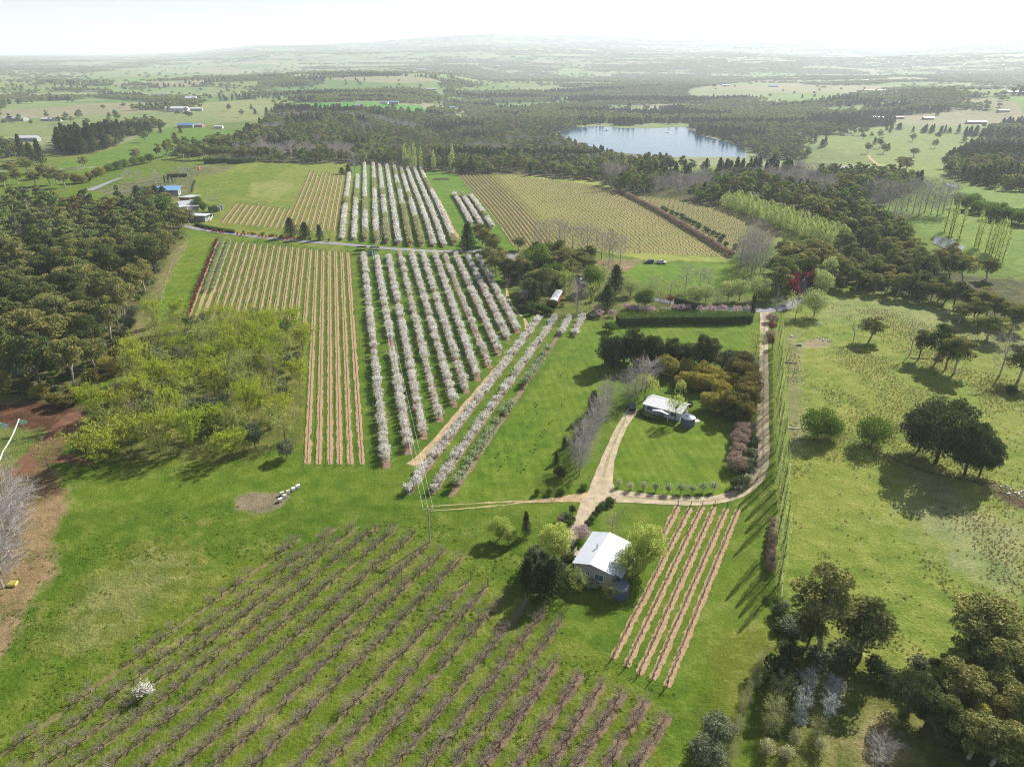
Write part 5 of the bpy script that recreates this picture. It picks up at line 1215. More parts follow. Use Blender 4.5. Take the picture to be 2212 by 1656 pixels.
# garden belt
many(GUM, [(318,438),(334,443),(350,447),(362,444),(372,470),(385,482)], (9, 12), (9, 12), 'gum_tree', 'gum tree half hiding the winery roofs', 'gums before the winery', None)
place([
 (PINE[0], sE(1010,148), 13, 11, 'pine_tree', 'tall dark conical conifer at the road bend below the blossom', 'pine tree'),
 (GUM[0], sE(1160,205), 13, 9, 'gum_tree', 'dark ragged gum just right of the conical conifer by the road', None), (GUM[1], sE(1120,165), 14, 8, 'gum_tree', 'upright gum with knobby crown behind the road bend', None),
 (GUM[2], sE(1185,310), 13, 11, 'gum_tree', 'broad gum hanging over the end blossom row', None), (GUM[3], sE(1320,150), 8, 9, 'gum_tree', 'low gum on the far side of the shed yard', None),
 (GREEN[0], sE(1370,285), 9.5, 10, 'leafy_tree', 'bright green spreading tree behind the shed yard', 'tree'), (GUM[4], sE(1600,285), 13, 14, 'gum_tree', 'widest gum crown in the garden belt', None),
 (GUM[0], sE(1480,270), 10, 11, 'gum_tree', 'gum between the bright green tree and the widest gum', None), (GUM[1], sE(1420,395), 10, 12, 'gum_tree', 'brownish gum above the brick shed', None),
 (YEWP[0], sE(1412,475), 9, 7, 'conifer', 'dark conifer between the small shed and the railway carriage', None), (GREEN[1], sE(1548,355), 9, 7, 'leafy_tree', 'vivid green tree above the railway carriage', 'tree'),
 (GREEN[2], sE(1490,345), 8, 6, 'leafy_tree', 'narrower green tree left of the vivid green one', 'tree'), (YEL[1], sE(1620,440), 9, 5, 'birch_tree', 'pale green weeping birch beside the railway carriage', None), (YEL[2], sE(1590,420), 9, 6, 'birch_tree', 'second pale birch touching the carriage end', None),
 (BARE[0], sE(1668,525), 12, 7.5, 'bare_tree', 'tall bare tree standing alone above the diagonal blossom rows', 'bare tree'), (YEL[0], sE(1745,510), 9, 5, 'birch_tree', 'thin pale green birch beside the tall bare tree', None),
 (PALEG[0], sE(1800,370), 9.5, 8.5, 'pale_tree', 'round pale lime tree behind the three cypresses', 'tree'), (YEWP[1], sE(1900,400), 11, 9, 'conifer', 'big round dark conifer right of the pale lime tree', None),
 (YEWP[0], sE(1850,510), 10, 8.5, 'conifer', 'dense dark conifer near the weeping cherries', None), (GREEN[0], sF(660,488), 7.5, 7.5, 'leafy_tree', 'bright green bushy tree behind the long hedge', 'tree'), (GREEN[1], sF(620,470), 5, 5, 'leafy_tree', 'smaller bright green bush at its left', 'tree'),
 (PALEG[1], sF(560,405), 7, 7.5, 'pale_tree', 'open pale tree on the garden slope below the vineyard', 'tree'), (BUDDING[0], sF(765,460), 7, 8, 'budding_tree', 'spreading budding tree over the garden drive', None),
 (BUDDING[1], sF(700,380), 6, 9, 'budding_tree', 'low budding tree along the lawn edge', None), (BUDDING[2], sF(840,400), 6, 8, 'budding_tree', 'second low budding tree along the lawn edge', None),
 (BARE[1], sF(940,385), 11, 7, 'bare_tree', 'tall bare tree on the green lawn behind the pale trees', 'bare tree'), (BARE[2], sF(1040,355), 8, 6, 'bare_tree', 'bare lawn tree right of the tallest one', 'bare tree'), (BARE[3], sF(1098,355), 8, 6, 'bare_tree', 'third bare tree on the lawn', 'bare tree'),
 (PALEG[0], sF(1010,460), 7.5, 8, 'pale_tree', 'pale round tree left of its twin behind the dark hedge', 'tree'), (PALEG[2], sF(1085,450), 7, 7, 'pale_tree', 'pale round tree right of its twin behind the dark hedge', 'tree'),
 (PALEG[1], sF(1240,445), 8.5, 7.5, 'pale_tree', 'pale round tree mid way along the garden drive', 'tree'), (PALEG[0], sF(1320,440), 9, 7, 'pale_tree', 'taller pale tree next to it by the drive', 'tree'), (PALEG[2], sF(1455,440), 9.5, 10, 'pale_tree', 'largest pale round tree beside the cypress pair', 'tree'),
 (BUDDING[0], sF(1160,470), 6, 7, 'budding_tree', 'dull budding tree between the pale round trees', None), (BUDDING[1], sF(890,440), 6, 6, 'budding_tree', 'dull budding tree above the maroon sapling', None),
 (BARELOW[0], sF(1575,530), 7, 9.5, 'bare_tree', 'low spreading bare tree on the drive junction', 'bare tree'), (YEL[0], sF(1712,552), 7.5, 6.5, 'young_tree', 'thin leafed tree right of the drive junction', 'tree'),
 (PALEG[0], sG(590,435), 10, 10, 'pale_tree', 'lime pale tree at the paddock corner', 'tree'), (PALEG[1], sG(640,300), 10, 9, 'pale_tree', 'lime pale tree behind the paddock corner one', 'tree'), (PALEG[2], sG(670,235), 12, 9, 'pale_tree', 'tallest pale lime tree of the paddock corner', 'tree'), (PALEG[0], sG(610,260), 9, 8, 'pale_tree', 'pale lime tree leaning over the maroon trees', 'tree'),
 (YROUND[0], sH(1432,775), 10, 8.6, 'round_tree', 'dense round yellow green tree right of the nearer house', 'tree'), (WEEP[0], sH(1290,880), 8, 5.2, 'birch_tree', 'loose weeping birch overhanging the nearer house roof', None), (YROUND[1], sH(1345,855), 7.5, 5.5, 'birch_tree', 'rounded birch squeezed between the roof and the round tree', None),
 (YROUND[1], sH(768,715), 8.5, 7.6, 'elm_tree', 'open yellow green tree left of the nearer house', None), (PALEG[1], sH(820,700), 4.5, 4, 'pale_tree', 'small pale tree against the house wall', 'tree'),
 (YEWP[0], sH(575,905), 6.5, 5, 'conifer', 'outermost dark conifer left of the nearer house', None), (YEWP[1], sH(660,975), 7.5, 6, 'conifer', 'middle dark conifer casting the long shadow', None), (YEWP[0], sH(750,960), 8, 6.2, 'conifer', 'dark conifer closest to the nearer house', None), (YEWP[1], sH(620,860), 6, 5, 'conifer', 'rear dark conifer of the clump by the house', None),
 (YROUND[1], sH(365,560), 5, 5, 'round_shrub', 'bigger round grey green shrub on the open grass', 'shrub'), (YROUND[0], sH(430,590), 4, 4, 'round_shrub', 'smaller round shrub tucked against the bigger one', 'shrub'), (YEL[2], sH(1180,1010), 3, 3, 'garden_bush', 'light green bush beside the sunken dark tank', 'shrub'), (PINE[1], sH(560,540), 6, 2.6, 'pine_tree', 'narrow young pine beside the two round shrubs', 'pine tree'),
 (YEL[1], sH(932,965), 4.6, 3.6, 'young_tree', 'small light green tree in front of the house shadow', 'tree'), (PINKS[0], sH(965,560), 3.4, 4, 'pink_cherry', 'pink blossoming cherry at the drive end of the nearer house', 'cherry tree'), (BUDDING[2], sH(1190,540), 5, 5, 'budding_tree', 'thin brownish tree behind the nearer house', None),
 (BLOSG[0], sH(1035,930), 2, 2.8, 'white_shrub', 'white flowering shrub below the house windows', 'shrub'), (BUSHD[0], sH(860,720), 2, 3, 'dark_shrub', 'dark shrub at the left foot of the house', 'shrub'), (BUSHO[0], sH(690,700), 1.8, 3.4, 'low_shrub', 'low shrub under the open yellow green tree', 'shrub'),
 (BUSHO[1], sH(850,430), 2.2, 3, 'low_shrub', 'low shrub left of the lower drive', 'shrub'), (BUSHD[1], sH(900,370), 2, 2, 'low_shrub', 'small dark shrub left of the lower drive', 'shrub'), (DUSK[0], sH(820,440), 1.8, 2.6, 'low_shrub', 'reddish low shrub left of the lower drive', 'shrub'),
 (WEEP[0], sF(662,1130), 8.5, 7, 'willow', 'weeping lime willow beside the white house', 'willow tree'), (BARE[0], sF(590,1140), 9.5, 7, 'bare_tree', 'bare tree left of the weeping willow by the white house', 'bare tree'), (BARE[1], sF(530,1165), 8, 6, 'bare_tree', 'bare tree above the parked dark car', 'bare tree'), (BARE[2], sF(640,1060), 9, 8, 'bare_tree', 'bare tree behind the weeping willow', 'bare tree'), (BARE[3], sF(690,1040), 8, 7, 'bare_tree', 'bare tree furthest behind the willow', 'bare tree'),
 (WEEP[1], sF(870,1275), 8.5, 5.5, 'birch_tree', 'weeping birch standing before the white house', None), (WEEP[0], sF(905,1110), 6, 3, 'birch_tree', 'birch top rising behind the white roof', None), (BUSHD[0], sF(970,1190), 2.5, 2.4, 'round_shrub', 'clipped round shrub at the right end of the white house', 'shrub'), (BUSHO[1], sF(690,1200), 2.4, 4.5, 'grey_shrub', 'grey green shrub under the front of the white house', 'shrub'),
 (PINE[2], sF(300,1240), 7.5, 5.5, 'pine_tree', 'full dark conifer on the lawn left of the white house', 'pine tree'), (BARE[0], sF(400,1150), 7.5, 3.5, 'bare_tree', 'slender bare tree beside the full dark conifer', 'bare tree'),
 (PINE[0], sF(205,1400), 3.8, 3.2, 'pine_tree', 'small dark conifer beside the bare tree line', 'pine tree'), (PINE[1], sF(100,1465), 3, 2.2, 'pine_tree', 'knee high conifer on the lawn slope', 'pine tree'), (PINE[2], sF(45,1570), 2.8, 2.2, 'pine_tree', 'smallest conifer lowest on the lawn slope', 'pine tree'), (BUSHD[0], sE(1565,1515), 3, 4, 'low_shrub', 'dark shrub below the bare tree line', 'shrub'),
 (YEL[1], sF(1430,820), 7, 6.5, 'golden_tree', 'golden young tree beside the gravel lane', 'tree'), (MAROON[0], sF(1545,670), 4, 4, 'maroon_shrub', 'maroon shrub on the lane verge', 'shrub'), (DUSK[0], sF(1545,590), 3.5, 5, 'brown_shrub', 'brownish shrub at the top of the lane', 'shrub'), (DUSK[1], sF(1535,710), 3.5, 5, 'brown_shrub', 'brownish shrub below the maroon one', 'shrub'), (MAROON[1], sF(1550,770), 4, 3, 'maroon_shrub', 'thin reddish shrub lower on the lane verge', 'shrub'),
 (MAROON[0], sF(835,475), 4, 3.4, 'maroon_sapling', 'maroon sapling beside the garden drive', 'tree'),
])
many(MAROON, [sF(1680,440), sF(1690,400), sF(1700,365), sF(1712,330), sF(1690,470)], (7, 9), (4, 5), 'maroon_tree', 'maroon leaved tree on the near side of the entrance drive', 'maroon trees of the entrance drive', 'tree')
many(MAROON, [sF(1800,385), sF(1812,345), sF(1822,310), sF(1790,370), sF(1830,330)], (7, 9), (4, 5), 'maroon_tree', 'maroon leaved tree across the entrance drive by the pale trees', 'maroon trees beside the pale trees', 'tree')
many(CYP, [sF(253,312), sF(275,318), sF(295,322)], (6, 7.5), (1.5, 1.8), 'cypress', 'pencil cypress in the group of three by the white van', 'three pencil cypresses', 'cypress tree')
many(CYP, [sF(1404,533), sF(1419,533)], (8, 8.5), (1.4, 1.7), 'cypress', 'black green pencil cypress of the pair ending the long hedge', 'cypress pair ending the hedge', 'cypress tree')
many(PINKW, [sF(*p) for p in [(345,556),(535,502),(438,548),(578,520),(617,520),(702,516),(680,522),(873,512),(915,518),(960,518),(1040,522),(1130,522),(1205,518),(1300,518),(1380,518),(335,515)]], (2.2, 3), (3.2, 4.6), 'weeping_cherry', 'pink weeping cherry in the row above the long hedge', 'weeping cherries above the hedge', 'cherry tree')
many(BLOSG, [sF(785,520), sF(820,520), sF(300,560), sF(380,520)], (2, 2.6), (3, 3.6), 'white_shrub', 'white flowering shrub among the weeping cherries', 'white shrubs among the cherries', 'shrub')
# grove behind the white house
many(SHEOAK + GUMD[:1], [(sF(*p)[0], sF(*p)[1] + random.uniform(-4, 5)) for p in [(395,895),(430,905),(480,865),(515,858),(560,868),(610,868),(655,872),(700,878),(745,880),(790,885),(850,892),(890,888),(950,895),(1000,900),(1050,905),(1095,880),(1110,920),(1200,930),(1245,925),(680,900),(600,900),(1290,900)]], (6.5, 13.5), (5, 9.5), 'she_oak', 'dark upright tree in the grove behind the white house', 'dark trees of the grove', 'tree')
many(RUST, [sF(*p) for p in [(1300,930),(1350,950),(1385,1010),(1400,1090),(1360,1130),(1340,1180),(1390,1200),(1330,1020),(1280,1010),(1300,1240),(1350,1290),(1240,1250)]], (6, 8.5), (6, 8), 'brown_wattle', 'brown green bushy wattle at the lane side of the grove', 'brown wattles of the grove', 'wattle tree')
many(WATTLE, [sF(*p) for p in [(830,970),(800,950),(940,1040),(980,1060),(1030,1060),(1080,1060),(1120,1055),(1170,1050),(1210,1060),(1000,990),(1060,1000),(1130,1010),(1180,1110),(1220,1130),(1150,1210),(1110,1190),(1200,1220),(1250,1215),(1250,1060),(950,960)]], (4.5, 6.5), (5.5, 7), 'golden_wattle', 'golden flowered wattle in front of the dark grove', 'golden wattles of the grove', 'wattle tree')
many(DUSK, [sF(1340,1375), sF(1325,1430), sF(1335,1400), sF(1305,1520), sF(1300,1590), sF(1325,1470), sF(1300,1620)], (3, 4), (4.5, 5.6), 'dusky_shrub', 'dusky pink brown shrub on the lawn edge by the lane', 'dusky shrubs beside the lane', 'shrub')
many(BUSHO + BUSHD, [sF(1400,1370), sF(1405,1430), sF(1410,1490), sF(1395,1550), sF(1400,1610), sF(1370,1640), sF(1390,1340), (1601,1050), (1590,1055)], (2.4, 3.4), (3.5, 5), 'verge_bush', 'grey green bush between dusky shrubs and lane', 'grey bushes beside the lane', 'shrub')
many(BUDDING, [sF(1420,960), sF(1415,890), sF(1430,1060), sF(1425,1160)], (4, 5), (3, 4), 'verge_sapling', 'thin sapling on the grass verge of the lane', 'verge saplings', 'tree')
# bare line left of the gravel drive
many(BARE, [sF(*p) for p in [(395,1240),(370,1265),(345,1300),(335,1345),(310,1375),(300,1400),(275,1445),(255,1480),(240,1520),(225,1570),(210,1620),(205,1660)]], (6.5, 9), (5, 6.5), 'bare_tree', 'grey leafless tree in the line left of the gravel drive', 'leafless line by the gravel drive', 'bare tree')
# blossoming lawn trees above the lane
for i, p in enumerate([(1240,175),(1328,200),(1425,200),(1515,210),(1605,222),(1700,222),(1780,222),(1862,212),(1942,208),(2112,205),(2190,150)]):
    put(CREAMB if i < 3 else BLOSG, sH(*p), random.uniform(2.2, 2.8), random.uniform(2, 3), 'lawn_tree', 'small pale blossoming tree on the lawn edge above the lane', 'fruit tree', 'pale blossoming trees above the lane')
many(BUSH, [sH(730,235), sH(820,230), sH(985,195), sH(640,235)], (1.2, 2.2), (1.8, 2.8), 'round_shrub', 'bright green round shrub above the dirt track', 'green shrubs above the dirt track', 'shrub')
many(BUSHD + BUSH[:1], [sH(1187,312), sH(1170,300), sH(1110,345), sH(1090,370), sH(1060,400), sH(1045,430), sH(1130,325), sH(900,430), sH(885,460), sH(1010,460)], (1.1, 1.8), (1.8, 2.6), 'border_shrub', 'low shrub in the border along the lower drive', 'border shrubs of the lower drive', 'shrub')
many(BUSHO, [sH(640,640), sH(610,660), sH(830,790), sH(850,830), sH(900,870), sH(760,560), sH(700,760)], (1.2, 2), (1.8, 2.8), 'garden_shrub', 'low garden shrub round the left side of the nearer house', 'garden shrubs of the nearer house', 'shrub')
many(GUM + GUMD + GREEN, [sE(x, y) for x, y in [(1130,250),(1160,150),(1255,330),(1360,330),(1390,240),(1450,300),(1440,240),(1520,300),(1530,380),(1470,400),(1640,330),(1660,230),(1600,340),(1720,300),(1380,440),(1760,400),(1560,280),(1500,200),(1080,100),(1590,390)]], (7, 12), (8, 12), 'garden_tree', 'full crowned tree packed into the garden belt round the shed yard', 'packed trees of the garden belt', 'tree')
many(GUM + YEWP, [(322,430),(340,437),(356,440),(300,436),(330,450),(410,486),(395,492)], (9, 13), (9, 12), 'garden_tree', 'dark tree screening the winery buildings from the wood side', 'trees screening the winery', 'tree')
# bushes near the shed yard
many(BUSH, [sE(1400 + 18 * k, 508 + 5.5 * k) for k in range(7)], (2.6, 3.4), (3.2, 4), 'hedge_bush', 'bright green bush in the clump below the small shed', 'bright bushes below the shed', 'shrub')
many(BUSHD, [sE(1325,480), sE(1345,500), sE(1365,520), sE(1395,540), sE(1330,520), sE(1290,330), sE(1530,510)], (3, 4), (4, 5), 'dark_bush', 'dark bush beside the small shed', 'dark bushes beside the shed', 'shrub')
put([bush(370, 2, 2.4, 'wattle', 900, .1)], sE(1580,490), 2, 2.8, 'yellow_shrub', 'bright yellow flowering shrub next to the railway carriage', 'shrub')
many(BUSHO + BUDDING, [sE(x, y) for x, y in [(1110,330),(1150,300),(1290,280),(1340,380),(1480,430),(1440,350),(1350,230),(1700,330),(1760,460),(1720,260),(1830,270),(1640,270),(1240,260),(1900,330),(1850,440)]], (2, 5), (3, 5), 'garden_shrub', 'loose shrub in the garden belt round the shed yard', 'loose shrubs of the garden belt', 'shrub')
many(GUM + GUMD, [sE(1230,330), sE(1210,260), sE(1100,120), sE(1330,330), sE(1420,190), sE(1690,280), sE(1740,230), sE(1560,220)], (8, 12), (8, 11), 'gum_tree', 'gum tree in the garden belt round the shed yard', 'gum trees of the garden belt', None)

# poplar row beside the lane
pt = along([(1684,1278),(1683,1130),(1681,1000),(1678,900),(1676,800),(1674,745)], 30)
for k, p in enumerate(pt):
    if k in (4, 5): continue
    put(POPLAR, None, random.uniform(10, 15) * (1 if k > 1 else .85), random.uniform(2.0, 2.7), 'poplar', 'slender poplar just leafing in the row along the gravel lane', 'poplar tree', 'poplar row along the gravel lane', (p.x + rng.normal() * .25, p.y))
for p in along([(1683,1130),(1676,1190),(1674,1240)], 9): put(DUSK, None, 2.4, 2.2, 'bramble', 'dead brown bramble under the gap in the poplar row', 'shrub', 'brambles under the poplar row', (p.x - 1, p.y))

# paddock trees
place([(BIGDARK[0], sG(1400,1400), 17, 20, 'cypress_tree', 'huge dark spreading evergreen in the tussocky paddock, larger of the pair', 'cypress tree'), (BIGDARK[1], sG(1585,1485), 14, 13.5, 'cypress_tree', 'smaller dark evergreen right of the huge one', 'cypress tree'), (BIGDARK[1], sG(1690,1480), 10, 10, 'cypress_tree', 'lowest dark evergreen at the creek side of the pair', 'cypress tree'), (BIGDARK[0], sG(1280,1330), 12, 12, 'cypress_tree', 'dark evergreen filling the left shoulder of the huge one', 'cypress tree'),
 (WILLOW[0], sG(612,1240), 8.5, 10, 'willow_tree', 'round green tree nearest the poplar row by the creek line', None), (WILLOW[1], sG(705,1240), 5.5, 6, 'willow_tree', 'small green tree joined to the round one by the creek line', None), (WILLOW[1], sG(970,1285), 7.5, 10, 'willow_tree', 'round green tree between the creek pair and the dark evergreens', None),
 (GUM[0], sG(958,600), 9.5, 11, 'gum_tree', 'spreading round gum alone in the upper paddock', None), (DEADT[0], sG(848,610), 8, 6, 'dead_tree', 'grey dead tree beside the lone round gum', None),
 (DEADT[1], sG(1222,700), 12, 7, 'dead_tree', 'thin dead gum at the left of the leaning clump', None), (GUMD[0], sG(1285,720), 12, 7, 'gum_tree', 'first slim gum of the leaning clump in the paddock', None), (GUMD[1], sG(1400,740), 15, 9, 'gum_tree', 'tallest gum of the leaning clump in the paddock', None), (GUMD[2], sG(1460,790), 12, 8, 'gum_tree', 'middle shaded gum of the leaning clump', None), (GUM[3], sG(1520,815), 15, 11, 'gum_tree', 'broad leaning gum at the right of the clump', None),
 (GUM[1], sG(1545,488), 9, 9, 'gum_tree', 'left gum of three on the upper paddock edge', None), (GUM[2], sG(1645,480), 10, 11, 'gum_tree', 'middle gum of three on the upper paddock edge', None), (GUM[4], sG(1740,590), 10, 14, 'gum_tree', 'flat broad brown gum below the upper paddock edge', None), (GUM[0], sG(1780,450), 8, 8, 'gum_tree', 'right gum of three on the upper paddock edge', None),
 (BARE[2], sG(1820,830), 12, 10, 'bare_tree', 'open leafless tree on the right paddock slope', 'bare tree'), (GUM[3], sG(1945,860), 14, 12, 'gum_tree', 'gum cut by the frame edge on the right slope', None), (WILLOW[0], sG(1920,495), 5, 6, 'round_bush', 'round green bush by the upper paddock corner', 'bush'),
 (BUSHD[0], sG(1890,950), 2.4, 4, 'low_shrub', 'low dark shrub below the right slope gum', 'shrub'), (DUSK[0], sG(1420,720), 2, 4, 'low_shrub', 'brown scrub under the leaning clump', 'shrub'),
])
many(GUM + GUMD, [(1800,622),(1822,618),(1845,626),(1868,622),(1890,632),(1915,630),(1938,640),(1962,640),(1985,650),(2010,652),(2035,660),(2060,668),(2085,676),(2110,684),(1835,606),(1870,606),(1910,612),(1950,622),(1990,632),(2030,644),(2130,690),(2160,700),(2190,712)], (8, 13), (8, 12), 'gum_tree', 'gum tree standing along the entrance road above the paddock', 'gum trees along the entrance road', None)
many(GUM + GUMD, [sK(1560,1380), sK(1700,1530), sK(1820,1600), sK(2060,1580), sK(2000,1330), sK(2080,1250), sK(1740,1120), sK(1820,1050)], (6, 9), (6, 9), 'gum_tree', 'small gum filling the near corner wood between the larger crowns', 'small gums of the corner wood', None)
many(BUSHD + BUSHO, [sK(700,800), sK(740,860), sK(640,720), sK(880,1000), sK(1000,1050), sK(1240,1080), sK(1320,1120), sK(1600,1200), sK(780,760), sK(1060,980), sK(690,980), sK(1500,1060)], (2, 3.6), (3, 5.5), 'scrub_bush', 'dark scrub bush in the shade of the near corner gums', 'dark scrub of the near corner', 'bush')
# near right corner
place([(GUM[0], sK(900,900), 17, 13, 'gum_tree', 'tall brown crowned gum leaning over the poplar row end', None), (GUMD[1], sK(1145,985), 13.5, 10.5, 'gum_tree', 'open crowned gum with forked dark trunk over the deep shade', None), (GUMD[0], sK(820,900), 8, 6, 'gum_tree', 'smaller gum tangled beneath the tall brown one', None),
 (BIGDARK[0], sK(1430,1330), 8.5, 8, 'evergreen_tree', 'round dense dark evergreen casting a black shadow', None), (GUM[3], sK(1760,1310), 10.5, 9, 'gum_tree', 'domed gum right of the dense dark evergreen', None), (GUM[4], sK(1985,1170), 11, 9, 'gum_tree', 'pale limbed gum on the right margin slope', None), (GUM[1], sK(1880,960), 12.5, 14, 'gum_tree', 'broad gum crown at the top of the near corner wood', None),
 (GUM[2], sK(1960,1640), 9, 9, 'gum_tree', 'yellowish gum low in the near corner wood', None), (GUM[0], sK(2110,1470), 10, 9, 'gum_tree', 'yellowish gum at the margin of the corner wood', None), (WATTLE[0], sK(1900,1480), 6, 7, 'wattle', 'yellow brown wattle between the corner gums', 'wattle tree'), (GUM[3], sK(2200,1300), 11, 10, 'gum_tree', 'gum partly outside the frame in the corner wood', None), (GUMD[2], sK(1640,1450), 8, 7, 'gum_tree', 'shaded gum below the domed one', None), (GUM[1], sK(2150,1700), 9, 9, 'gum_tree', 'last gum in the very corner of the wood', None),
 (BUSHD[1], sK(640,1150), 5, 7, 'dark_bush', 'dark bush in the shade above the yellow saplings', 'bush'), (YSPRIG[0], sK(650,1240), 4.4, 3.4, 'sapling', 'upright yellow green sapling by the dark bush', None), (YSPRIG[1], sK(605,1390), 4.4, 3.6, 'sapling', 'cream yellow sapling below the yellow green one', None), (YSPRIG[0], sK(590,1440), 2.6, 2.6, 'sapling', 'small yellow sapling between the cream ones', None),
 (CREAMB[0], sK(565,1570), 3, 2.8, 'cream_shrub', 'pale cream shrub in the grassy saplings plot', 'shrub'), (CREAMB[1], sK(740,1510), 3, 2.6, 'cream_shrub', 'pale cream shrub below the silver pears', 'shrub'), (CREAMB[0], sK(690,1610), 2.8, 2.6, 'cream_shrub', 'dull cream shrub near the bottom of the plot', 'shrub'), (CREAMB[1], sK(900,1550), 2.6, 2.4, 'cream_shrub', 'grey cream shrub right of the plot', 'shrub'), (YSPRIG[1], sK(880,1460), 2.8, 2.6, 'sapling', 'yellow twiggy sapling above the grey cream shrub', None),
 (SILV[0], sK(815,1225), 5.4, 2.2, 'silver_pear', 'blue grey pear, rearmost of the silver four', 'pear tree'), (SILV[1], sK(770,1370), 5.4, 2.2, 'silver_pear', 'whitest silver pear in the near corner plot', 'pear tree'), (SILV[2], sK(978,1225), 3.4, 2.8, 'silver_pear', 'short wide silver pear in the gum shade', 'pear tree'), (SILV[0], sK(938,1370), 5, 2.2, 'silver_pear', 'silver pear right of the whitest one', 'pear tree'), (SILV[1], sK(768,1400), 2, 1.8, 'silver_pear', 'tiny silver pear at the foot of the whitest one', 'pear tree'),
 (BARE[3], sK(1245,1650), 5, 4, 'bare_tree', 'pale leafless tree on the dry grass at the bottom', 'bare tree'), (OLIVE[0], sK(250,1490), 4.6, 5.2, 'grey_shrub', 'upper of two grey green leafy shrubs by the lower frame edge', 'shrub'), (OLIVE[1], sK(190,1640), 4.4, 5.4, 'grey_shrub', 'lower of two grey green leafy shrubs by the frame edge', 'shrub'),
])
k = 0
for p in along([sK(545,975), sK(500,1120), sK(440,1260), sK(370,1480), sK(310,1680)], 26):
    put(YSPRIG if k % 3 else BUDDING, None, random.uniform(1.4, 2.2), random.uniform(1.2, 2), 'vine_shrub', 'scraggy yellow green shrub in the thin row beside the saplings plot', 'shrub', 'scraggy row beside the saplings plot', (p.x + rng.normal() * .2, p.y)); k += 1
UX, UY = jitter_grid(30, 160, 48, 122, 1.5)
UG = [(wp([sK(560,540), sK(680,600), sK(800,700), sK(830,900), sK(700,1000), sK(560,700)]), .5), (wp([sK(800,860), sK(1300,1000), sK(1350,1300), sK(1550,1500), sK(2150,1700), sK(2200,1100), sK(1600,980), sK(1100,1040), sK(700,1000)]), .33)]
kk = np.zeros(len(UX), bool)
for pg, d in UG: kk |= inpoly(pg, UX, UY) & (rng.random(len(UX)) < d)
add_mass('undergrowth', [p.joint for p in BUSH + BUSHO + BUSHD], UX[kk], UY[kk], (.5, 1.9), (1.0, 2.8), 2, 2.4, 'tangled undergrowth beneath the near corner gums', 0)
UX, UY = jitter_grid(-300, -60, 130, 420, 3.2)
kk = inpoly(NEARWOOD, UX, UY) & (rng.random(len(UX)) < .42)
add_mass('undergrowth', [p.joint for p in BUSH + BUSHO + BUSHD], UX[kk], UY[kk], (.8, 2.4), (1.6, 3.6), 2, 2.4, 'bushy undergrowth in the dense gum wood', 0)

# hedges: each a clipped body with its leafy skin
def hedge(pts, w_, h, label, mat='shrubg', ls=.16, dens=34, rough=.22, rnd=.35, name='hedge', world=False):
    W = [Vector(p) for p in pts] if world else [G(*p).xy for p in pts]; o0 = Vector((W[0].x, W[0].y, h1(W[0].x, W[0].y))); b = MB(); core = MB()
    for a, c in zip(W[:-1], W[1:]):
        L_ = (c - a).length; n = int(L_ * (w_ + 2 * h) * dens / 2); d = (c - a) / L_; nn = Vector((-d.y, d.x))
        t = rng.random(n) * L_; per = rng.random(n) * (w_ + 2 * h)
        x = np.where(per < h, -w_ / 2, np.where(per > h + w_, w_ / 2, per - h - w_ / 2)); z = np.where(per < h, per, np.where(per > h + w_, w_ + 2 * h - per, h))
        bul = rough * (vn(t * .55 + a.x, z * .8 + x * .7, 12) - .35) * 2; x = x * (1 + bul / max(w_, .5)) + rng.normal(size=n) * .06; z = z * (1 + bul * .35 / h) + rng.normal(size=n) * .06 * (z > .1)
        px = a.x + d.x * t + nn.x * x; py = a.y + d.y * t + nn.y * x
        b.leaves(np.stack([px - o0.x, py - o0.y, Hh(px, py) + np.maximum(z, .05) - o0.z], 1), ls, 0, .15, rng)
        k = max(2, int(L_ / 3)); q = [a.lerp(c, i / k) for i in range(k + 1)]; prof = [(-.42, 0), (-.42, .82), (.42, .82), (.42, 0)]
        V = [[(p.x + nn.x * u * w_ - o0.x, p.y + nn.y * u * w_ - o0.y, h1(p.x, p.y) + v * h - o0.z) for u, v in prof] for p in q]
        F = []; 
        for i in range(k):
            for j in range(3): F.append([i * 4 + j, i * 4 + j + 1, i * 4 + 5 + j, i * 4 + 4 + j])
        F += [[0, 3, 2, 1], [k * 4, k * 4 + 1, k * 4 + 2, k * 4 + 3]]
        core.add(np.array(V).reshape(-1, 3), F)
    e = thing(name, label, 'hedge', o0); obj('stem_core', core.mesh('hedge_core', [M['dark']]), e); obj('foliage', b.mesh('hedge_leaves', [M[mat]]), e)
hedge([sF(470,602), sF(700,592), sF(900,588), sF(1150,590), sF(1395,580)], 5.2, 3.3, 'long bulging bright green hedge across the top of the lawn', dens=26, ls=.2, rough=.8)
hedge([sF(872,478), sF(955,500), sF(1030,520)], 2.2, 4.5, 'tall dark clipped hedge panel by the garden drive', 'dark', .14, 40)
hedge([sA(1294,880), sA(1432,872)], 4, 5.5, 'clipped dark hedge block on the winery hill crest', 'dark', .3, 9); hedge([sA(1442,880), sA(1520,876), sA(1600,868)], 3.5, 5, 'long clipped hedge in front of the crest building', 'dark', .3, 9)
hedge([sA(1060,962), sA(1185,962)], 2, 2.8, 'curved dark garden hedge on the winery slope', 'dark', .2, 16)
hedge([sA(1238,1262), sA(1300,1282), sA(1400,1300), sA(1480,1312)], 1.8, 1.5, 'low clipped hedge following the sealed road', 'shrubg', .18, 20); hedge([sA(1275,1208), sA(1350,1208)], 2, 3, 'dark hedge in front of the winery entrance', 'dark', .18, 20)
hedge([sA(1325,1188), sA(1372,1180)], 2, 4.5, 'bright hedge beside the winery water tanks', 'shrubg', .2, 20)
put(BUSH, sF(415,650), 3.6, 6.5, 'ball_shrub', 'large ball shaped shrub at the hedge end', 'shrub')
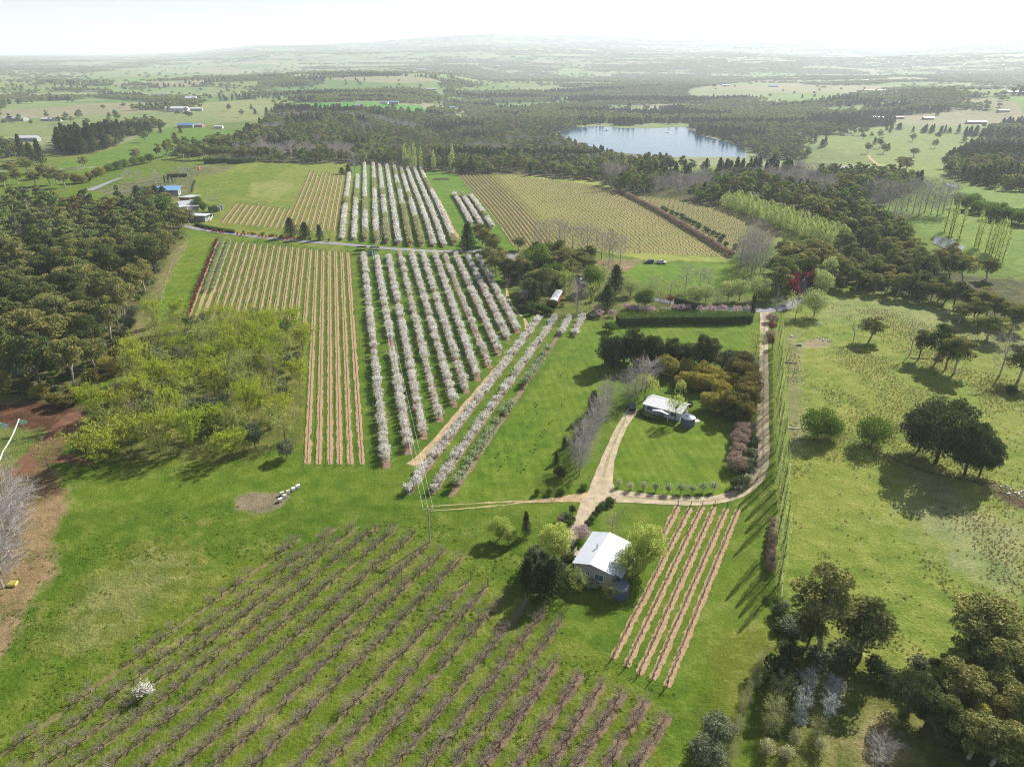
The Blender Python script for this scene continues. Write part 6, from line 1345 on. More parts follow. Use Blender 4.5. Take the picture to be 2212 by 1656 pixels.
hedge([sF(640,1235), sF(700,1262), sF(770,1275)], 1.4, 1.1, 'low hedge along the front of the white house', 'shrubg', .14, 40)
for i, p in enumerate([sA(1213,1058), sA(1215,1045), sA(1218,1030), sA(1221,1016), sA(1226,1004), sA(1232,994)]): put(BUSH, p, 1.8, 2.4, 'ball_shrub', 'small clipped ball shrub in the curved line on the winery lawn', 'shrub', 'ball shrubs on the winery lawn')

# tussocks of the paddock, and longer grass
X, Y = jitter_grid(60, 240, 56, 330, .85)
PD = wp([(1696,700),(1800,650),(2060,690),(2330,800),(2330,1560),(2050,1440),(1900,1400),(1760,1350),(1700,1280)])
dn = fbm(X / 14, Y / 26, 61, 3); m = inpoly(PD, X, Y) & (rng.random(len(X)) < np.clip((dn - .48) * 5.5, .05, .9)); X, Y = X[m], Y[m]; print('tussocks', len(X))
TUS = []
for i in range(4):
    rg = np.random.default_rng(500 + i); b = MB(); n = 26; a = rg.uniform(0, 6.28, n); r = rg.uniform(.15, .42, n)
    P0 = np.stack([np.cos(a) * r * .3, np.sin(a) * r * .3, 0 * a - .03], 1); P1 = np.stack([np.cos(a) * r, np.sin(a) * r, rg.uniform(.3, .6, n)], 1)
    b.leaves(np.stack([np.cos(a) * r, np.sin(a) * r, rg.uniform(.08, .5, n)], 1), .17, 0, .5, rg); TUS.append(b.mesh('tussock_%d' % i, [M['straw']]))
s = rng.uniform(.3, .62, (len(X), 1)) * np.ones((1, 3)); mass('tussock_grass', TUS, np.stack([X, Y, Hh(X, Y)], 1), rng.uniform(0, 6, len(X)), s, label='straw coloured tussocks dotting the right paddock')
X, Y = jitter_grid(-150, 110, 60, 190, .85)
dn = fbm(X / 9, Y / 6, 62, 3); m = inpoly(wp([(0,1100),(600,1080),(860,1105),(1120,1110),(1210,1165),(1100,1290),(1380,1440),(1460,1500),(1420,1750),(-400,1750),(-400,1500)]), X, Y) & (rng.random(len(X)) < np.clip((dn - .5) * 3.0, .02, .5)); X, Y = X[m], Y[m]; print('grass', len(X))
GT = []
for i in range(3):
    rg = np.random.default_rng(510 + i); b = MB(); n = 16; a = rg.uniform(0, 6.28, n); r = rg.uniform(.1, .35, n)
    P0 = np.stack([np.cos(a) * r * .5, np.sin(a) * r * .5, 0 * a - .03], 1); P1 = np.stack([np.cos(a) * r, np.sin(a) * r, rg.uniform(.12, .3, n)], 1); b.leaves(np.stack([np.cos(a) * r, np.sin(a) * r, rg.uniform(.04, .2, n)], 1), .12, 0, .9, rg); GT.append(b.mesh('tuft_%d' % i, [M['grassl']]))
s = rng.uniform(.5, 1.1, (len(X), 1)) * np.ones((1, 3)); mass('grass', GT, np.stack([X, Y, Hh(X, Y)], 1), rng.uniform(0, 6, len(X)), s, label='uneven grass tufts over the near slopes')

# ------------------------------------------------------------------ buildings
def roofmat(name, c, rough=.35, metal=.0, along=0):
    m, n, o = newmat(name); l = n.links.new; p = N(n, "BsdfPrincipled"); l(p.outputs[0], o.inputs[0]); p.inputs['Roughness'].default_value = rough; p.inputs['Metallic'].default_value = metal
    t = N(n, "TexCoord"); nz_ = N(n, "TexNoise"); nz_.inputs['Scale'].default_value = .8; nz_.inputs['Detail'].default_value = 4; l(t.outputs['Object'], nz_.inputs['Vector'])
    q = N(n, "MapRange"); q.inputs[3].default_value = .86; q.inputs[4].default_value = 1.1; l(nz_.outputs[0], q.inputs[0])
    v = N(n, "VectorMath", operation='SCALE'); v.inputs[0].default_value = c; l(q.outputs[0], v.inputs['Scale']); l(v.outputs[0], p.inputs['Base Color'])
    wv = N(n, "TexWave"); wv.bands_direction = 'XY'[along]; wv.inputs['Scale'].default_value = 1.6; l(t.outputs['Object'], wv.inputs['Vector'])
    b = N(n, "Bump"); b.inputs['Strength'].default_value = .3; b.inputs['Distance'].default_value = .03; l(wv.outputs[0], b.inputs['Height']); l(b.outputs[0], p.inputs['Normal'])
    return m
RW = roofmat('white_steel_roof', (.46, .49, .53), .5, 0, 1); RWx = roofmat('white_steel_roof_cross', (.60, .60, .60), .55, 0, 0); RB = roofmat('blue_steel_roof', (.16, .33, .55), .3, 0, 0); RG = roofmat('grey_steel_roof', (.42, .43, .44), .4, 0, 0)
RDK = roofmat('dark_roof', (.10, .11, .12), .5); RRED = roofmat('brick_red_roof', (.32, .10, .07), .7)
WALL = solid('cream_weatherboard', (.42, .37, .30), .8, .2, .12, 2, 0, .3, 6); WALLW = solid('white_wall', (.62, .62, .60), .8, .2, .1, 2); WALLB = solid('brick_wall', (.34, .22, .16), .9, .1, .3, 6); WALLG = solid('grey_wall', (.30, .31, .30), .8, .2, .15, 2)
TRIM = solid('white_trim', (.78, .78, .76), .5, .3, .05, 2); TIMB = solid('deck_timber', (.36, .31, .25), .85, .1, .3, 6); CONC = solid('concrete', (.55, .51, .45), .9, .1, .15, 3); BLK = solid('black_rubber', (.03, .03, .03), .8, .2, .1, 4)
def glass(name='window_glass', c=(.05, .12, .2)):
    m, n, o = newmat(name); p = N(n, "BsdfPrincipled"); n.links.new(p.outputs[0], o.inputs[0]); p.inputs['Base Color'].default_value = (*c, 1); p.inputs['Roughness'].default_value = .08; p.inputs['Specular IOR Level'].default_value = .7
    return m
GLASS = glass()
def window(e, side, W, L_, s, z, w_, h_):
    """side f/b/l/r of a W x L plan; s along the wall"""
    f = MB(); g = MB(); t = .05
    def bx(B, s0, s1, z0, z1, d0, d1):
        if side == 'f': B.box(s0, s1, -d1, -d0, z0, z1)
        elif side == 'b': B.box(s0, s1, L_ + d0, L_ + d1, z0, z1)
        elif side == 'l': B.box(-d1, -d0, s0, s1, z0, z1)
        else: B.box(W + d0, W + d1, s0, s1, z0, z1)
    bx(f, s - w_ / 2 - t, s - w_ / 2 + t, z - t, z + h_ + t, .003, .06); bx(f, s + w_ / 2 - t, s + w_ / 2 + t, z - t, z + h_ + t, .003, .06)
    bx(f, s - w_ / 2 + t, s + w_ / 2 - t, z - t, z + t, .003, .055); bx(f, s - w_ / 2 + t, s + w_ / 2 - t, z + h_ - t, z + h_ + t, .003, .055); bx(f, s - .03, s + .03, z + t, z + h_ - t, .003, .05)
    bx(g, s - w_ / 2 + t, s + w_ / 2 - t, z + t, z + h_ - t, .003, .02)
    fo = obj('window', f.mesh('window', [TRIM]), e); obj('pane', g.mesh('pane', [GLASS]), fo)
def gable(label, org, ang, W, L_, he, hr, roof, wall, frac=.5, ov=.4, ridge='y', wins=(), name='house', cat='house', group=None, door=None, base=None, z0=None):
    """org: ground position of the plan corner; plan x runs W, plan y runs L; ridge along y (or x)"""
    zz = h1(*org) if z0 is None else z0
    e = thing(name, label, cat, (org[0], org[1], zz), ang, group)
    b = MB()
    if ridge == 'y':
        r = W * frac; b.add([(0, 0, -.3), (W, 0, -.3), (W, 0, he), (r, 0, hr - .1), (0, 0, he)], [[0, 1, 2, 4], [4, 2, 3, 3]][:1]); 
        b.add([(0, 0, he), (W, 0, he), (r, 0, hr - .1), (r, 0, hr - .1)], [[0, 1, 2, 3]]); b.add([(W, L_, he), (0, L_, he), (r, L_, hr - .1), (r, L_, hr - .1)], [[0, 1, 2, 3]])
        b.add([(W, L_, -.3), (0, L_, -.3), (0, L_, he), (W, L_, he)], [[0, 1, 2, 3]])
        b.add([(W, 0, -.3), (W, L_, -.3), (W, L_, he), (W, 0, he)], [[0, 1, 2, 3]]); b.add([(0, L_, -.3), (0, 0, -.3), (0, 0, he), (0, L_, he)], [[0, 1, 2, 3]])
    else:
        r = L_ * frac; b.add([(0, 0, -.3), (W, 0, -.3), (W, 0, he), (0, 0, he)], [[0, 1, 2, 3]]); b.add([(W, L_, -.3), (0, L_, -.3), (0, L_, he), (W, L_, he)], [[0, 1, 2, 3]])
        b.add([(W, 0, -.3), (W, L_, -.3), (W, L_, he), (W, 0, he)], [[0, 1, 2, 3]]); b.add([(0, L_, -.3), (0, 0, -.3), (0, 0, he), (0, L_, he)], [[0, 1, 2, 3]])
        b.add([(W, 0, he), (W, L_, he), (W, r, hr - .1), (W, r, hr - .1)], [[0, 1, 2, 3]]); b.add([(0, L_, he), (0, 0, he), (0, r, hr - .1), (0, r, hr - .1)], [[0, 1, 2, 3]])
    me = b.mesh('wall', [wall]); me.validate(); obj('wall', me, e)
    rf = MB(); t = .1
    if ridge == 'y':
        s1 = (hr - he) / r; s2 = (hr - he) / (W - r)
        for (xa, za, xb, zb) in ((-ov, he - ov * s1, r, hr), (r, hr, W + ov, he - ov * s2)):
            V = [(xa, -ov, za), (xb, -ov, zb), (xb, L_ + ov, zb), (xa, L_ + ov, za)]; V += [(x, y, z + t) for x, y, z in V]
            rf.add(V, [[3, 2, 1, 0], [4, 5, 6, 7], [0, 1, 5, 4], [1, 2, 6, 5], [2, 3, 7, 6], [3, 0, 4, 7]])
    else:
        s1 = (hr - he) / r; s2 = (hr - he) / (L_ - r)
        for (ya, za, yb, zb) in ((-ov, he - ov * s1, r, hr), (r, hr, L_ + ov, he - ov * s2)):
            V = [(-ov, ya, za), (W + ov, ya, za), (W + ov, yb, zb), (-ov, yb, zb)]; V += [(x, y, z + t) for x, y, z in V]
            rf.add(V, [[3, 2, 1, 0], [4, 5, 6, 7], [0, 1, 5, 4], [1, 2, 6, 5], [2, 3, 7, 6], [3, 0, 4, 7]])
    ro = obj('roof', rf.mesh('roof', [roof]), e)
    cap = MB(); 
    if ridge == 'y': cap.box(r - .14, r + .14, -ov - .02, L_ + ov + .02, hr + t - .03, hr + t + .035)
    else: cap.box(-ov - .02, W + ov + .02, r - .14, r + .14, hr + t - .03, hr + t + .035)
    obj('ridge_cap', cap.mesh('ridge_cap', [TRIM]), ro)
    for q in wins: window(e, q[0], W, L_, *q[1:])
    if door:
        side, s, w_, h_ = door; d = MB()
        if side == 'f': d.box(s - w_ / 2, s + w_ / 2, -.05, -.003, 0, h_)
        elif side == 'b': d.box(s - w_ / 2, s + w_ / 2, L_ + .003, L_ + .05, 0, h_)
        elif side == 'l': d.box(-.05, -.003, s - w_ / 2, s + w_ / 2, 0, h_)
        else: d.box(W + .003, W + .05, s - w_ / 2, s + w_ / 2, 0, h_)
        obj('door', d.mesh('door', [WALLG]), e)
    return e, ro
# nearer house
A1 = math.atan2(-.446, .896)
e, ro = gable('nearer house with pale steel roof, flue and shaded weatherboard gable', (11.62, 106.3), A1, 7.6, 10.2, 3.55, 4.4, RW, WALL, .44, .3, 'y',
    [('f', 1.6, 1.7, .95, .9), ('f', 2.75, 1.55, .7, .9), ('f', 5.0, 1.15, 1.7, 1.4), ('l', 3, 1.6, 1.2, 1), ('l', 8, 1.6, 1.2, 1), ('r', 7, 1.2, 1.6, 1.4)], door=('l', 5.6, .9, 2.1))
c = MB(); c.tube([(0, 0, 0), (0, 0, .95)], [.11, .11], 8); c.tube([(0, 0, .95), (0, 0, 1.1)], [.17, .17], 8, cap=True)
obj('flue', c.mesh('flue', [solid('flue_steel', (.3, .3, .3), .4, .5, .1, 3, .6)]), ro).location = (2.6, 5.1, 4.0)
v = MB(); V = [(7.93, .3, 3.45), (9.25, .3, 3.0), (9.25, 10, 3.0), (7.93, 10, 3.45)]; V += [(x, y, z + .07) for x, y, z in V]; v.add(V, [[3, 2, 1, 0], [4, 5, 6, 7], [0, 1, 5, 4], [1, 2, 6, 5], [2, 3, 7, 6], [3, 0, 4, 7]]); obj('verandah_roof', v.mesh('verandah_roof', [RW]), e)
for y in (.4, 3.4, 6.6, 9.8):
    p_ = MB(); p_.box(9.1, 9.2, y - .05, y + .05, 0, 2.98); obj('verandah_post', p_.mesh('verandah_post', [TIMB]), e)
v = MB(); v.box(7.61, 9.2, .2, 10, .5, .6); obj('verandah_deck', v.mesh('verandah_deck', [TIMB]), e)
v = MB(); v.box(-2.1, -.01, 5.0, 6.6, .9, 1.0); v.box(-2.1, -2.0, 5.0, 6.6, 1.0, 1.9); v.box(-1.8, -.3, 6.8, 8.4, .5, .58); v.box(-2.0, -1.9, 5.05, 5.15, 0, .9); v.box(-2.0, -1.9, 6.45, 6.55, 0, .9); obj('side_deck', v.mesh('side_deck', [TIMB]), e)
v = MB(); v.box(2.9, 5.3, -.9, -.84, 1.0, 1.05); v.box(2.9, 2.96, -.84, -.01, 1.0, 1.05); v.box(5.24, 5.3, -.84, -.01, 1.0, 1.05); v.box(2.9, 5.3, -.9, -.01, .3, .38); obj('landing_rail', v.mesh('landing_rail', [TIMB]), e)
# white house
A2 = math.atan2(-.553, .833)
e, ro = gable('long white roofed house on the lawn below the wattle grove', (36.45, 174.6), A2, 10.3, 6.3, 2.5, 3.35, RWx, WALLW, .68, .5, 'x',
    [('f', 1.5, .9, 1.4, 1.1), ('f', 8.4, .9, 1.6, 1.2), ('r', 2, .9, 1.5, 1.1), ('r', 4.6, .9, 1.3, 1.1), ('b', 3, .9, 1.4, 1), ('b', 7, .9, 1.4, 1)], door=('f', 5.2, 1, 2.1))
v = MB()
for x0, x1, xm in ((3.0, 5.0, 4.8), (5.0, 7.6, 5.3)):
    z0_, z1_ = (2.0, 2.35) if x0 == 3.0 else (2.35, 2.0)
    V = [(x0, -1.7, z0_ - .1), (x1, -1.7, z1_ - .1), (x1, -.52, z1_), (x0, -.52, z0_)]; V += [(a, b_, z + .06) for a, b_, z in V]; v.add(V, [[3, 2, 1, 0], [4, 5, 6, 7], [0, 1, 5, 4], [1, 2, 6, 5], [2, 3, 7, 6], [3, 0, 4, 7]])
obj('porch_roof', v.mesh('porch_roof', [RWx]), e)
for x in (3.1, 7.5):
    p_ = MB(); p_.box(x - .05, x + .05, -1.65, -1.55, 0, 1.88); obj('porch_post', p_.mesh('porch_post', [TRIM]), e)

def tank(p, r, h, label, mat, name='water_tank', world=None):
    loc = Vector(world) if world else G(*p); e = thing(name, label, 'water tank', loc); b = MB(); b.cyl((0, 0), r, r, -.1, h, 28, cap=False)
    for k in range(1, 8): b.cyl((0, 0), r * 1.012, r * 1.012, h * k / 8 - .03, h * k / 8 + .03, 28, cap=False)
    obj('wall', b.mesh('wall', [mat], True), e)
    b = MB(); b.cyl((0, 0), r * 1.03, .12, h, h + r * .26, 28)
    for k in range(14):
        a = k * math.pi / 7; b.segs([(math.cos(a) * r, math.sin(a) * r, h + .03)], [(0, 0, h + r * .27)], .03, .03)
    ro = obj('roof', b.mesh('roof', [mat]), e); b = MB(); b.cyl((0, 0), .25, .25, h + r * .24, h + r * .3, 12); obj('hatch', b.mesh('hatch', [mat]), ro)
TK = solid('tank_slate', (.11, .14, .19), .35, .5, .08, 3); TKG = solid('tank_grey', (.22, .26, .32), .4, .5, .08, 3); TKB = solid('tank_blue', (.05, .2, .3), .5, .4, .08, 3)
tank(None, 1.85, 2.4, 'dark round water tank with ribbed lid beside the white house', TK, world=(46.7, 167.0, 0))
tank(None, 1.65, 2.3, 'dark water tank sunk in the shade in front of the nearer house', TK, world=(19.7, 101.6, 0))
tank((473, 456), 1.25, 2.7, 'front slate water tank on the winery lawn', TKG); tank((478.5, 452.5), 1.25, 2.7, 'rear slate water tank on the winery lawn', TKG); tank((801.5, 552), .8, 2.3, 'small blue tank under the solar frames', TKB)
b = MB(); b.cyl((0, 0), 1.05, 1.05, -.1, .16, 24); obj('concrete_cap', b.mesh('concrete_cap', [CONC]), None, (49.6, 169.3, 0), label='round concrete slab on the lawn beside the dark tank', category='slab')

# winery group
def skill(label, p, ang, W, L_, hf, hb, roof, wall, name='winery_building', wins=()):
    o_ = G(*p); e = thing(name, label, 'building', o_, ang)
    b = MB(); b.add([(0, 0, -.5), (W, 0, -.5), (W, 0, hf), (0, 0, hf)], [[0, 1, 2, 3]]); b.add([(W, L_, -.5), (0, L_, -.5), (0, L_, hb), (W, L_, hb)], [[0, 1, 2, 3]]); b.add([(W, 0, -.5), (W, L_, -.5), (W, L_, hb), (W, 0, hf)], [[0, 1, 2, 3]]); b.add([(0, L_, -.5), (0, 0, -.5), (0, 0, hf), (0, L_, hb)], [[0, 1, 2, 3]])
    obj('wall', b.mesh('wall', [wall]), e); V = [(-1, -1.2, hf - .05), (W + 1.2, -1.2, hf - .05), (W + 1.2, L_ + 1, hb + .05), (-1, L_ + 1, hb + .05)]; V += [(x, y, z + .15) for x, y, z in V]
    b = MB(); b.add(V, [[3, 2, 1, 0], [4, 5, 6, 7], [0, 1, 5, 4], [1, 2, 6, 5], [2, 3, 7, 6], [3, 0, 4, 7]]); obj('roof', b.mesh('roof', [roof]), e)
    for q in wins: window(e, q[0], W, L_, *q[1:])
skill('long blue roofed winery building behind the cypresses', (310,424), R(9), 23, 7, 3.6, 5.2, RB, WALLG, wins=[('f', 5, 1, 2, 1.5), ('f', 12, 1, 2, 1.5), ('f', 18, 1, 2.4, 2), ('r', 3, 1, 2, 2)])
skill('winery building with lilac grey slanting roof', (390,441), R(-8), 6.5, 13, 4.6, 3.4, RG, WALLB, wins=[('r', 3, 1, 1.4, 1.4), ('r', 7, 1, 1.4, 1.4), ('f', 3, 1, 2, 1.4)])
skill('winery building with white roof half hidden by gums', (376,462), R(14), 8, 11, 4.2, 3.6, RW, WALLW, wins=[('f', 3, 1, 1.8, 1.4)])
skill('grey roofed hall in the middle of the winery group', (395,459), R(30), 9, 9, 3.2, 5.2, RG, WALLG, wins=[('f', 3, 1, 1.8, 1.4), ('r', 4, 1, 1.8, 1.4)])
skill('cellar door with pale flat roof next to the drive', (398,478), R(-6), 13, 6.5, 3.6, 3.2, RW, WALLG, wins=[('f', 3, .8, 2, 1.6), ('f', 7, .8, 2, 1.6), ('r', 3, .8, 1.6, 1.6)])
skill('low dark roofed building between the crest hedges', sA(1470,862), R(2), 18, 7, 3.2, 4.2, RDK, WALLG, 'crest_building', wins=[('f', 5, 1, 2, 1.2), ('f', 12, 1, 2, 1.2)])
# small shed and railway carriage
p0 = G(1122,648); gable('small brick shed with grey gabled roof in the garden belt', (p0.x, p0.y), R(-12), 2.9, 2.9, 2.9, 3.7, RG, WALLB, .5, .25, 'y', [('r', 1.4, 1, .8, .9)], 'shed', 'shed', door=('f', 1.4, .8, 2))
p0 = G(1187,664); e = thing('railway_carriage', 'red railway carriage with white curved roof among the garden trees', 'railway carriage', p0, R(-14))
b = MB(); b.box(0, 2.7, 0, 12.5, .7, 2.9); obj('body', b.mesh('body', [solid('carriage_red', (.30, .06, .05), .6, .3, .2, 3)]), e)
b = MB(); a = np.linspace(0, np.pi, 13); pr = [(1.35 - 1.5 * math.cos(t), 2.88 + .55 * math.sin(t)) for t in a]
for (x0, z0_), (x1, z1_) in zip(pr[:-1], pr[1:]): b.add([(x0, -.15, z0_), (x1, -.15, z1_), (x1, 12.65, z1_), (x0, 12.65, z0_)], [[0, 1, 2, 3]])
for k in range(6): b.add([(pr[k][0], -.15, pr[k][1]), (pr[12 - k][0], -.15, pr[12 - k][1]), (pr[11 - k][0], -.15, pr[11 - k][1]), (pr[k + 1][0], -.15, pr[k + 1][1])], [[0, 1, 2, 3]])
obj('roof', b.mesh('roof', [RWx]), e)
for k in range(6): window(e, 'r', 2.7, 12.5, 1.3 + 2 * k, 1.6, .8, .8)
window(e, 'f', 2.7, 12.5, 1.35, 1.6, .6, .7)
for y in (1.5, 3.3, 9.2, 11.0):
    b = MB(); b.box(.25, 2.45, y - .06, y + .06, .38, .5)
    for x in (.3, 2.3): 
        aa = np.arange(14) * 2 * np.pi / 14; b.add(np.concatenate([[(x, y + .45 * math.cos(t), .45 + .45 * math.sin(t)) for t in aa], [(x + .12, y + .45 * math.cos(t), .45 + .45 * math.sin(t)) for t in aa]]), [[j, (j + 1) % 14, 14 + (j + 1) % 14, 14 + j] for j in range(14)] + [[0, 1 + 2 * j, 2 + 2 * j, 3 + 2 * j] for j in range(6)])
    obj('wheel', b.mesh('wheel', [BLK]), e)
# farmsteads in the distance
FAR = [((357,242), 38, 16, 2, 6, 9, 'RW', 'big white shed by the dark trees on the far left rise', 'shed'), ((400,240), 30, 9, 4, 4, 6, 'RW', 'long low white building right of the big white shed', 'shed'), ((396,246), 12, 7, 0, 3, 5, 'RW', 'small white hut in front of the big white shed', 'shed'),
 ((400,217), 24, 14, 10, 5, 9, 'RW', 'white rounded shed on the slope above the farm sheds', 'shed'), ((383,276), 22, 10, 0, 3.4, 6, 'RB', 'grey blue roofed farmhouse on the left pasture', 'house'), ((408,275), 20, 9, -6, 3.4, 5.4, 'RG', 'grey roofed wing next to the left pasture farmhouse', 'house'), ((463,278), 11, 6, 0, 3, 4.4, 'RW', 'little white shed right of the left pasture farmhouse', 'shed'),
 ((767,233), 16, 11, -10, 4.5, 7, 'RG', 'grey shed alone on the vivid green field', 'shed'), ((838,226), 22, 10, 0, 5, 7, 'RB', 'blue grey barn on the vivid green field', 'barn'), ((822,225), 16, 9, -12, 3.4, 6, 'RG', 'house roof left of the blue grey barn', 'house'), ((968,236), 16, 12, 8, 3.5, 6, 'RB', 'turquoise roofed house at the wood edge', 'house'),
 ((2090,268), 34, 10, -6, 4, 6, 'RW', 'long white farmhouse on the right slope', 'house'), ((1888,177), 60, 16, 0, 5, 8, 'RW', 'very long white shed on the far right plain', 'shed'), ((1858,176), 40, 14, 0, 5, 8, 'RDK', 'dark shed next to the very long white shed', 'shed'), ((1868,198), 30, 14, 6, 4, 7, 'RRED', 'reddish roofed house in the right farmstead', 'house'), ((1896,198), 34, 12, -4, 4, 6, 'RW', 'white building in the right farmstead', 'shed'),
 ((2157,243), 22, 9, -4, 4, 5.5, 'RRED', 'brick coloured shed by the right gum row', 'shed'), ((2180,202), 70, 20, 0, 3, 4.5, 'RW', 'front white greenhouse at the right margin', 'greenhouse'), ((2185,192), 60, 20, 0, 3, 4.5, 'RW', 'rear white greenhouse at the right margin', 'greenhouse'), ((1662,188), 36, 12, 0, 4, 6, 'RB', 'blue roofed shed on the middle right plain', 'shed'), ((1560,186), 30, 12, 0, 4, 6, 'RW', 'white house among trees right of the lake hills', 'house'),
 ((1885,258), 22, 10, 0, 4, 6, 'RW', 'pale roof peeping through the right slope gums', 'house'), ((1930,258), 24, 10, 8, 4, 6, 'RRED', 'reddish roof between the right slope gums', 'house'), ((1996,259), 20, 9, 0, 4, 6, 'RG', 'grey house at the end of the right slope gums', 'house'), ((1008,134), 80, 20, 0, 6, 9, 'RW', 'white shed far out beyond the middle woods', 'shed'), ((890,196), 34, 10, 0, 4, 6, 'RRED', 'reddish shed behind the line of pines', 'shed'), ((918,195), 36, 10, 0, 4, 6, 'RW', 'white shed behind the line of pines', 'shed'), ((898,152), 60, 18, 0, 5, 9, 'RG', 'grey farmhouse on the distant middle rise', 'house'),
 ((4,262), 34, 14, 0, 4, 7, 'RG', 'wide grey roof at the left margin', 'house'), ((88,262), 16, 8, 0, 3.5, 5, 'RW', 'white shed among round trees on the left', 'shed'), ((104,262), 18, 8, 4, 3.5, 5, 'RDK', 'dark shed among round trees on the left', 'shed'), ((40,306), 20, 10, 6, 4, 6, 'RW', 'white house glimpsed left between the dark pines', 'house'), ((112,308), 24, 10, -6, 4, 6, 'RW', 'white house glimpsed behind the bare trees and pines', 'house'), ((300,182), 30, 12, 0, 4, 6, 'RW', 'white farm building on the far left plain', 'shed')]
for i, (p, W, L_, ad, he, hr, rf, lab, cat) in enumerate(FAR):
    g_ = G(*p); ws = [('f', W * (k + .5) / 4, he * .3, min(2.2, W / 8), he * .35) for k in range(4)] if math.hypot(g_.x, g_.y) < 1900 else []
    gable(lab, (g_.x, g_.y), R(ad), W, L_, he, hr, {'RW': RWx, 'RG': RG, 'RB': RB, 'RDK': RDK, 'RRED': RRED}[rf], [WALLW, WALLG, WALLB][i % 3], .5, .5, 'x', ws, 'farm_' + cat if cat != 'greenhouse' else cat, cat)
for k in range(110):
    px = random.uniform(1380, 2180); py = random.uniform(116, 142) if k < 80 else random.uniform(126, 160)
    if k > 95: px = random.uniform(60, 1300); py = random.uniform(125, 158)
    g_ = G(px, py); b = MB(); w_, l_, h_ = random.uniform(12, 26), random.uniform(8, 14), random.uniform(3, 4.5)
    b.box(0, w_, 0, l_, -1, h_, 0); b.add([(-1, -1, h_ + .01), (w_ + 1, -1, h_ + .01), (w_ - 2, l_ / 2, h_ + 3), (2, l_ / 2, h_ + 3)], [[0, 1, 2, 3]], 1); b.add([(w_ + 1, l_ + 1, h_ + .01), (-1, l_ + 1, h_ + .01), (2, l_ / 2, h_ + 3), (w_ - 2, l_ / 2, h_ + 3)], [[0, 1, 2, 3]], 1)
    b.add([(w_ + 1, -1, h_ + .01), (w_ + 1, l_ + 1, h_ + .01), (w_ - 2, l_ / 2, h_ + 3), (w_ - 2, l_ / 2, h_ + 3)], [[0, 1, 2, 3]], 1); b.add([(-1, l_ + 1, h_ + .01), (-1, -1, h_ + .01), (2, l_ / 2, h_ + 3), (2, l_ / 2, h_ + 3)], [[0, 1, 2, 3]], 1)
    me = b.mesh('town_house', [WALLW, random.choice([RWx, RG, RRED, RWx])]); obj('town_house', me, None, g_, label='tiny pale house of the hazy town towards the far hills', category='house', group='houses of the hazy town').rotation_euler = (0, 0, random.uniform(-.5, .5))

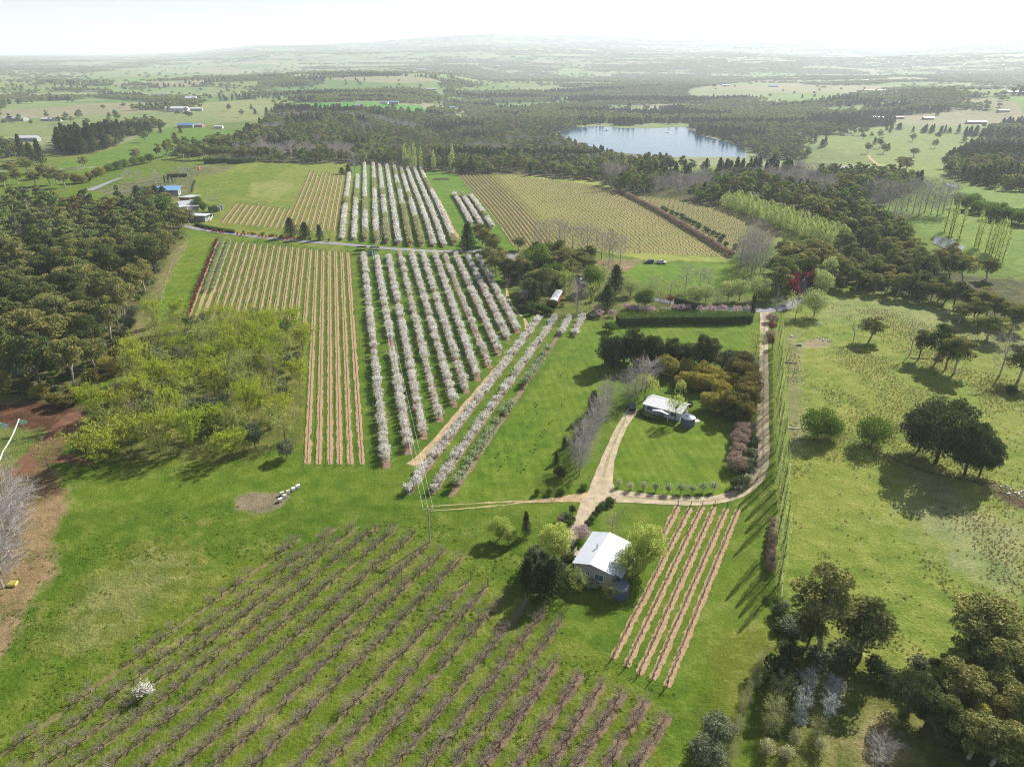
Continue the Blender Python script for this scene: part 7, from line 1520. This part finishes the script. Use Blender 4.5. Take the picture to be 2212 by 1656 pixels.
# ------------------------------------------------------------------ vehicles
def paint(name, c): return solid(name, c, .25, .6, .03, 1)
def prism(B, prof, y0, y1, mi=0, taper=0.0):
    """closed side outline (x,z) with 4n points swept across y; the top is drawn in by taper"""
    zmax = max(z for _, z in prof); zmin = min(z for _, z in prof); n = len(prof)
    tp = lambda z: taper * max(0, (z - zmin) / (zmax - zmin))
    V = [(x, y0 + tp(z), z) for x, z in prof] + [(x, y1 - tp(z), z) for x, z in prof]
    F = [[j, (j + 1) % n, n + (j + 1) % n, n + j] for j in range(n)]
    for k in range(n // 2 - 1):
        F.append([n - 1 - k if k else n - 1, k if k else 0, k + 1, n - 2 - k]); F.append([n + (k if k else 0), n + n - 1 - k, n + n - 2 - k, n + k + 1])
    B.add(V, F, mi)
def car(p, rz, label, color, kind='suv', L_=4.7, name='car', cat='car', world=None):
    e = thing(name, label, cat, Vector(world) if world else G(*p), rz); W = 1.85
    b = MB()
    if kind == 'ute': prof = [(-2.3, .45), (-2.3, .95), (-.55, .97), (-.4, 1.02), (1.0, 1.02), (2.1, .88), (2.35, .7), (2.35, .4)]
    else: prof = [(-2.3, .4), (-2.35, .9), (-2.2, 1.05), (-1, 1.05), (1.0, 1.03), (2.0, .9), (2.35, .7), (2.35, .38)]
    prism(b, prof, -W / 2, W / 2)
    if kind == 'ute':
        b2 = MB(); prism(b2, [(-.55, 1.0), (-.42, 1.62), (.35, 1.64), (1.05, 1.03)], -W / 2 + .08, W / 2 - .08, 0, .14)
    else:
        b2 = MB(); prism(b2, [(-2.15, 1.04), (-2.0, 1.60), (.2, 1.66), (1.05, 1.04)] if kind == 'suv' else [(-1.9, 1.04), (-1.3, 1.45), (.1, 1.48), (1.05, 1.04)], -W / 2 + .08, W / 2 - .08, 0, .14)
    bo = obj('body', b.mesh('body', [color]), e); obj('cabin_glass', b2.mesh('cabin_glass', [glass('car_glass', (.03, .05, .07))]), e)
    r = MB()
    if kind == 'ute': r.box(-.4, .32, -.74, .74, 1.625, 1.67)
    else: r.box(-1.9 if kind == 'suv' else -1.2, .15, -.74, .74, 1.62 if kind == 'suv' else 1.465, 1.70 if kind == 'suv' else 1.51)
    obj('roof', r.mesh('roof', [color]), e)
    if kind == 'ute':
        t = MB(); t.box(-2.4, -.62, -.95, .95, .98, 1.04); t.box(-2.4, -.62, -.95, -.9, 1.04, 1.28); t.box(-2.4, -.62, .9, .95, 1.04, 1.28); t.box(-2.44, -2.4, -.95, .95, 1.0, 1.28); obj('tray', t.mesh('tray', [TKG]), e)
    for x in (-1.45, 1.45):
        for y in (-.87, .72):
            w_ = MB(); aa = np.arange(16) * 2 * np.pi / 16
            w_.add([(x + .36 * math.cos(t), y, .36 + .36 * math.sin(t)) for t in aa] + [(x + .36 * math.cos(t), y + .2, .36 + .36 * math.sin(t)) for t in aa] + [(x, y - .01, .36), (x, y + .21, .36)], [[j, (j + 1) % 16, 16 + (j + 1) % 16, 16 + j] for j in range(16)] + [[j, (j + 1) % 16, (j + 2) % 16, 32] for j in range(0, 16, 2)] + [[16 + j, 16 + (j + 1) % 16, 16 + (j + 2) % 16, 33] for j in range(0, 16, 2)]); obj('wheel', w_.mesh('wheel', [BLK]), e)
    for y in (-.7, .45):
        h = MB(); h.box(2.33, 2.37, y, y + .25, .62, .78); obj('headlight', h.mesh('headlight', [TRIM]), e)
    return e
car(sF(572,1190), R(84), 'dark car parked at the head of the gravel drive', paint('dark_blue_paint', (.012, .018, .035)), 'suv')
car(sF(690,178), R(186), 'dark blue four wheel drive on the grass below the vineyard', paint('blue_grey_paint', (.06, .10, .15)), 'suv')
car(sF(776,181), R(-10), 'white utility truck with empty tray beside the dark four wheel drive', paint('white_paint', (.7, .72, .72)), 'ute')
car(sF(222,318), R(-92), 'white van like car on the gravel by the three cypresses', paint('white_paint_van', (.75, .77, .8)), 'suv')
def tractor(p, rz, label, c):
    e = thing('tractor', label, 'tractor', G(*p), rz); b = MB(); prism(b, [(.1, .6), (.1, 1.25), (1.9, 1.2), (1.95, .6)], -.35, .35); obj('bonnet', b.mesh('bonnet', [c]), e)
    b = MB(); prism(b, [(-1.1, .9), (-1.0, 2.3), (.0, 2.3), (.15, .9)], -.65, .65, 0, .1); obj('cab', b.mesh('cab', [GLASS]), e); b = MB(); b.box(-1.05, .1, -.7, .7, 2.3, 2.4); obj('roof', b.mesh('roof', [c]), e)
    for x, r, y in ((-.7, .75, -.95), (-.7, .75, .6), (1.5, .45, -.75), (1.5, .45, .45)):
        w_ = MB(); aa = np.arange(16) * 2 * np.pi / 16; w_.add([(x + r * math.cos(t), y, r + r * math.sin(t)) for t in aa] + [(x + r * math.cos(t), y + .35, r + r * math.sin(t)) for t in aa] + [(x, y - .01, r), (x, y + .36, r)], [[j, (j + 1) % 16, 16 + (j + 1) % 16, 16 + j] for j in range(16)] + [[j, (j + 1) % 16, (j + 2) % 16, 32] for j in range(0, 16, 2)] + [[16 + j, 16 + (j + 1) % 16, 16 + (j + 2) % 16, 33] for j in range(0, 16, 2)]); obj('wheel', w_.mesh('wheel', [BLK]), e)
tractor((1096,580), R(100), 'dark tractor parked in the shed yard', paint('dark_green_paint', (.02, .04, .03))); tractor((1094,588), R(60), 'red tractor at the near side of the shed yard', paint('red_paint', (.3, .03, .03)))

# ------------------------------------------------------------------ power poles, frames, small things
WOODP = solid('grey_pole', (.34, .32, .29), .85, .2, .2, 3)
def polez(base, top):
    g_ = G(*base); dx, dy, dz = ray(*top); t = g_.y / dy; return g_, CAM_H + dz * t - g_.z
tops_ = []
for i, (ba, to, lab) in enumerate([((929,1170),(927,1095),'tall power pole standing at the end of the bare orchard'), ((845,755),(843,707),'power pole rising out of the second blossom row'), ((812,580),(812,541),'power pole beside the solar frames'), ((836,494),(836,467),'double power pole among the upper blossom rows')]):
    g_, hh = polez(ba, to); e = thing('power_pole', lab, 'power pole', g_); b = MB(); b.tube([(0, 0, -.4), (0, 0, hh)], [.15, .10], 8, cap=True)
    if i == 3: b.tube([(1.6, 0, -.4), (1.6, 0, hh)], [.15, .10], 8, cap=True)
    obj('pole', b.mesh('pole', [WOODP]), e); b = MB(); b.box(-1.1, 1.1, -.12, -.02, hh - .5, hh - .36); obj('crossarm', b.mesh('crossarm', [WOODP]), e)
    for x in (-1, 0, 1):
        c = MB(); c.cyl((x, -.07), .06, .04, hh - .36, hh - .18, 8); obj('insulator', c.mesh('insulator', [TRIM]), e)
    tops_.append((g_, hh))
for i in range(3):
    for x in (-1, 0, 1):
        a = tops_[i][0] + Vector((x, -.07, tops_[i][1] - .18)); c = tops_[i + 1][0] + Vector((x, -.07, tops_[i + 1][1] - .18)); n_ = 24
        P = np.array([a.lerp(c, k / n_) - a for k in range(n_ + 1)]); P[:, 2] -= 1.5 * np.sin(np.linspace(0, np.pi, n_ + 1)) * (c - a).length / 120
        b = MB(); b.segs(P[:-1], P[1:], .018, .018); obj('power_line', b.mesh('power_line', [solid('cable', (.5, .5, .5), .5) if (i, x) == (0, -1) else bpy.data.materials['cable']]), None, a, label='thin power line strung between the %s pole pair' % ['orchard and blossom', 'blossom and solar frame', 'solar frame and upper block'][i], category='power line', group='power lines span %s' % ORD[i])
PANEL = solid('solar_panel', (.03, .06, .09), .18, .6, .1, 4)
for p, lab in (((782,540), 'solar frame, rear one next to the vineyard side'), ((810,541), 'solar frame, rear one next to the blossom rows'), ((780,547), 'solar frame, front one next to the vineyard side'), ((808,547.5), 'solar frame, front one behind the blue tank')):
    e = thing('solar_frame', lab, 'solar panel', G(*p)); b = MB(); V = [(-2.4, -1.0, 2.2), (2.4, -1.0, 2.2), (2.4, .5, 1.1), (-2.4, .5, 1.1)]; V += [(x, y, z + .05) for x, y, z in V]; b.add(V, [[3, 2, 1, 0], [4, 5, 6, 7], [0, 1, 5, 4], [1, 2, 6, 5], [2, 3, 7, 6], [3, 0, 4, 7]]); obj('panel', b.mesh('panel', [PANEL]), e)
    for x in (-2.1, -.7, .7, 2.1):
        b = MB(); b.tube([(x, -.3, -.2), (x, -.3, 1.66)], [.04, .04], 6); obj('leg', b.mesh('leg', [WIRE]), e)
HW = solid('hive_white', (.8, .8, .78), .6, .2, .1, 4)
for i, (p, lab) in enumerate([((1693,72), 'white beehive, farthest up the slope of the six'), ((1667,87), 'white beehive second from the top of the line'), ((1637,102), 'pale beehive third down the line, brown lid'), ((1603,112), 'bluish beehive at the side of the bare patch'), ((1618,127), 'pale beehive with tan lid near the bottom'), ((1594,148), 'brightest beehive at the lower end on the bare patch')]):
    e = thing('beehive', lab, 'beehive', G(*sI(*p)), .5); b = MB(); b.box(-.4, .4, -.3, .3, .1, .42); b.box(-.38, .38, -.28, .28, .425, .72); obj('box', b.mesh('box', [HW if i != 3 else solid('hive_blue', (.5, .6, .66), .6)]), e)
    b = MB(); b.box(-.43, .43, -.33, .33, .725, .79); obj('lid', b.mesh('lid', [HW if i in (0, 1, 5) else solid('hive_lid_%d' % i, (.5, .42, .34), .6)]), e); b = MB(); b.box(-.42, .42, -.32, .32, 0, .095); obj('pallet', b.mesh('pallet', [TIMB]), e)
NET = solid('pale_green_net', (.48, .66, .56), .7, .2, .15, 5)
npz = [polez((61,933),(51,905)), polez((28.6,998),(17,966)), polez((20.7,942),(14.5,912))]
for (g_, hh), lab in zip(npz, ['leaning net pole farther up the brown track', 'leaning net pole nearest the leaf litter', 'leaning net pole of the other netted row']):
    b = MB(); b.tube([(0, 0, -.3), (-1.3, 0, hh)], [.06, .05], 6, cap=True); obj('net_pole', b.mesh('net_pole', [WIRE]), None, g_, label=lab, category='post')
A_, B_, C_ = [g_ + Vector((-1.3, 0, hh)) for g_, hh in npz]; D_ = B_ + (B_ - A_) * 1.1; D_.z = B_.z - 1.2; E_ = C_ + (B_ - A_) * 1.5
for a, c, lab in ((A_, D_, 'long rolled pale green net hung between leaning poles'), (C_, E_, 'second rolled pale green net at the frame margin')):
    b = MB(); n_ = 26; P = np.array([a.lerp(c, k / n_) - a for k in range(n_ + 1)]); P[:, 2] -= .5 * np.abs(np.sin(np.linspace(0, 2 * np.pi, n_ + 1))); b.tube(P, .13 + .05 * rng.random(n_ + 1), 7); e = thing('bird_net', lab, 'bird net', a); obj('roll', b.mesh('roll', [NET]), e)
    b = MB(); V = []
    for k in range(5):
        for j in range(4): V.append((.05 + .5 * k + .1 * math.sin(j * 2), -.1 * j + .06 * math.sin(k * 3 + j), -.45 * j * (1 - .1 * k) - .1 * k))
    b.add(V, [[4 * k + j, 4 * k + 4 + j, 4 * k + 5 + j, 4 * k + 1 + j] for k in range(4) for j in range(3)]); obj('loose_end', b.mesh('loose_end', [NET]), e)
b = MB(); V = [(-.9, -.5, .1), (.8, -.4, .15), (.9, .5, .55), (-.7, .55, .5)]; V += [(x * .85, y * .8, z + .35) for x, y, z in V]; b.add(V, [[3, 2, 1, 0], [4, 5, 6, 7], [0, 1, 5, 4], [1, 2, 6, 5], [2, 3, 7, 6], [3, 0, 4, 7]]); obj('yellow_crate', b.mesh('yellow_crate', [solid('yellow_plastic', (.75, .6, .12), .5)]), None, G(*sI(75,625)), label='yellow crate lying under the pale bare trees', category='crate')
# brush pile
b = MB(); n_ = 520; ax = rng.uniform(-7, 7, n_); az_ = rng.random(n_) * 1.5 * (1 - (ax / 7.5) ** 2); ay = rng.normal(size=n_) * 1.3
P0 = np.stack([ax, ay, az_], 1); d = rng.normal(size=(n_, 3)); d[:, 2] *= .35; d /= np.linalg.norm(d, axis=1)[:, None]; b.segs(P0 - d * .9, P0 + d * .9, .06, .03); o = obj('brush_pile', b.mesh('brush_pile', [M['twig_brown']]), None, G(*sB(735,978)), label='long heap of pruned branches on the green corner above the vineyard', category='brush pile')
for p, lab, L_, c in ((sG(445,1182), 'white fallen pipe by the creek line under the poplars', 4.5, TRIM), (sG(425,748), 'grey fallen trunk in the paddock beside the poplars', 5, POSTM), (sG(1290,720), 'fallen branch under the dead gum of the clump', 6, POSTM)):
    b = MB(); b.tube([(-L_ / 2, .3, .15), (0, 0, .18), (L_ / 2, -.4, .14)], [.16, .14, .1], 7, cap=True); obj('fallen_log', b.mesh('fallen_log', [c]), None, G(*p), label=lab, category='log')
def rocks(p, n_, r, lab, name='rock_pile'):
    b = MB()
    for k in range(n_):
        x, y = rng.normal(size=2) * r; s = rng.uniform(.2, .5)
        a = np.arange(6) * 2 * np.pi / 6; q = rng.uniform(.7, 1.2, 6)
        V = [(x + s * q[j] * math.cos(a[j]), y + s * q[j] * math.sin(a[j]), -.05) for j in range(6)] + [(x + .6 * s * q[j] * math.cos(a[j] + .2), y + .6 * s * q[j] * math.sin(a[j] + .2), s * .7) for j in range(6)]
        b.add(V, [[j, (j + 1) % 6, 6 + (j + 1) % 6, 6 + j] for j in range(6)] + [[6, 7, 8, 9], [9, 10, 11, 6]])
    obj(name, b.mesh(name, [solid(name + '_stone', (.5, .46, .42), .9, .1, .2, 3)]), None, G(*p), label=lab, kind='stuff')
rocks(sG(655,598), 14, 1.2, 'scatter of pale stones on the bare earth patch in the paddock'); rocks(sG(441,570), 6, .7, 'pale rubble beside the upper end of the poplar row'); rocks(sG(1920,1600), 22, 1.6, 'stones in the muddy creek bed at the frame margin'); rocks(sG(625,487), 5, .6, 'white rubble under the paddock corner trees')
b = MB(); b.box(-.7, .7, -.45, .45, 0, .5); b.box(-.6, .6, -.36, .36, .5, .52); obj('water_trough', b.mesh('water_trough', [TK]), None, G(*sG(492,632)), label='dark cattle trough in the paddock near the rubble', category='trough')
# fences
def fence(pts, gap, h, label, pm, wires=(.3, .7, 1.1), rail=None, name='wire_fence', r=.05):
    W = [G(*p) for p in pts]; tot = sum((W[i + 1].xy - W[i].xy).length for i in range(len(W) - 1)); n_ = max(1, int(tot / gap)); P = []
    for k in range(n_ + 1):
        s = tot * k / n_; i = 0
        while i < len(W) - 2 and s > (W[i + 1].xy - W[i].xy).length: s -= (W[i + 1].xy - W[i].xy).length; i += 1
        q = W[i].xy.lerp(W[i + 1].xy, min(1, s / (W[i + 1].xy - W[i].xy).length)); P.append(Vector((q.x, q.y, h1(q.x, q.y))))
    e = thing(name, label, 'fence', P[0]); pm_ = post_mesh(h, r, pm)
    for q in P[:100]: obj('post', pm_, e, q - P[0])
    b = MB(); Q = np.array([q - P[0] for q in P])
    for z in wires: b.segs(Q[:-1] + [0, 0, z], Q[1:] + [0, 0, z], rail or .012, rail or .012)
    obj('rail' if rail else 'wire', b.mesh('rail', [pm if rail else WIRE]), e)
fence([(1688,1297),(1690,1150),(1689,1000),(1687,900),(1684,800),(1681,730)], 4, 1.2, 'wire fence with timber posts behind the poplar row', WOODP)
fence([(1690,1300),(1720,1345),(1790,1395),(1850,1420)], 4, 1.2, 'sagging wire fence from the last poplar into the gums', WOODP)
fence([(343,690),(352,640),(372,570),(398,528),(408,515)], 5, 1.2, 'wire fence between the gum wood and the grass strip', WOODP)
fence([sA(380,918), sA(600,905)], 4, 1.3, 'white rail fence behind the golden wattles', TRIM, (.5, 1.1), .07, 'rail_fence', .09)
fence([sA(-60,935), sA(40,930)], 4, 1.3, 'upper white rail fence at the left margin', TRIM, (.5, 1.1), .07, 'rail_fence', .09); fence([sA(-60,985), sA(60,990)], 4, 1.3, 'lower white rail fence at the left margin', TRIM, (.5, 1.1), .07, 'rail_fence', .09)
fence([sB(600,900), sB(900,925), sB(1300,942), sB(1720,972)], 8, 1.2, 'wire fence between vineyard and forest', WOODP)
fence([sA(1330,1240), sA(1350,1200)], 1.6, 1.2, 'short white picket run by the winery hedge', TRIM, (.5, 1.), .06, 'rail_fence', .12)
for i, (x, y) in enumerate([(2140,310), (2010,390), (1895,450), (1797,520), (1695,610)]):
    e = thing('lamp_post', 'white globe lamp on the winery lawn, %s down the slope' % ORD[i], 'lamp post', G((540 + x / 5.82) * .54, (700 + y / 5.82) * .54)); b = MB(); b.tube([(0, 0, -.2), (0, 0, 3.6)], [.06, .05], 6); obj('pole', b.mesh('pole', [WOODP]), e)
    b = MB(); 
    for k in range(6): b.cyl((0, 0), max(.02, .36 * math.sin(math.pi * k / 6)), .36 * math.sin(math.pi * (k + 1) / 6) + .01, 3.95 - .36 * math.cos(math.pi * k / 6), 3.95 - .36 * math.cos(math.pi * (k + 1) / 6), 12, cap=False)
    obj('lamp_globe', b.mesh('lamp_globe', [TRIM]), e)
# raft on the lake, marker
e = thing('raft', 'small white raft floating on the lake near the trees', 'raft', (*G(1310,283).xy, -34.5)); b = MB(); b.box(-5, 5, -2, 2, 0, .5); obj('deck', b.mesh('deck', [TRIM]), e); b = MB(); b.box(-1, 1, -.8, .8, .5, 2); obj('cabin', b.mesh('cabin', [WALLW]), e)
e = thing('raft', 'second tiny white raft far across the lake', 'raft', (*G(1441,287).xy, -34.5)); b = MB(); b.box(-3, 3, -1.5, 1.5, 0, .5); obj('deck', b.mesh('deck', [TRIM]), e)
b = MB(); b.box(-.8, .8, -.8, .8, -.2, 1.6); b.cyl((0, 0), .7, .2, 1.6, 2.8, 10); obj('orange_marker', b.mesh('orange_marker', [solid('orange_cloth', (.8, .18, .05), .6)]), None, G(*sA(1258,915)), label='small orange marker on the orchard edge below the hedges', category='marker')

# people pruning in the vineyards
def person(p, rz, label, top, leg, bend=.0):
    e = thing('person', label, 'person', G(*p), rz)
    pts = {'hip': (0, 0, .95), 'chest': (0, -.12 - bend, 1.32), 'neck': (0, -.16 - bend * 1.4, 1.5), 'head': (0, -.18 - bend * 1.6, 1.66), 'crown': (0, -.18 - bend * 1.6, 1.78), 'sl': (-.19, -.13 - bend, 1.42), 'sr': (.19, -.13 - bend, 1.42), 'el': (-.27, -.22 - bend, 1.15), 'er': (.27, -.25 - bend, 1.16), 'hl': (-.2, -.45 - bend, 1.08), 'hr': (.2, -.48 - bend, 1.1), 'll': (-.1, 0, .9), 'lr': (.1, 0, .9), 'kl': (-.12, -.06, .5), 'kr': (.12, .04, .5), 'fl': (-.13, 0, .06), 'fr': (.13, .1, .06), 'tl': (-.14, -.16, .04), 'tr': (.14, -.06, .04)}
    rad = {'hip': .15, 'chest': .16, 'neck': .06, 'head': .1, 'crown': .07, 'sl': .07, 'sr': .07, 'el': .048, 'er': .048, 'hl': .035, 'hr': .035, 'll': .095, 'lr': .095, 'kl': .065, 'kr': .065, 'fl': .045, 'fr': .045, 'tl': .035, 'tr': .035}
    ed = [('hip', 'chest'), ('chest', 'neck'), ('neck', 'head'), ('head', 'crown'), ('chest', 'sl'), ('chest', 'sr'), ('sl', 'el'), ('sr', 'er'), ('el', 'hl'), ('er', 'hr'), ('hip', 'll'), ('hip', 'lr'), ('ll', 'kl'), ('lr', 'kr'), ('kl', 'fl'), ('kr', 'fr'), ('fl', 'tl'), ('fr', 'tr')]
    ks = list(pts); me = bpy.data.meshes.new('body'); me.from_pydata([pts[k] for k in ks], [(ks.index(a), ks.index(b_)) for a, b_ in ed], []); me.update(); me.materials.append(top)
    o = obj('body', me, e); md = o.modifiers.new('skin', 'SKIN')
    if not me.skin_vertices: 
        bpy.context.view_layer.objects.active = o
    for k, sv in zip(ks, me.skin_vertices[0].data): sv.radius = (rad[k], rad[k]); sv.use_root = (k == 'hip')
    s = o.modifiers.new('smooth', 'SUBSURF'); s.levels = 1; s.render_levels = 1
    b = MB(); c0 = pts['crown']; b.cyl((c0[0], c0[1]), .19, .19, 1.76, 1.78, 10); b.cyl((c0[0], c0[1]), .11, .09, 1.78, 1.88, 10); obj('hat', b.mesh('hat', [leg]), e)
DK = solid('dark_clothes', (.03, .03, .04), .9); NV = solid('navy_clothes', (.04, .05, .1), .9); TN = solid('tan_clothes', (.3, .24, .16), .9)
def safe(f, *a, **k):
    try: f(*a, **k)
    except Exception as ex: print('PERSON', ex)
safe(person, sB(1726,1246), R(150), 'person in dark clothes working alone in the wide vineyard', DK, TN, .08); safe(person, sB(1806,1305), R(170), 'person in navy at the left of three vineyard workers', NV, DK); safe(person, sB(1815,1309), R(200), 'person in dark clothes between two vineyard workers', DK, DK, .1); safe(person, sB(1826,1315), R(180), 'person in navy at the right of three vineyard workers', NV, TN)
safe(person, sF(627,112), R(120), 'person crouched among the vines above the dark four wheel drive', DK, DK, .15)

# ------------------------------------------------------------------ haze: one even body of air round the land and the viewpoint
b = MB(); b.box(-27000, 27000, -4000, 30000, -160, 620)
m, n, o = newmat('haze_air'); pv = N(n, "VolumePrincipled"); pv.inputs['Color'].default_value = (.85, .92, 1., 1); pv.inputs['Density'].default_value = 1.0e-4; pv.inputs['Anisotropy'].default_value = .18
n.links.new(pv.outputs[0], o.inputs['Volume']); obj('haze', b.mesh('haze', [m]), kind='stuff', label='pale haze over the whole valley')
